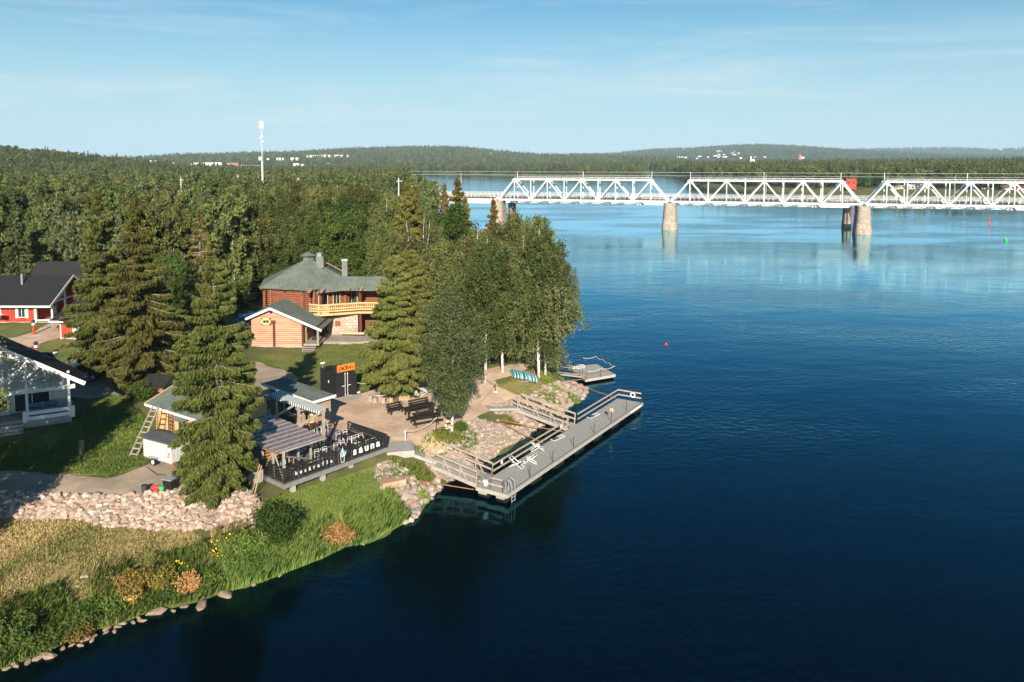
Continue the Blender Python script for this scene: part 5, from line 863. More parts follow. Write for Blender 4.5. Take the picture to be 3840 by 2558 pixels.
window(t, (-3.0, 2.33, 1.9), 2.7, 1.7, 0); window(t, (-7.2, 2.33, 5.3), .7, 1.5, 0);  d = box('door', t, M['paint_white'], (-5.2, 2.32, 1.75), (.95, .08, 2.1)); window(t, (-5.2, 2.26, 2.0), .7, 1.4, 0, bars=1)
for k in range(3): box('step', t, M['concrete'], (-4.8, -.25 - .32 * k, .55 - .22 * k), (2.4, .34, .2))
tag(box('veranda_floor', t, M['wood_grey'], (-4.5, 1.2, .88), (9.0, 2.3, .06)), None); mat('cushion_blue', (.12, .25, .34)); mat('wicker', (.35, .35, .34), (.25, .25, .24), 8)
mw_ = t.matrix_basis.copy(); so = thing('sofa', 'grey wicker sofa with blue cushions on the white veranda', 'sofa', (mw_ @ Vector((-2.2, 1.6, .92))), wdir); box('base', so, M['wicker'], (0, 0, .2), (2.2, .8, .38)); box('backrest', so, M['wicker'], (0, .36, .55), (2.2, .14, .6)); box('armrest', so, M['wicker'], (-1.1, 0, .42), (.16, .8, .6)); box('armrest', so, M['wicker'], (1.1, 0, .42), (.16, .8, .6))
for k in (-.62, .62): box('cushion', so, M['cushion_blue'], (k, .22, .62), (.95, .18, .45)); box('seat_cushion', so, M['cushion_blue'], (k, -.06, .44), (.98, .6, .12))
# --- red houses
b = AT(-60, 1221, 107); t = thing('red_house', 'long red house with black roof, white-trimmed windows and porch', 'house', (-64.8, 107, 4.6)); box('wall', t, M['paint_red'], (-7, 5, 1.6), (14, 9.6, 2.9)); box('plinth', t, M['concrete'], (-7, 5, .05), (14.1, 9.7, .4))
bl = MB()
for k in range(12): bl.box((-7, .18, .5 + .2 * k), (14, .04, .025))
tag(bl.obj('board_joints', M['paint_red'], t), kind='stuff')
slab('roof', t, M['roof_black'], [(-15, -.9, 2.65), (2.6, -.9, 2.65), (2.6, 5, 5.95), (-15, 5, 5.95)], .2); slab('roof', t, M['roof_black'], [(-15, 5, 5.947), (2.6, 5, 5.947), (2.6, 10.9, 2.65), (-15, 10.9, 2.65)], .2); beam('fascia', t, M['paint_white'], (-15, -.95, 2.55), (2.6, -.95, 2.55), .06, .26); beam('bargeboard', t, M['paint_white'], (2.64, -.9, 2.6), (2.64, 5, 5.88), .06, .3); beam('bargeboard', t, M['paint_white'], (2.64, 5, 5.88), (2.64, 10.9, 2.6), .06, .3)
V = [(0, .2, 3.0), (0, 9.8, 3.0), (0, 5, 5.6), (-14, .2, 3.0), (-14, 9.8, 3.0), (-14, 5, 5.6)]; obj('gable_wall', mesh('gable_wall', V, [(0, 1, 2), (3, 5, 4), (0, 2, 5, 3), (1, 4, 5, 2)], M['paint_red']), t)
for y in (.0, 3.2, 6.4): box('porch_post', t, M['paint_white'], (2.3, y, 1.5 + .5 * (y > 0)), (.2, .2, 3.0 + 1.2 * (y > 0)))
beam('porch_tie', t, M['paint_white'], (2.4, .6, 3.0), (2.4, 9.4, 3.0), .14, .2); beam('porch_brace', t, M['paint_white'], (2.45, 1.5, 3.1), (2.45, 3.2, 4.5), .1, .14); beam('porch_rail', t, M['paint_white'], (.1, -.05, .55), (2.3, -.05, .55), .1, .12); box('porch_floor', t, M['wood_grey'], (1.2, 5, .15), (2.4, 9.6, .3)); box('door', t, M['paint_white'], (.06, 4.4, 1.5), (.08, 1.0, 2.2)); box('side_window', t, M['glass'], (.1, 4.4, 2.0), (.06, .6, .8)); box('corner_board', t, M['paint_white'], (.0, .12, 1.5), (.3, .3, 2.6))
for x in (-1.9, -5.6, -9): window(t, (x, .12, 1.65), 1.0, 1.5, 0, 'paint_white', 1); box('shutter_trim', t, M['paint_white'], (x - .72, .14, 1.65), (.3, .08, 1.75)); box('shutter_trim', t, M['paint_white'], (x + .72, .14, 1.65), (.3, .08, 1.75))
MB().tube([(-3.6, 3.2, 4.9), (-3.6, 3.2, 6.4)], .14, 6).obj('vent_pipe', M['metal'], t); slab('gablet', t, M['paint_white'], [(-8.2, -2.2, 2.2), (-3.6, -2.2, 1.5), (-3.6, -.9, 1.5), (-8.2, -.9, 2.2)], .1)
t = thing('red_house', 'small red house with black roof and white downpipe behind the spruces', 'house', (-56.3, 98, 4.5)); box('wall', t, M['paint_red'], (4.2, 4, 1.4), (8.4, 8, 3.0)); slab('roof', t, M['roof_black'], [(-.9, -.9, 2.55), (9, -.9, 2.55), (9, 4, 5.3), (1.2, 4, 5.3)], .2); slab('roof', t, M['roof_black'], [(1.2, 4, 5.297), (9, 4, 5.297), (9, 9, 2.55), (-.9, 9, 2.55)], .2); slab('roof', t, M['roof_black'], [(-.9, -.9, 2.54), (1.2, 4, 5.29), (-.9, 9, 2.54)], .2); beam('fascia', t, M['paint_white'], (-.9, -.95, 2.45), (9, -.95, 2.45), .06, .22); MB().tube([(-.3, -.6, 2.5), (.1, -.12, 2.1), (.1, -.12, .1)], .07, 6).obj('downpipe', M['paint_white'], t); box('garage_door', t, M['siding_grey'], (3.2, -.03, 1.15), (3.4, .1, 2.1)); box('corner_board', t, M['paint_red'], (0, 0, 1.4), (.2, .2, 3.0)); box('plinth', t, M['concrete'], (4.2, 4, .0), (8.5, 8.1, .5))
t = house('red_house', 'dark-roofed red house at the forest edge behind the other red houses', (-67.5, 121, 4.8), 9, 7, 3.6, R(8), 'wall_red', 'roof_dark', 3.0, 2, 'house'); t = house('red_house', 'red shed glimpsed beneath the broad spruce behind the cabin', G(606, 1478), 2.2, 2, 1.2, R(-20), 'wall_brick', 'roof_dark', .8, 1, 'shed')
# ---------------------------------------------------------------- vehicles
mat('car_white', (.72, .73, .74), (.68, .69, .7), 1, .25, spec=.6); mat('car_blue', (.03, .10, .22), (.025, .085, .2), 1, .25, spec=.6); mat('car_dark', (.02, .03, .05), None, 1, .25, spec=.6); mat('car_red', (.5, .02, .03), None, 1, .3, spec=.6); mat('tyre', (.015, .015, .016)); mat('lamp_red', (.75, .05, .02)); mat('lamp_clear', (.75, .77, .8), None, 1, .15)
def car(label, p, rz, m, Lc=4.4, Wc=1.8, Hc=1.5, group=None):
    t = thing('parked_car', label, 'car', p, rz, group); h = Lc / 2
    def loft(prof_b, prof_t, name, mt_, par, y0, y1):   # side outline lofted across the width with tucked top
        V, Fc = [], []; n = len(prof_b)
        for s, yy in ((-1, y0), (-1, y1), (1, y1), (1, y0)): pass
        for yy in (-y0, -y1, y1, y0): V += [(x, yy, z) for (x, z) in (prof_b if abs(yy) == y0 else prof_t)]
        for r_ in range(3):
            for k in range(n): k2 = (k + 1) % n; Fc.append((r_ * n + k, r_ * n + k2, (r_ + 1) * n + k2, (r_ + 1) * n + k))
        Fc.append(tuple(range(n))); Fc.append(tuple(range(4 * n - 1, 3 * n - 1, -1))); return obj(name, mesh(name, V, Fc, mt_), par)
    bb = [(-h + .05, .28), (-h, .55), (-h + .05, .88), (-h + .4, .95), (h - 1.2, .95), (h - .3, .78), (h, .6), (h - .03, .28)]; bt = [(-h + .05, .3), (-h + .02, .55), (-h + .08, .94), (-h + .4, 1.0), (h - 1.25, 1.0), (h - .32, .83), (h - .03, .62), (h - .05, .3)]
    loft(bb, bt, 'body', M[m], t, Wc / 2, Wc / 2 - .12); gl = [(-h + .3, .95), (-h + .75, Hc - .06), (h - 1.9, Hc - .04), (h - 1.15, .96)]; cb = loft(gl, [(a, b_ + .01) for a, b_ in gl], 'windows', M['glass'], t, Wc / 2 - .14, Wc / 2 - .26); rf_ = [(-h + .55, Hc - .2), (-h + .8, Hc - .03), (h - 1.95, Hc), (h - 1.75, Hc - .16)]; loft(rf_, [(a, b_ + .02) for a, b_ in rf_], 'roof', M[m], t, Wc / 2 - .2, Wc / 2 - .3)
    for y in (-Wc / 2 + .2, Wc / 2 - .2):
        for a, b_ in (((-h + .32, .95), (-h + .78, Hc - .05)), ((h - 1.15, .97), (h - 1.9, Hc - .04)), ((-.15, .97), (-.2, Hc - .05))): beam('pillar', t, M[m], (a[0], y, a[1]), (b_[0], y * .93, b_[1]), .07, .07)
    for x in (-h + .8, h - .85):
        for s in (-1, 1): wl = MB().tube([(x, s * (Wc / 2 - .2), .32), (x, s * (Wc / 2 + .01), .32)], .32, 14).obj('wheel', M['tyre'], t); MB().tube([(x, s * (Wc / 2), .32), (x, s * (Wc / 2 + .02), .32)], .2, 10).obj('rim', M['metal'], wl)
    for s in (-1, 1): box('headlight', t, M['lamp_clear'], (h - .14, s * (Wc / 2 - .3), .68), (.2, .38, .14)); box('tail_light', t, M['lamp_red'], (-h + .03, s * (Wc / 2 - .25), .78), (.1, .3, .2)); box('mirror', t, M[m], (h - 1.45, s * (Wc / 2 + .06), 1.02), (.14, .2, .14))
    box('grille', t, M['tyre'], (h - .02, 0, .5), (.06, 1.1, .16)); return t
for i, (x, y, k) in enumerate(((-35.0, 48.0, 'b_a'), (-39.3, 51.0, 'b_a'), (-43.5, 47.5, 'b_a'), (-48.5, 51.0, 'b_a'), (-42.3, 60.5, 'b_multi'), (-35.5, 41.5, 'b_multi'))): plant_tree(T[k], 'birch_tree' if k != 's_big' else 'spruce_tree', 'tree shading the white house from beyond the meadow edge', (x, y, hz(x, y) - .1), .92 if k != 'b_multi' else .7, i, 'trees shading the white house')
car('white hatchback parked behind the white house', G(285, 1425), R(-38), 'car_white'); car('dark blue car parked behind the white hatchback', G(362, 1388), R(-30), 'car_dark'); car('blue estate car beside the log sauna', G(945, 1212), R(60), 'car_blue', 4.6, 1.8, 1.5); car('red car on the gravel clearing in the forest', base_at(822, 238), R(20), 'car_red'); car('silver car on the forest clearing beyond the red car', base_at(905, 215), R(70), 'car_white')
# ---------------------------------------------------------------- garden things on the left
def bollard(label, p, h, ball):
    t = thing('lamp_post', label, 'lamp', p); MB().tube([(0, 0, -.2), (0, 0, h)], [.16, .14], 8).obj('post', M['paint_red'], t); MB().tube([(0, 0, h), (0, 0, h + .12), (0, 0, h + .3)], [.22, .2, .08], 8).obj('collar', M['paint_white'], t); b = bmesh.new(); bmesh.ops.create_uvsphere(b, u_segments=12, v_segments=8, radius=.24); me = bpy.data.meshes.new('globe'); b.to_mesh(me); b.free(); me.materials.append(M['glass']); obj('globe', me, t, (0, 0, h + .45))
bollard('red bollard lamp with dark globe on the lawn by the long red house', G(127, 1256), 1.3, 1); bollard('red bollard lamp with dark globe behind the white house roof', G(137, 1352), 1.5, 1)
t = thing('meter_post', 'white box on a thin post behind the white house', 'post', G(212, 1425)); MB().tube([(0, 0, -.1), (0, 0, 2.6)], .05, 6).obj('post', M['metal'], t); box('meter_box', t, M['paint_white'], (0, 0, 2.75), (.34, .2, .36))
t = thing('pool_ladder', 'chrome hoop ladder beside the white hatchback', 'ladder', G(236, 1458))
for s in (0, .5): MB().tube([(s, 0, 0), (s, 0, 2.2), (s + .1, .2, 2.7), (s + .3, .4, 2.85), (s + .5, .6, 2.6), (s + .55, .65, 1.2)], .045, 6).obj('handrail', M['metal'], t)
for k in range(3): rod('rung', t, M['metal'], (0, 0, .5 + .5 * k), (.5, 0, .5 + .5 * k), .035)
t = thing('tree_stump', 'grey tree stump standing in the grass slope', 'stump', G(306, 1700)); MB().tube([(0, 0, -.2), (.02, 0, .55), (.05, 0, .98)], [.27, .23, .21], 10).obj('trunk', M['bark'], t); MB().tube([(.05, 0, .98), (.05, 0, 1.0)], .205, 10).obj('cut_face', M['log_pale'], t)
tf, tb_ = G(485, 1713), P(573, 1522, 6.55); tf2, tb2 = G(510, 1717), P(597, 1525, 6.55); t = thing('ladder', 'long grey wooden ladder leaning on the cabin roof', 'ladder', tf); b_, c_, d_ = tb_ - tf, tf2 - tf, tb2 - tf; beam('rail', t, M['wood_grey'], (0, 0, 0), b_, .07, .12); beam('rail', t, M['wood_grey'], c_, d_, .07, .12)
for k in range(9): u = .06 + .105 * k; beam('rung', t, M['wood_grey'], b_ * u, c_.lerp(d_, u), .05, .09)
t = thing('ladder', 'small brown ladder hanging on the cabin wall', 'ladder', mw_ @ Vector((0, 0, 0))); t.location = Matrix.Translation((-31.0, 67.0, 3.4)) @ Matrix.Rotation(crz, 4, 'Z') @ Vector((2.4, .12, .5)); t.rotation_euler = (0, 0, crz)
for s in (0, .5): beam('rail', t, M['log_dark'], (s, 0, 0), (s, 0, 1.9), .06, .09)
for k in range(6): beam('rung', t, M['log_dark'], (0, 0, .15 + .31 * k), (.5, 0, .15 + .31 * k), .05, .07)
tp = G(590, 1752); tr_ = R(-29); t = thing('box_trailer', 'white ribbed box trailer with dark lid and warning triangle', 'trailer', (tp.x + .1, tp.y + .6, tp.z), tr_); mat('trailer_white', (.50, .52, .54), (.45, .47, .49), 2, .45); mat('lid_grey', (.085, .09, .1), (.07, .075, .08), 2, .5)
box('body', t, M['trailer_white'], (0, .5, 1.28), (3.3, 1.75, 1.6)); rbm = MB()
for k in range(26): rbm.box((-1.6 + .128 * k, -.385, 1.28), (.05, .035, 1.56))
for k in range(13): rbm.box((1.66, -.3 + .133 * k, 1.28), (.035, .05, 1.56))
tag(rbm.obj('ribs', M['trailer_white'], t), kind='stuff'); V = [(-1.75, -.5, 2.08), (1.75, -.5, 2.08), (1.75, 1.5, 2.08), (-1.75, 1.5, 2.08), (-1.75, .5, 2.36), (1.75, .5, 2.36)]; obj('lid', mesh('lid', V, [(0, 1, 5, 4), (2, 3, 4, 5), (0, 4, 3), (1, 2, 5), (3, 2, 1, 0)], M['lid_grey']), t); box('lid_edge', t, M['lid_grey'], (0, .5, 2.0), (3.45, 1.92, .15))
box('chassis', t, M['metal'], (0, .5, .42), (3.3, 1.6, .14)); box('corner_strip', t, M['paint_white'], (1.62, -.4, 1.28), (.12, .1, 1.62))
for s in (-.5, 1.5):
    wl = MB().tube([(-.3, s - .08, .3), (-.3, s + .1, .3)], .3, 14).obj('wheel', M['tyre'], t); MB().tube([(-.3, s - .1, .3), (-.3, s - .07, .3)], .17, 10).obj('rim', M['paint_white'], wl); box('mudguard', t, M['metal'], (-.3, s, .66), (.9, .3, .08))
box('tail_light', t, M['lamp_red'], (1.68, -.2, .45), (.08, .36, .14)); box('tail_light', t, M['lamp_red'], (1.68, 1.2, .45), (.08, .36, .14)); tri = MB(); pts = [Vector((1.24, -.41, .95)), Vector((1.6, -.41, .95)), Vector((1.42, -.41, 1.3))]
for k in range(3): tri.beam(pts[k], pts[(k + 1) % 3], .02, .055)
tri.obj('warning_triangle', M['lamp_red'], t); rod('drawbar', t, M['metal'], (-1.6, .5, .42), (-2.9, .5, .4), .05)
t = thing('waste_bin', 'black waste box with grey lid beside the front spruce', 'bin', G(640, 1838), R(-20)); box('body', t, M['black_paint'], (0, 0, .42), (.75, .7, .85)); box('lid', t, M['metal'], (0, -.02, .9), (.85, .8, .08))
mat('plastic_red', (.45, .03, .03)); mat('plastic_green', (.05, .5, .15)); mat('plastic_grey', (.05, .05, .055))
def bucket(label, p, m, r, h, tip=0):
    t = thing('bucket', label, 'bucket', p); o = MB().tube([(0, 0, 0), (0, 0, h)], [r * .8, r], 12).obj('body', M[m], t); q = MB().tube([(0, 0, h), (0, 0, h + .04)], r * 1.06, 12).obj('rim', M[m], t); MB().tube([(-r, 0, h), (-r * .6, 0, h + r * .7), (r * .6, 0, h + r * .7), (r, 0, h)], .012, 4).obj('handle', M['metal'], t); t.rotation_euler = (tip, 0, .4)
bucket('dark grey bucket beside the stone embankment', G(542, 1846), 'plastic_grey', .22, .5); bucket('tipped red tub between the buckets on the road', G(580, 1838), 'plastic_red', .3, .3, .9); bucket('green watering can by the black waste box', G(607, 1842), 'plastic_green', .2, .35)
tag(MB().tube([(G(548, 1752) + Z3(0, 0, .05)), (G(590, 1782) + Z3(0, 0, .05)), (G(614, 1796) + Z3(0, 0, .3))], .03, 5).obj('power_cable', M['black_paint']), 'black cable lying across the gravel from trailer to waste box', 'cable')
t = thing('hand_cart', 'small white cart with blue cover beside the terrace wall', 'cart', G(920, 1795), R(20)); box('tray', t, M['paint_white'], (0, 0, .55), (1.2, .7, .16)); box('cover', t, M['cushion_blue'], (.1, 0, .68), (.7, .5, .1))
for x in (-.5, .5): 
    for y in (-.28, .28): box('leg', t, M['metal'], (x, y, .25), (.06, .06, .5))
# ---------------------------------------------------------------- terrace
mat('deck_grey', (.16, .16, .17), (.12, .12, .13), 2, .8, stretch=(1, 6, 1)); mat('deck_edge', (.22, .22, .23), (.17, .17, .18), 3, .8); mat('awning', (.42, .47, .48), (.36, .41, .43), 2, .8); mat('awning_dark', (.05, .08, .13)); mat('letter_white', (.82, .82, .80)); mat('letter_blue', (.45, .66, .70)); mat('wood_orange', (.45, .19, .06), (.36, .14, .045), 2, .7); mat('table_black', (.018, .019, .022), None, 2, .4, spec=.5)
mat('batten_pale', (.40, .37, .39), (.34, .31, .33), 2, .6); pc, ntp, bp_n = newmat('polycarbonate'); bp_n.inputs['Base Color'].default_value = (.30, .27, .29, 1); bp_n.inputs['Roughness'].default_value = .3; bp_n.inputs['Alpha'].default_value = .42
TF, TR = P(1066, 1817, 3.0), P(1452, 1678, 3.0); trz = math.atan2(TR.y - TF.y, TR.x - TF.x); TL = (TR - TF).length; TM = Matrix.Translation(TF) @ Matrix.Rotation(trz, 4, 'Z'); TI = TM.inverted()
t = thing('terrace', 'black-railed restaurant terrace on legs with slatted white lettering', 'terrace', TF, trz); TY = 7.6
box('deck', t, M['deck_grey'], (TL / 2, TY / 2, -.07), (TL, TY, .12)); box('deck_edge', t, M['deck_edge'], (TL / 2, -.03, -.17), (TL + .06, .06, .34)); box('deck_edge', t, M['deck_edge'], (-.03, TY / 2, -.17), (.06, TY, .34)); box('deck_edge', t, M['deck_edge'], (TL + .03, TY / 2, -.17), (.06, TY, .34))
gr_ = MB()
for k in range(int(TY / .145)): gr_.box((TL / 2, .1 + .145 * k, -.008), (TL, .012, .006))
tag(gr_.obj('board_gaps', M['black_paint'], t), kind='stuff')
for x in (.9, 3.6, 6.3, 9.0): box('leg', t, M['concrete'], (x, .25, -1.1), (.32, .32, 1.75)); box('leg', t, M['concrete'], (x, 3.6, -.9), (.3, .3, 1.4))
def slatrail(a, b, n=6, h=1.12):
    a, b = Vector(a), Vector(b); L_ = (b - a).length; k = max(1, round(L_ / 1.9))
    for i in range(n): beam('slat', t, M['black_wood'], a + Z3(0, 0, .14 + i * (h - .2) / (n - 1)), b + Z3(0, 0, .14 + i * (h - .2) / (n - 1)), .035, .095)
    beam('handrail', t, M['black_wood'], a + Z3(0, 0, h), b + Z3(0, 0, h), .13, .05)
    for i in range(k + 1): p = a.lerp(b, i / k); box('rail_post', t, M['black_wood'], p + Z3(0, 0, h / 2), (.09, .09, h))
slatrail((.02, .06, 0), (TL - .02, .06, 0)); slatrail((.06, .1, 0), (.06, 3.0, 0)); slatrail((TL - .06, .1, 0), (TL - .06, 5.1, 0))
def glyph(ch, size, m, parent, loc, rot, bold=.0):
    c = bpy.data.curves.new('letter', 'FONT'); c.body = ch; c.size = size; c.extrude = .012; c.offset = bold; c.align_x = 'CENTER'; o = bpy.data.objects.new('letter', c); me = bpy.data.meshes.new_from_object(o); bpy.data.objects.remove(o); me.materials.clear(); me.materials.append(m); q = obj('letter', me, parent, loc); q.rotation_euler = rot; return q
for k, ch in enumerate('kesärafla'): glyph(ch, .44, M['letter_white'], t, (1.05 + .40 * k, -.02, .40), (R(90), 0, 0), .004)
for k, ch in enumerate('sauna'): glyph(ch, .82, M['letter_white'], t, (6.55 + .60 * k, -.02, .38), (R(90), 0, 0), .03)
bk = MB(); q = [Vector((5.12, -.03, .62)), Vector((5.52, -.03, .62)), Vector((5.45, -.03, .12)), Vector((5.2, -.03, .12))]
for k in range(4): bk.beam(q[k], q[(k + 1) % 4], .02, .035)
bk.obj('painted_bucket', M['letter_white'], t); lv = MB()
for (x, z, a, s) in ((5.25, .8, .2, .34), (5.32, .95, -.05, .4), (5.2, .7, .6, .26), (5.55, .72, -.7, .28), (5.4, .75, -.4, .3)): d = Vector((-math.sin(a), 0, math.cos(a))) * s; n = Vector((d.z, 0, -d.x)) * .3; c = Vector((x, -.035, z)); lv.add(([c - d, c + n, c + d, c - n, c - d + Z3(0, .02, 0), c + n + Z3(0, .02, 0), c + d + Z3(0, .02, 0), c - n + Z3(0, .02, 0)], [(3, 2, 1, 0), (4, 5, 6, 7), (0, 1, 5, 4), (1, 2, 6, 5), (2, 3, 7, 6), (3, 0, 4, 7)]))
lv.obj('painted_leaves', M['letter_blue'], t)
# canopy of corrugated plastic on posts
for (x, y, h) in ((.14, .22, 2.32), (.14, 1.6, 2.36), (.14, 3.0, 2.4), (2.7, 2.1, 2.38), (3.85, 2.1, 2.38), (3.85, 5.4, 2.5), (.14, 6.0, 2.5)): box('canopy_post', t, M['wood_grey'], (x, y, h / 2), (.14, .14, h))
for y in (.22, 2.1, 5.4): beam('canopy_beam', t, M['wood_grey'], (-.2, y, 2.4 + y * .02), (3.95, y, 2.4 + y * .02), .1, .16)
beam('brace', t, M['wood_grey'], (.14, .3, .2), (.14, 1.5, 2.1), .07, .1); beam('brace', t, M['wood_grey'], (.14, 1.7, 1.9), (.14, 2.9, .3), .07, .1); beam('brace', t, M['wood_grey'], (.2, .3, 2.0), (3.8, 2.1, .3), .07, .12); beam('brace', t, M['wood_grey'], (3.85, 2.1, 1.7), (3.2, 2.1, 2.35), .07, .1)
for k in range(6):
    for j in range(2): slab('roof_sheet', t, M['polycarbonate'], [(-.55 + .745 * k, .1 + 4.0 * j, 2.52 + .08 * j), (-.55 + .745 * k + .735, .1 + 4.0 * j, 2.52 + .08 * j), (-.55 + .745 * k + .735, 4.09 + 4.0 * j, 2.6 + .08 * j), (-.55 + .745 * k, 4.09 + 4.0 * j, 2.6 + .08 * j)], .03)
for k in range(11): y = .3 + .76 * k; beam('batten', t, M['batten_pale'], (-.5, y, 2.555 + .02 * y), (3.9, y, 2.555 + .02 * y), .13, .03)
for k in range(7): x = -.5 + .735 * k; beam('roof_rafter', t, M['wood_brown'], (x, .15, 2.40), (x, 8.0, 2.56), .07, .07)
for z in (.75, 1.0, 1.25, 1.5): beam('screen_board', t, M['wood_orange'], (.3, 3.3, z), (2.6, 3.3, z), .04, .16)
# awning pergola
for y in (3.45, 6.9, 10.2): box('pergola_post', t, M['wood_grey'], (6.1, y, 1.72), (.18, .18, 3.5)); beam('knee_brace', t, M['wood_brown'], (6.1, y + .15, 2.6), (6.1, y + .9, 3.3), .08, .12)
beam('pergola_beam', t, M['wood_grey'], (6.1, 3.2, 3.38), (6.1, 10.5, 3.38), .12, .2); slab('awning', t, M['awning'], [(5.55, 3.2, 3.5), (6.35, 3.2, 3.62), (6.35, 10.5, 3.62), (5.55, 10.5, 3.5)], .08)
for k in range(46): box('awning_stripe', t, M['awning_dark'] if k % 2 else M['letter_white'], (5.53, 3.28 + .158 * k, 3.36), (.02, .157, .26))
for y in (3.45, 6.9): beam('rafter', t, M['wood_grey'], (6.0, y, 3.3), (3.7, y, 2.7), .1, .16)
beam('cross_beam', t, M['wood_brown'], (6.1, 6.9, 2.6), (8.3, 6.9, 2.6), .1, .16); MB().tube([(6.1, 3.1, 3.5), (6.3, 3.0, 3.5)], .14, 8).obj('floodlight', M['black_paint'], t)
# bar building behind
t2p = TM @ Vector((8.6, 8.2, -.2)); b2 = thing('bar_building', 'low timber bar building with white-edged flat roof behind the terrace', 'building', t2p, trz); box('wall', b2, M['wood_board'], (.9, 3.4, 1.4), (1.8, 6.8, 3.0)); slab('roof', b2, M['roof_green'], [(-.5, -.5, 2.95), (2.0, -.5, 3.0), (2.0, 7.5, 3.2), (-.5, 7.5, 3.15)], .12); beam('fascia', b2, M['paint_white'], (-.53, -.5, 2.9), (-.53, 7.5, 3.1), .05, .24); beam('fascia', b2, M['paint_white'], (-.5, -.53, 2.9), (2.0, -.53, 2.95), .05, .24)
bd = MB()
for k in range(34): bd.box((-.01, .1 + .2 * k, 1.4), (.03, .02, 2.9))
for k in range(9): bd.box((.1 + .2 * k, -.01, 1.4), (.02, .03, 2.9))
tag(bd.obj('board_joints', M['wood_brown'], b2), kind='stuff')
for k in range(8): rod('log_end', b2, M['log_pale'], (-.3, .25, .25 + .32 * k), (.3, .25, .25 + .32 * k), .15)
window(b2, (-.05, 3.2, 1.6), 2.4, 1.1, R(-90), 'paint_white', 2); box('counter', b2, M['wood_board'], (-.35, 3.2, .95), (.6, 3.0, .08))
# tables and chairs
def make_chair():
    c = thing('terrace_chair', '', 'chair', (0, 0, 0)); mm = M['letter_white']; box('seat', c, M['table_black'], (0, 0, .45), (.42, .42, .035)); f = MB()
    f.tube([(-.2, .2, .62), (-.2, .24, .88), (.2, .24, .88), (.2, .2, .62)], .018, 5); f.beam((-.18, .22, .72), (.18, .22, .72), .02, .04); f.obj('backrest', mm, c)
    for x in (-.2, .2): rod('leg', c, mm, (x, -.2, 0), (x, -.19, .46), .018, 6); rod('leg', c, mm, (x, .24, 0), (x, .2, .64), .018, 6)
    box('back_panel', c, M['table_black'], (0, .235, .8), (.34, .02, .12)); return c
def make_table(w=1.25, d=.75):
    c = thing('terrace_table', '', 'table', (0, 0, 0)); box('top', c, M['table_black'], (0, 0, .74), (w, d, .04))
    for x in (-w / 2 + .1, w / 2 - .1):
        for y in (-d / 2 + .1, d / 2 - .1): box('leg', c, M['metal'], (x, y, .36), (.05, .05, .72))
    return c
ch0, tb0 = make_chair(), make_table(); used = [0, 0]; vas = 0
spots = [((1400, 805), 0, 'beside the far railing'), ((1615, 850), 0, 'in the corner by the word sauna'), ((1385, 945), 0, 'nearest the painted bucket'), ((1130, 1035), 0, 'behind the middle of the lettered railing'), ((1040, 835), 0, 'between canopy and tall pergola post'), ((905, 690), 0, 'under the awning beam'), ((1010, 655), 0, 'next to the bar under the awning'), ((700, 1180), 0, 'under the plastic canopy'), ((420, 1140), 0, 'in the canopy corner by the leaning planks')]
for i, ((a, b), r_, lb) in enumerate(spots):
    p = P(900 + a / 3.485, 1400 + b / 3.485, 3.74); p.z = 3.0; o = tb0 if i == 0 else copy_tree(tb0); o.location = p; o.rotation_euler = (0, 0, trz + R(4 * (i % 3) - 4)); o['label'] = 'black terrace table with metal legs ' + lb
    for j, (cx, cy, ca) in enumerate(((-.35, -.62, 180), (.35, -.62, 176), (-.35, .62, 3), (.35, .62, -4))):
        if (i in (4, 5) and j % 2) or (i == 8 and j < 2): continue
        c = ch0 if (i == 0 and j == 0) else copy_tree(ch0); w_ = Matrix.Rotation(o.rotation_euler.z, 4, 'Z') @ Vector((cx, cy, 0)); c.location = p + w_; c.rotation_euler = (0, 0, o.rotation_euler.z + R(ca)); c['label'] = 'white-framed chair at the black table ' + lb; c['group'] = 'chairs on the terrace'
    v = thing('flower_vase', 'red-flower vase on the table ' + lb, 'vase', p + Vector((0, 0, .76))); MB().tube([(0, 0, 0), (0, 0, .1), (0, 0, .16)], [.05, .06, .03], 7).obj('vase', M['wood_orange'], v); MB().tube([(0, 0, .16), (0, 0, .24)], [.02, .055], 6).obj('flower', M['lamp_red'], v)
t = thing('plank_stack', 'two pale planks leaning on the terrace corner', 'planks', G(945, 1850)); beam('plank', t, M['wood_board'], (0, 0, 0), (.45, .5, 2.0), .08, .04); beam('plank', t, M['wood_board'], (.2, 0, 0), (.6, .45, 1.9), .08, .04); box('foot_board', t, M['wood_grey'], (-.5, 0, .1), (.9, .4, .12), .3)
t = thing('timber_fence', 'grey board fence at the terrace corner beside the front spruce', 'fence', TM @ Vector((-.15, 2.4, -1.0)), trz)
for k in range(14): box('board', t, M['wood_grey'], (-.1 - .17 * k, .1 + .02 * (k % 2), .75), (.15, .03, 1.6))
# ---------------------------------------------------------------- container kiosk
mat('container_black', (.014, .015, .018), (.022, .023, .026), 1.5, .45); mat('sign_orange', (.85, .22, .03), (.8, .19, .03), 2, .6)
C0, C1, C2 = P(1258.7, 1496, 3.0), P(1199, 1475, 3.0), P(1332.7, 1479, 3.0); crz2 = math.atan2(C2.y - C0.y, C2.x - C0.x); t = thing('container', 'black shipping container kiosk with orange name sign on top', 'container', C0, crz2); cw, cl, chh = 2.44, 2.99, 2.6
box('body', t, M['container_black'], (cw / 2, cl / 2, chh / 2), (cw - .1, cl - .1, chh - .06)); cr_ = MB()
for k in range(14): cr_.box((.02, .14 + .205 * k, chh / 2), (.06, .1, chh - .3))
tag(cr_.obj('corrugation', M['container_black'], t), kind='stuff')
for x in (.06, cw - .06):
    for y in (.06, cl - .06): box('corner_post', t, M['container_black'], (x, y, chh / 2), (.14, .14, chh))
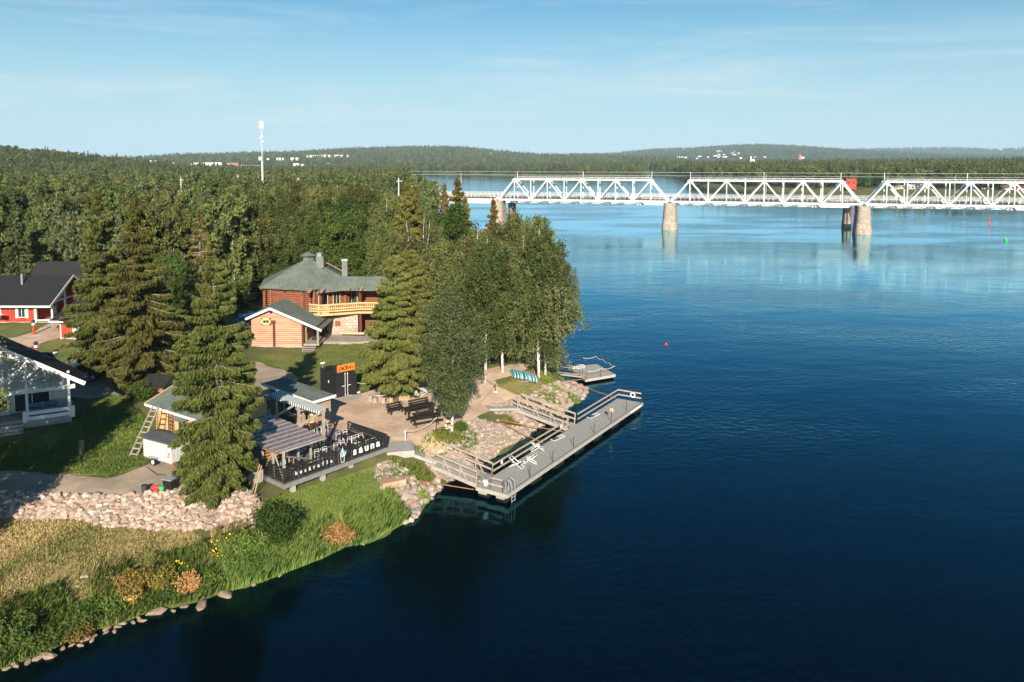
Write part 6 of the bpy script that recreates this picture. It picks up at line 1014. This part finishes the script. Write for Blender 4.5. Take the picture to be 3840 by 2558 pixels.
for z in (.07, chh - .07): beam('frame_rail', t, M['container_black'], (.06, 0.0, z), (cw - .06, 0.0, z), .1, .14); beam('frame_rail', t, M['container_black'], (0.0, .06, z), (0.0, cl - .06, z), .1, .14)
for x in (.68, 1.76): box('door', t, M['container_black'], (x, .03, chh / 2), (1.05, .05, chh - .3))
for x in (1.08, 1.36): rod('lock_bar', t, M['paint_white'], (x, -.05, .15), (x, -.05, chh - .1), .022, 6); box('lock_handle', t, M['paint_white'], (x + (-.18 if x < 1.2 else .18), -.06, 1.15), (.36, .03, .05)); box('lock_keeper', t, M['paint_white'], (x, -.06, .2), (.08, .05, .1)); box('lock_keeper', t, M['paint_white'], (x, -.06, 2.35), (.08, .05, .1))
box('data_plate', t, M['letter_white'], (-.03, 1.3, 1.5), (.03, .12, .26)); sg = box('sign', t, M['sign_orange'], (1.25, .05, chh + .36), (2.0, .06, .72)); 
for k, ch in enumerate('JACKAL'): glyph(ch, .52 if k < 4 else .46, M['black_paint'] if k < 5 else M['log_dark'], t, (.47 + .305 * k, .0, chh + .18), (R(90), 0, 0), .008)
for x in (.4, 2.1): box('sign_support', t, M['metal'], (x, .12, chh + .3), (.05, .05, .6))
box('roof_vent', t, M['black_paint'], (.6, 2.2, chh + .12), (.7, .4, .2)); box('notice_sign', t, M['letter_white'], (.05, 2.6, chh + .55), (.5, .04, .16)); box('notice_post', t, M['metal'], (.05, 2.62, chh + .2), (.04, .04, .6))
sheet('gravel_pad', [(1255, 1500), (1350, 1480), (1365, 1487), (1330, 1502), (1275, 1507)], M['concrete'], .07, .3, .08)
# ---------------------------------------------------------------- yard furniture
p = G(1425, 1502); t = thing('stone_table', 'round grey stone table on the sandy yard', 'table', p); MB().tube([(0, 0, -.1), (0, 0, .58)], [.34, .3], 10).obj('base', M['wood_brown'], t); MB().tube([(0, 0, .58), (0, 0, .7)], [.62, .6], 16).obj('top', M['concrete'], t)
for k, (dx, dy) in enumerate(((-.95, -.1), (-.35, -.85), (.45, -.75), (.95, -.15), (.75, .6))):
    o = thing('log_stool', 'grey log stool around the round stone table', 'stool', on(p.x + dx, p.y + dy), 0, 'log stools at the stone table'); MB().tube([(0, 0, -.1), (0, 0, .5)], [.24, .22], 9).obj('log', M['wood_grey'], o); MB().tube([(0, 0, .5), (0, 0, .52)], .215, 9).obj('seat_face', M['concrete'], o)
def bench(label, p, rz, w, m='black_wood', group=None):
    t = thing('bench', label, 'bench', p, rz, group); 
    for y in (-.14, .14): box('seat_board', t, M[m], (0, y, .46), (w, .24, .06))
    for z in (.66, .9): beam('back_board', t, M[m], (-w / 2, .33, z), (w / 2, .33, z), .05, .16)
    for x in (-w / 2 + .25, w / 2 - .25):
        box('leg', t, M[m], (x, -.2, .22), (.12, .1, .46)); box('leg', t, M[m], (x, .3, .48), (.12, .1, 1.0))
def long_table(label, p, rz, w, d=.85):
    t = thing('yard_table', label, 'table', p, rz)
    for k in range(4): box('top_board', t, M['black_wood'], (0, -d / 2 + d * (k + .5) / 4, .76), (w, d / 4 - .015, .06))
    for x in (-w / 2 + .3, w / 2 - .3):
        for y in (-d / 2 + .1, d / 2 - .1): box('leg', t, M['black_wood'], (x, y, .37), (.14, .12, .74))
bench('black bench behind the notice-board spruce', G(1485, 1480), R(8), 2.4)
ta = G(1572, 1552); tr2 = R(36); long_table('long black table between benches on the sandy yard', ta, tr2, 3.2); RM = lambda x, y: on(*(ta + Matrix.Rotation(tr2, 3, 'Z') @ Vector((x, y, 0)))[:2])
bench('black backed bench at the end of the long black table', RM(-1.8, 1.35), tr2 + R(4), 1.7); bench('black backed bench behind the long black table', RM(.7, 1.1), tr2, 2.2); bench('black bench in front of the long black table', RM(-.2, -1.0), tr2 + R(180), 2.0); bench('black bench at the birch end of the long table', RM(2.2, -.9), tr2 + R(180), 1.8)
pt = G(1592, 1590); t = thing('picnic_table', 'black picnic table with joined seats beside the lifebuoy birch', 'picnic table', pt, R(30))
for k in range(4): box('top_board', t, M['black_wood'], (0, -.3 + .2 * k, .76), (3.0, .185, .05))
for s in (-1, 1):
    box('seat_board', t, M['black_wood'], (0, s * .78, .45), (3.0, .26, .05))
    for x in (-1.1, 1.1): beam('leg', t, M['black_wood'], (x, s * .25, .74), (x, s * .72, .0), .06, .12)
for x in (-1.1, 1.1): beam('bearer', t, M['black_wood'], (x + .06, -.85, .4), (x + .06, .85, .4), .06, .1)
t = thing('notice_board', 'white framed notice on the spruce trunk', 'sign', G(1487, 1508) + Z3(-.12, -.32, 1.35)); box('board', t, M['letter_white'], (0, 0, .2), (.34, .03, .5)); box('red_mark', t, M['lamp_red'], (0, -.005, -.1), (.14, .03, .1))
def pot(name, label, p, m, r, h, fol, n=260, s=.09):
    t = thing(name, label, 'planter', p); MB().tube([(0, 0, -.05), (0, 0, h)], [r * .75, r], 10).obj('pot', M[m], t); r2 = np.random.RandomState(int(p.x * 100) % 999); c = r2.normal(0, 1, (n, 3)) * np.array([r * .5, r * .5, .1]) + np.array([0, 0, h + .15]); A = unitv(r2.normal(0, 1, (n, 3))) * s; obj('plant', leaves('plant', c, A, unitv(np.cross(A, r2.normal(0, 1, (n, 3)))) * s * .5, M[fol], r2.rand(n)), t)
pot('flower_pot', 'tan pot with green plant beside the stone table', G(1466, 1507), 'log_tan', .26, .5, 'willow_green')
t = thing('log_planter', 'row of upright logs planted with pale herbs between the spruces', 'planter', G(1515, 1502), R(14))
for k in range(9): MB().tube([(-.5 + .125 * k, 0, -.1), (-.5 + .125 * k, 0, .42 + .04 * (k % 3))], .065, 7).obj('log', M['log_tan'], t)
r2 = np.random.RandomState(3); c = r2.normal(0, 1, (500, 3)) * np.array([.3, .2, .12]) + np.array([0, .25, .62]); A = unitv(r2.normal(0, 1, (500, 3))) * .1; obj('herbs', leaves('herbs', c, A, unitv(np.cross(A, r2.normal(0, 1, (500, 3)))) * .03, M['reed_blades'], r2.rand(500)), t)
leafmat('petals_white', (.8, .8, .75), (.75, .75, .7), (.6, .62, .55), .2); hb_ = bush('hydrangea', 'white-flowering shrub beside the deck chair by the spruces', G(1562, 1492), .45, .6, M['aspen_leaves'], 700, .09, 61); r2 = np.random.RandomState(8); c = r2.normal(0, 1, (160, 3)) * .06 + np.array([[-.2, -.25, .45], [.05, -.3, .55], [.2, -.2, .35], [-.05, -.1, .65]])[r2.randint(0, 4, 160)]; A = unitv(r2.normal(0, 1, (160, 3))) * .06; obj('blossoms', leaves('blossoms', c, A, unitv(np.cross(A, r2.normal(0, 1, (160, 3)))) * .05, M['petals_white'], r2.rand(160)), hb_)
def deck_chair(label, p, rz, flat=False, group=None):
    t = thing('deck_chair', label, 'deck chair', p, rz, group); t.scale = (.84, .84, .84); wm, nv = M['paint_white'], M['navy']; 
    if flat:
        for s in (-.3, .3): beam('frame_rail', t, wm, (-.95, s, .12), (.95, s, .12), .05, .05)
        for x in (-.95, .2, .95): beam('frame_bar', t, wm, (x, -.3, .12), (x, .3, .12), .05, .05)
        for k in range(4): box('folded_cloth', t, nv, (-.8 + .22 * k, 0, .16 + .05 * (k % 2)), (.18, .5, .05), .06 * k)
        beam('frame_bar', t, wm, (-.7, -.26, .2), (.1, .26, .2), .04, .04); return t
    for s in (-.3, .3): beam('frame_rail', t, wm, (-.75, s, .05), (.62, s, .98), .045, .05); beam('frame_rail', t, wm, (.6, s * .9, .02), (-.45, s * .9, .55), .045, .05); beam('armrest', t, wm, (-.4, s * 1.05, .56), (.35, s * 1.05, .6), .06, .03)
    for x, z in ((-.75, .05), (.62, .98), (.6, .02)): beam('frame_bar', t, wm, (x, -.3, z), (x, .3, z), .045, .045)
    slab('backrest', t, nv, [(.0, -.26, .52), (.62, -.26, 1.0), (.62, .26, 1.0), (.0, .26, .52)], .03); slab('seat', t, nv, [(-.5, -.26, .36), (.02, -.26, .42), (.02, .26, .42), (-.5, .26, .36)], .03); slab('white_stripe', t, wm, [(.3, -.262, .765), (.36, -.262, .812), (.36, .262, .812), (.3, .262, .765)], .012); return t
mat('navy', (.02, .045, .09), (.03, .06, .11), 4, .8)
deck_chair('white deck chair with dark cloth on the sand by the spruces', G(1592, 1482), R(-150))
# rope barrier, lifebuoy
def rope_post(label, p, h=1.0, m='black_paint'):
    t = thing('rope_post', label, 'post', p); MB().tube([(0, 0, -.05), (0, 0, .09)], [.26, .22], 12).obj('base', M['paint_white'], t); MB().tube([(0, 0, .09), (0, 0, h)], .035, 7).obj('post', M[m], t); MB().tube([(0, 0, h), (0, 0, h + .05)], [.05, .03], 7).obj('cap', M['paint_white'], t); return p + Z3(0, 0, h)
mat('rope', (.62, .55, .45), (.5, .44, .36), 20, .9)
def rope(label, a, b, sag=.25, r=.028, m='rope'):
    pts = [Vector(a).lerp(Vector(b), k / 8) - Z3(0, 0, sag * 4 * (k / 8) * (1 - k / 8)) for k in range(9)]; return tag(MB().tube(pts, r, 5).obj('rope', M[m]), label, 'rope')
ra = rope_post('white rope post at the top of the long gangway steps', G(1520, 1661), 1.05, 'paint_white'); rb_ = rope_post('black rope post on white base beside the picnic table', G(1637, 1608)); rc = rope_post('black rope post on the sand near the short gangway', G(1857, 1470)); rd = rope_post('rope post beside the forked birch', G(1815, 1432)); re_ = rope_post('rope post at the corner of the black container', G(1343, 1472), 1.0); rope('pale rope from gangway steps to picnic table post', ra, rb_, .4); rope('pale rope between the two sand posts by the forked birch', rc, rd, .3); rope('slack rope from the sand post towards the lifebuoy birch', rc, G(1700, 1600) + Z3(0, 0, .9), .8); rope('rope from the container corner to the spruce post', re_, G(1417, 1452) + Z3(0, 0, 1), .3)
t = thing('trail_post', 'rusty brown post on the lawn beside the paired spruces', 'post', G(1416, 1452)); MB().tube([(0, 0, -.1), (0, 0, .95), (0, 0, 1.0)], [.12, .11, .05], 8).obj('post', M['log_dark'], t); MB().tube([(0, 0, .8), (0, 0, .84)], .13, 8).obj('band', M['metal'], t)
mat('buoy_orange', (.85, .16, .02)); bt_ = G(1693, 1634); t = thing('lifebuoy', 'orange and white lifebuoy hanging on the birch trunk', 'lifebuoy', bt_ + Z3(-.2, -.3, 1.05))
for k in range(8):
    a0, a1 = 6.2832 * k / 8, 6.2832 * (k + 1) / 8; MB().tube([(math.cos(a0 + (a1 - a0) * j / 4) * .3, 0, math.sin(a0 + (a1 - a0) * j / 4) * .3 + .1) for j in range(5)], .085, 7).obj('segment', M['buoy_orange'] if k % 2 else M['paint_white'], t)
tag(MB().tube([(-.3, -.02, -.25), (-.1, -.05, -.32), (0, 0, -.2), (-.2, .02, -.12)], .04, 5).obj('line', M['letter_blue'], t), None)
# ---------------------------------------------------------------- paddle boards
mat('board_blue', (.03, .42, .52), (.02, .36, .48), 2, .35, spec=.5); mat('board_edge', (.35, .68, .74), (.3, .6, .68), 2, .4)
V, Fc = [], []; ol = []
for k in range(25): u = k / 24; x = -1.6 + 3.2 * u; hw = .40 * (max(0, 1 - abs(2 * u - 1) ** 2.6)) ** .55; ol.append((x, hw, .16 * max(0, (u - .7) / .3) ** 2))
def board_mesh(name, th, inset, m):
    V, Fc = [], []
    for (x, hw, rk) in ol: hw = max(.01, hw - inset); V += [(x, -th / 2 + rk, hw), (x, th / 2 + rk, hw), (x, th / 2 + rk, -hw), (x, -th / 2 + rk, -hw)]
    for k in range(24):
        for j in range(4): Fc.append((k * 4 + j, k * 4 + (j + 1) % 4, (k + 1) * 4 + (j + 1) % 4, (k + 1) * 4 + j))
    Fc += [(3, 2, 1, 0), (96, 97, 98, 99)]; return mesh(name, V, Fc, m)
hull, deckm = board_mesh('hull', .12, 0, M['board_edge']), board_mesh('deck_pad', .132, .06, M['board_blue']); pc_ = G(1962, 1424); brz = R(100)
for k in range(9):
    q = on(pc_.x - 1.1 + .27 * k + (.08 if k > 3 else 0), pc_.y + .05 * (k % 2)); t = thing('paddle_board', 'turquoise paddle board standing on edge in the wooden rack', 'paddle board', q + Z3(0, 0, .47), brz + R((k % 3) * 2 - 2), 'paddle boards in the rack'); t.rotation_euler = (R(7), R(2), t.rotation_euler.z); obj('hull', hull, t); obj('deck_pad', deckm, t); box('fin', t, M['board_edge'], (-1.35, .12, 0), (.2, .16, .02))
t = thing('board_rack', 'low wooden rack holding the turquoise paddle boards', 'rack', pc_)
for y in (-.9, .9):
    beam('bearer', t, M['wood_brown'], (-1.4, y, .05), (1.5, y, .05), .1, .1)
    for k in range(10): box('peg', t, M['wood_orange'], (-1.25 + .27 * k + (.08 if k > 4 else 0), y, .4), (.05, .06, .75))
# ---------------------------------------------------------------- long swimming dock
mat('dock_boards', (.37, .37, .36), (.29, .29, .285), 3.0, .85, .15, 9, c3=(.33, .325, .31), s3=.5); mat('dock_side', (.42, .39, .36), (.33, .31, .285), 3, .85); mat('float_black', (.012, .013, .014)); mat('rail_wood', (.42, .35, .29), (.31, .25, .20), 3, .8); mat('cable_orange', (.40, .17, .075), (.28, .11, .05), 4, .6)
DZ = .75; nl, nr_, fl_, fr_ = P(1783, 1826, DZ), P(1906, 1853, DZ), P(2317, 1494, DZ), P(2410, 1511, DZ)
O = (nl + nr_) / 2; ev = ((fl_ + fr_) / 2 - O).normalized(); drz = math.atan2(ev.y, ev.x); DL = ((fl_ + fr_) / 2 - O).length; DW = 2.9; DM = Matrix.Translation((O.x, O.y, 0)) @ Matrix.Rotation(drz, 4, 'Z'); DI = DM.inverted()
lx = lambda x, y, z=DZ: DI @ P(x, y, z)
t = thing('swimming_dock', 'long grey wooden swimming dock floating beside the stony bank', 'dock', (O.x, O.y, 0), drz); h2 = DW / 2
nb_ = 19; bw = DW / nb_
for k in range(nb_):                     # deck boards run the length of the dock
    for j in range(3): o = box('deck_board', t, M['dock_boards'], (DL * (j + .5) / 3, -h2 + bw * (k + .5), DZ - .02 - .003 * ((k * 7 + j) % 3)), (DL / 3 - .012, bw - .014, .04))
box('frame', t, M['dock_side'], (DL / 2, 0, DZ - .2), (DL - .05, DW - .1, .28))
for y in (-h2 - .03, h2 + .03): beam('side_board', t, M['dock_side'], (0, y, DZ - .16), (DL, y, DZ - .16), .05, .3)
for x in (-.03, DL + .03): beam('end_board', t, M['dock_side'], (x, -h2 - .05, DZ - .16), (x, h2 + .05, DZ - .16), .05, .3)
beam('edge_strip', t, M['black_paint'], (.2, -h2 + .12, DZ + .012), (DL - .1, -h2 + .12, DZ + .012), .03, .025); box('white_panel', t, M['letter_white'], (DL - 2.0, -h2 - .06, DZ - .17), (2.6, .02, .22))
for x in (.9, 5, 9, 13, 17, 21, DL - 1): 
    for y in (-.85, .85): box('float', t, M['float_black'], (x, y, .12), (1.6, .95, .62)); 
for y in (-.85, .85): box('float_beam', t, M['rail_wood'], (.15, y, .36), (.5, .75, .14))
def rail2(a, b, n, ends=True, hs=(.48, 1.0)):
    a, b = Vector(a), Vector(b); d = (b - a).normalized()
    for h in hs: beam('rail', t, M['rail_wood'], a + Z3(0, 0, DZ + h), b + Z3(0, 0, DZ + h), .05, .15)
    for k in range(n): p = a.lerp(b, k / (n - 1)); rod('rail_post', t, M['black_paint'], p + Z3(0, 0, DZ), p + Z3(0, 0, DZ + 1.05), .025, 6)
x1, x2, x3 = lx(1831, 1786).x, lx(2128, 1608).x, lx(2158, 1589).x
rail2((x1, h2 - .03, 0), (x2, h2 - .03, 0), 8); rail2((x3, h2 - .03, 0), (DL - .02, h2 - .03, 0), 6); rail2((DL - .04, h2 - .03, 0), (DL - .04, -h2 + .15, 0), 3); rail2((.06, h2 - .1, 0), (.06, -h2 + .45, 0), 3)
for (x, y, sgn) in ((2350, 1541, 0), (2292, 1583, 1), (2228, 1626, 0), (2151, 1678, 0), (2073, 1735, 0), (1987, 1790, 0)):
    q = P(x, y, DZ); o = thing('dock_post', 'black steel post with small wooden sign on the dock' if sgn else 'thin black steel post along the open side of the dock', 'post', q, drz, None if sgn else 'steel posts on the dock'); rod('pole', o, M['black_paint'], (0, 0, 0), (0, 0, 1.0 if not sgn else 1.2), .028, 6); box('foot_plate', o, M['metal'], (0, 0, .012), (.16, .16, .02))
    if sgn: box('sign_board', o, M['log_pale'], (.1, 0, 1.2), (.06, .36, .36))
o = thing('swim_ladder', 'chrome swim ladder at the corner of the long dock', 'ladder', DM @ Vector((.35, -h2 - .02, DZ)), drz)
for s in (0, .5): MB().tube([(s, .45, 0), (s, .42, .85), (s, .2, 1.0), (s, -.1, .85), (s, -.18, .2), (s, -.2, -1.4)], .035, 7).obj('handrail', M['metal'], o)
for k in range(4): rod('rung', o, M['metal'], (0, -.2, -.35 - .3 * k), (.5, -.2, -.35 - .3 * k), .03, 6)
o = thing('life_ring_case', 'white lifesaving case with red line on the dock end rail', 'life ring', DM @ Vector((DL - .12, -.35, DZ + .62)), drz); MB().tube([(-.03, math.cos(a) * .24, math.sin(a) * .24 + .1) for a in np.linspace(0, 6.2832, 15)], .07, 6).obj('ring', M['letter_white'], o); MB().tube([(0, -.2, .42), (0, 0, .48), (0, .2, .42)], .03, 5).obj('line', M['lamp_red'], o)
o = thing('hanging_planter', 'white hanging planter with grey-purple flowers on the dock rail', 'planter', DM @ Vector((-.05, .55, DZ + .55)), drz); MB().tube([(0, 0, -.25), (0, 0, .1), (0, 0, .3)], [.14, .24, .26], 10).obj('pot', M['letter_white'], o); leafmat('flowers_grey', (.35, .2, .4), (.35, .42, .33), (.2, .28, .18), .2); r2 = np.random.RandomState(5); c = r2.normal(0, 1, (500, 3)) * np.array([.22, .3, .14]) + np.array([0, 0, .45]); A = unitv(r2.normal(0, 1, (500, 3))) * .08; obj('flowers', leaves('flowers', c, A, unitv(np.cross(A, r2.normal(0, 1, (500, 3)))) * .03, M['flowers_grey'], r2.rand(500)), o)
o = thing('notice_sign', 'small white notice on the dock rail by the long gangway', 'sign', DM @ Vector((x1 + 1.6, h2 + .02, DZ + .75)), drz); box('plate', o, M['letter_white'], (0, 0, .05), (.3, .02, .42)); box('text_block', o, M['plastic_grey'], (0, .012, .1), (.2, .01, .1))
o = thing('notice_sign', 'small white notice on the dock rail by the short gangway', 'sign', DM @ Vector((x2 - 1.5, h2 + .02, DZ + .75)), drz); box('plate', o, M['letter_white'], (0, 0, .05), (.3, .02, .42)); box('text_block', o, M['plastic_grey'], (0, .012, .1), (.2, .01, .1))
deck_chair('navy and white deck chair facing the water beside the dock notice', P(1935, 1752, DZ), drz + R(95)); deck_chair('low navy and white deck chair beside the notice-side deck chair', P(1990, 1738, DZ), drz + R(-60)); deck_chair('upright white deck chair with navy cloth against the dock rail', P(2012, 1690, DZ), drz + R(130)); deck_chair('folded white lounger lying on the dock before the short gangway', P(2092, 1646, DZ), drz - R(8), True); deck_chair('folded white lounger lying on the dock beyond the short gangway', P(2225, 1563, DZ), drz - R(8), True)
# ---------------------------------------------------------------- gangways
def gangway(label, xl, length, width, z1, posts, name='gangway'):
    g = thing(name, label, 'gangway', DM @ Vector((xl, h2 + .06, 0)), drz + R(90)); n = int(length / .145)   # local x runs from dock to shore
    for k in range(n): x = length * (k + .5) / n; box('deck_board', g, M['dock_boards'], (x, 0, DZ - .03 + (z1 - DZ) * x / length), (length / n - .012, width, .05))
    for y in (-width / 2, width / 2):
        A_, B_ = Vector((0, y, DZ - .16)), Vector((length, y, z1 - .16)); beam('side_beam', g, M['dock_side'], A_, B_, .09, .3)
        for h in (.5, 1.05): beam('rail', g, M['rail_wood'], A_ + Z3(.05, 0, h + .16), B_ + Z3(0, 0, h + .16), .07, .15)
        for k in range(posts):
            u = (k + .12) / (posts - .7); p = A_.lerp(B_, min(u, .985)); beam('post', g, M['rail_wood'], p + Z3(0, .05 * (1 if y > 0 else -1), -.15), p + Z3(-.12, .05 * (1 if y > 0 else -1), 1.2), .07, .12)
            if k: beam('brace', g, M['rail_wood'], p + Z3(-.75, .06 * (1 if y > 0 else -1), .0), p + Z3(-.1, .06 * (1 if y > 0 else -1), 1.1), .06, .1)
    return g
g1 = gangway('long railed wooden gangway from the terrace steps to the dock', .3 + 1.15, 5.4, 2.2, 1.55, 4); xg2 = (x2 + x3) / 2
g2 = gangway('short railed wooden gangway from the stony point to the dock', xg2, 6.2, 1.55, 1.75, 4)
gm = g1.matrix_basis; tp_ = P(1498, 1676, 2.75); st = gm @ Vector((5.4, 0, 1.55)); dv = (tp_ - st); hd = Vector((dv.x, dv.y, 0)); rzs = math.atan2(hd.y, hd.x)
s_ = thing('wooden_steps', 'wide grey plank steps climbing from the long gangway to the yard', 'steps', (st.x, st.y, 0), rzs); n = 8; Ls = hd.length
for k in range(n): box('tread', s_, M['dock_boards'], (Ls * (k + .5) / n * .86, 0, 1.55 + (2.7 - 1.55) * (k + .5) / n), (Ls * .86 / n - .05, 2.3, .08))
for y in (-1.05, 1.05): beam('stringer', s_, M['dock_side'], (-.1, y, 1.45), (Ls * .86, y, 2.6), .1, .26)
sl2 = obj('stone_slab', MB().box((0, 0, -.2), (2.3, 2.5, .56)).mesh('stone_slab', M['concrete']), None, (tp_.x, tp_.y, max(2.72, hz(tp_.x, tp_.y) + .06)), rzs); tag(sl2, 'grey concrete slab at the top of the wooden steps', 'slab')
gm = g2.matrix_basis; st = gm @ Vector((6.2, 0, 1.75)); en = G(1822, 1530); d2 = Vector((en.x - st.x, en.y - st.y, 0)); w_ = thing('boardwalk', 'narrow grey boardwalk from the sand down to the short gangway', 'boardwalk', (st.x, st.y, 0), math.atan2(d2.y, d2.x)); n = int(d2.length / .24)
for k in range(n): u = (k + .5) / n; box('tread', w_, M['dock_boards'], (d2.length * u, 0, 1.72 + (en.z + .1 - 1.72) * u), (.2, 1.5, .06))
for y in (-.72, .72): beam('stringer', w_, M['dock_side'], (0, y, 1.6), (d2.length, y, en.z), .08, .18)
def pipe(label, a, b, r=.04): o = thing('mooring_beam', label, 'mooring beam', a); d = Vector(b) - Vector(a); MB().tube([(0, 0, 0), d], r, 7).obj('pole', M['cable_orange'], o); q = d.normalized(); MB().tube([q * -.05, q * .12], r * 2, 7).obj('anchor_eye', M['metal'], o)
pipe('rusty orange mooring beam below the long gangway', G(1487, 1806) + Z3(0, 0, .35), P(1777, 1836, .5)); pipe('rusty mooring beam from the stony bank to the dock rail side', G(1864, 1588) + Z3(0, 0, .25), P(2036, 1662, .5), .04); pipe('rusty mooring beam from the stony bank to the short gangway', G(1866, 1586) + Z3(0, 0, .3), P(2112, 1619, .5), .04); pipe('thin red mooring beam from the stony point to the dock end', G(2126, 1441) + Z3(0, 0, .35), P(2309, 1493, .6), .035)
o = obj('anchor_slab', MB().box((0, 0, 0), (1.9, 1.2, .5)).mesh('anchor_slab', M['log_tan']), None, G(1470, 1812) + Z3(0, 0, .1), .5); tag(o, 'flat pale anchor rock at the end of the mooring beam', 'rock')
# ---------------------------------------------------------------- raft
RZ = .55; rc4 = [P(2133, 1376, RZ), P(2238, 1365, RZ), P(2308, 1404, RZ), P(2196, 1423, RZ)]; cc = sum(rc4, Vector()) / 4; t = thing('raft', 'small square grey raft with rope railing beyond the stony point', 'raft', (cc.x, cc.y, 0)); rc4 = [v - Vector((cc.x, cc.y, 0)) for v in rc4]
n = 22
for k in range(n): a, b = rc4[0].lerp(rc4[3], (k + .04) / n), rc4[1].lerp(rc4[2], (k + .04) / n); c, d = rc4[1].lerp(rc4[2], (k + .94) / n), rc4[0].lerp(rc4[3], (k + .94) / n); slab('deck_board', t, M['dock_boards'], [a, b, c, d], .05)
for k in range(4): beam('side_board', t, M['dock_side'], rc4[k] - Z3(0, 0, .17), rc4[(k + 1) % 4] - Z3(0, 0, .17), .06, .28)
for u in (.15, .85): a, b = rc4[0].lerp(rc4[3], u), rc4[1].lerp(rc4[2], u); beam('float', t, M['float_black'], a.lerp(b, .04) - Z3(0, 0, .45), a.lerp(b, .96) - Z3(0, 0, .45), .7, .5)
pts = [rc4[0].lerp(rc4[1], .5), rc4[1].lerp(rc4[0], .03), rc4[1].lerp(rc4[2], .33), rc4[1].lerp(rc4[2], .66), rc4[2].lerp(rc4[1], .03), rc4[2].lerp(rc4[3], .5), rc4[3].lerp(rc4[2], .04)]; tops = []
for p in pts: rod('rope_post', t, M['black_paint'], p - Z3(0, 0, .1), p + Z3(0, 0, 1.05), .025, 6); tops.append(p + Z3(0, 0, 1.02))
for a, b in zip(tops[:-1], tops[1:]): MB().tube([a.lerp(b, k / 6) - Z3(0, 0, .8 * (k / 6) * (1 - k / 6)) for k in range(7)], .03, 5).obj('rope', M['rope'], t)
sa, sb = G(2085, 1402) + Z3(0, 0, .15), P(2190, 1412, RZ + .05); g = thing('gangplank', 'pale gangplank from the shore birch to the raft', 'gangplank', sa); d = sb - sa; beam('plank', g, M['dock_boards'], (0, 0, 0), d, .9, .07); nn = Vector((-d.y, d.x, 0)).normalized() * .42
for s in (-1, 1): beam('side_board', g, M['dock_side'], nn * s, d + nn * s, .05, .16); rod('rail_post', g, M['black_paint'], d * .3 + nn * s, d * .3 + nn * s + Z3(0, 0, 1.0), .022, 6); rod('rail_post', g, M['black_paint'], d * .9 + nn * s, d * .9 + nn * s + Z3(0, 0, 1.0), .022, 6); rod('handrope', g, M['rope'], d * .3 + nn * s + Z3(0, 0, .98), d * .9 + nn * s + Z3(0, 0, .98), .028, 6)
for k in range(3): q = rc4[0].lerp(rc4[3], .25).lerp(rc4[1], .22); deck_chair('folded white lounger in the stack on the raft', Vector((cc.x + q.x, cc.y + q.y, RZ + .14 * k)), R(15 + 3 * k), True, 'stacked loungers on the raft')
pipe('pale mooring pole running from the stones to the raft', G(2128, 1434) + Z3(0, 0, .2), P(2230, 1418, .45), .05)
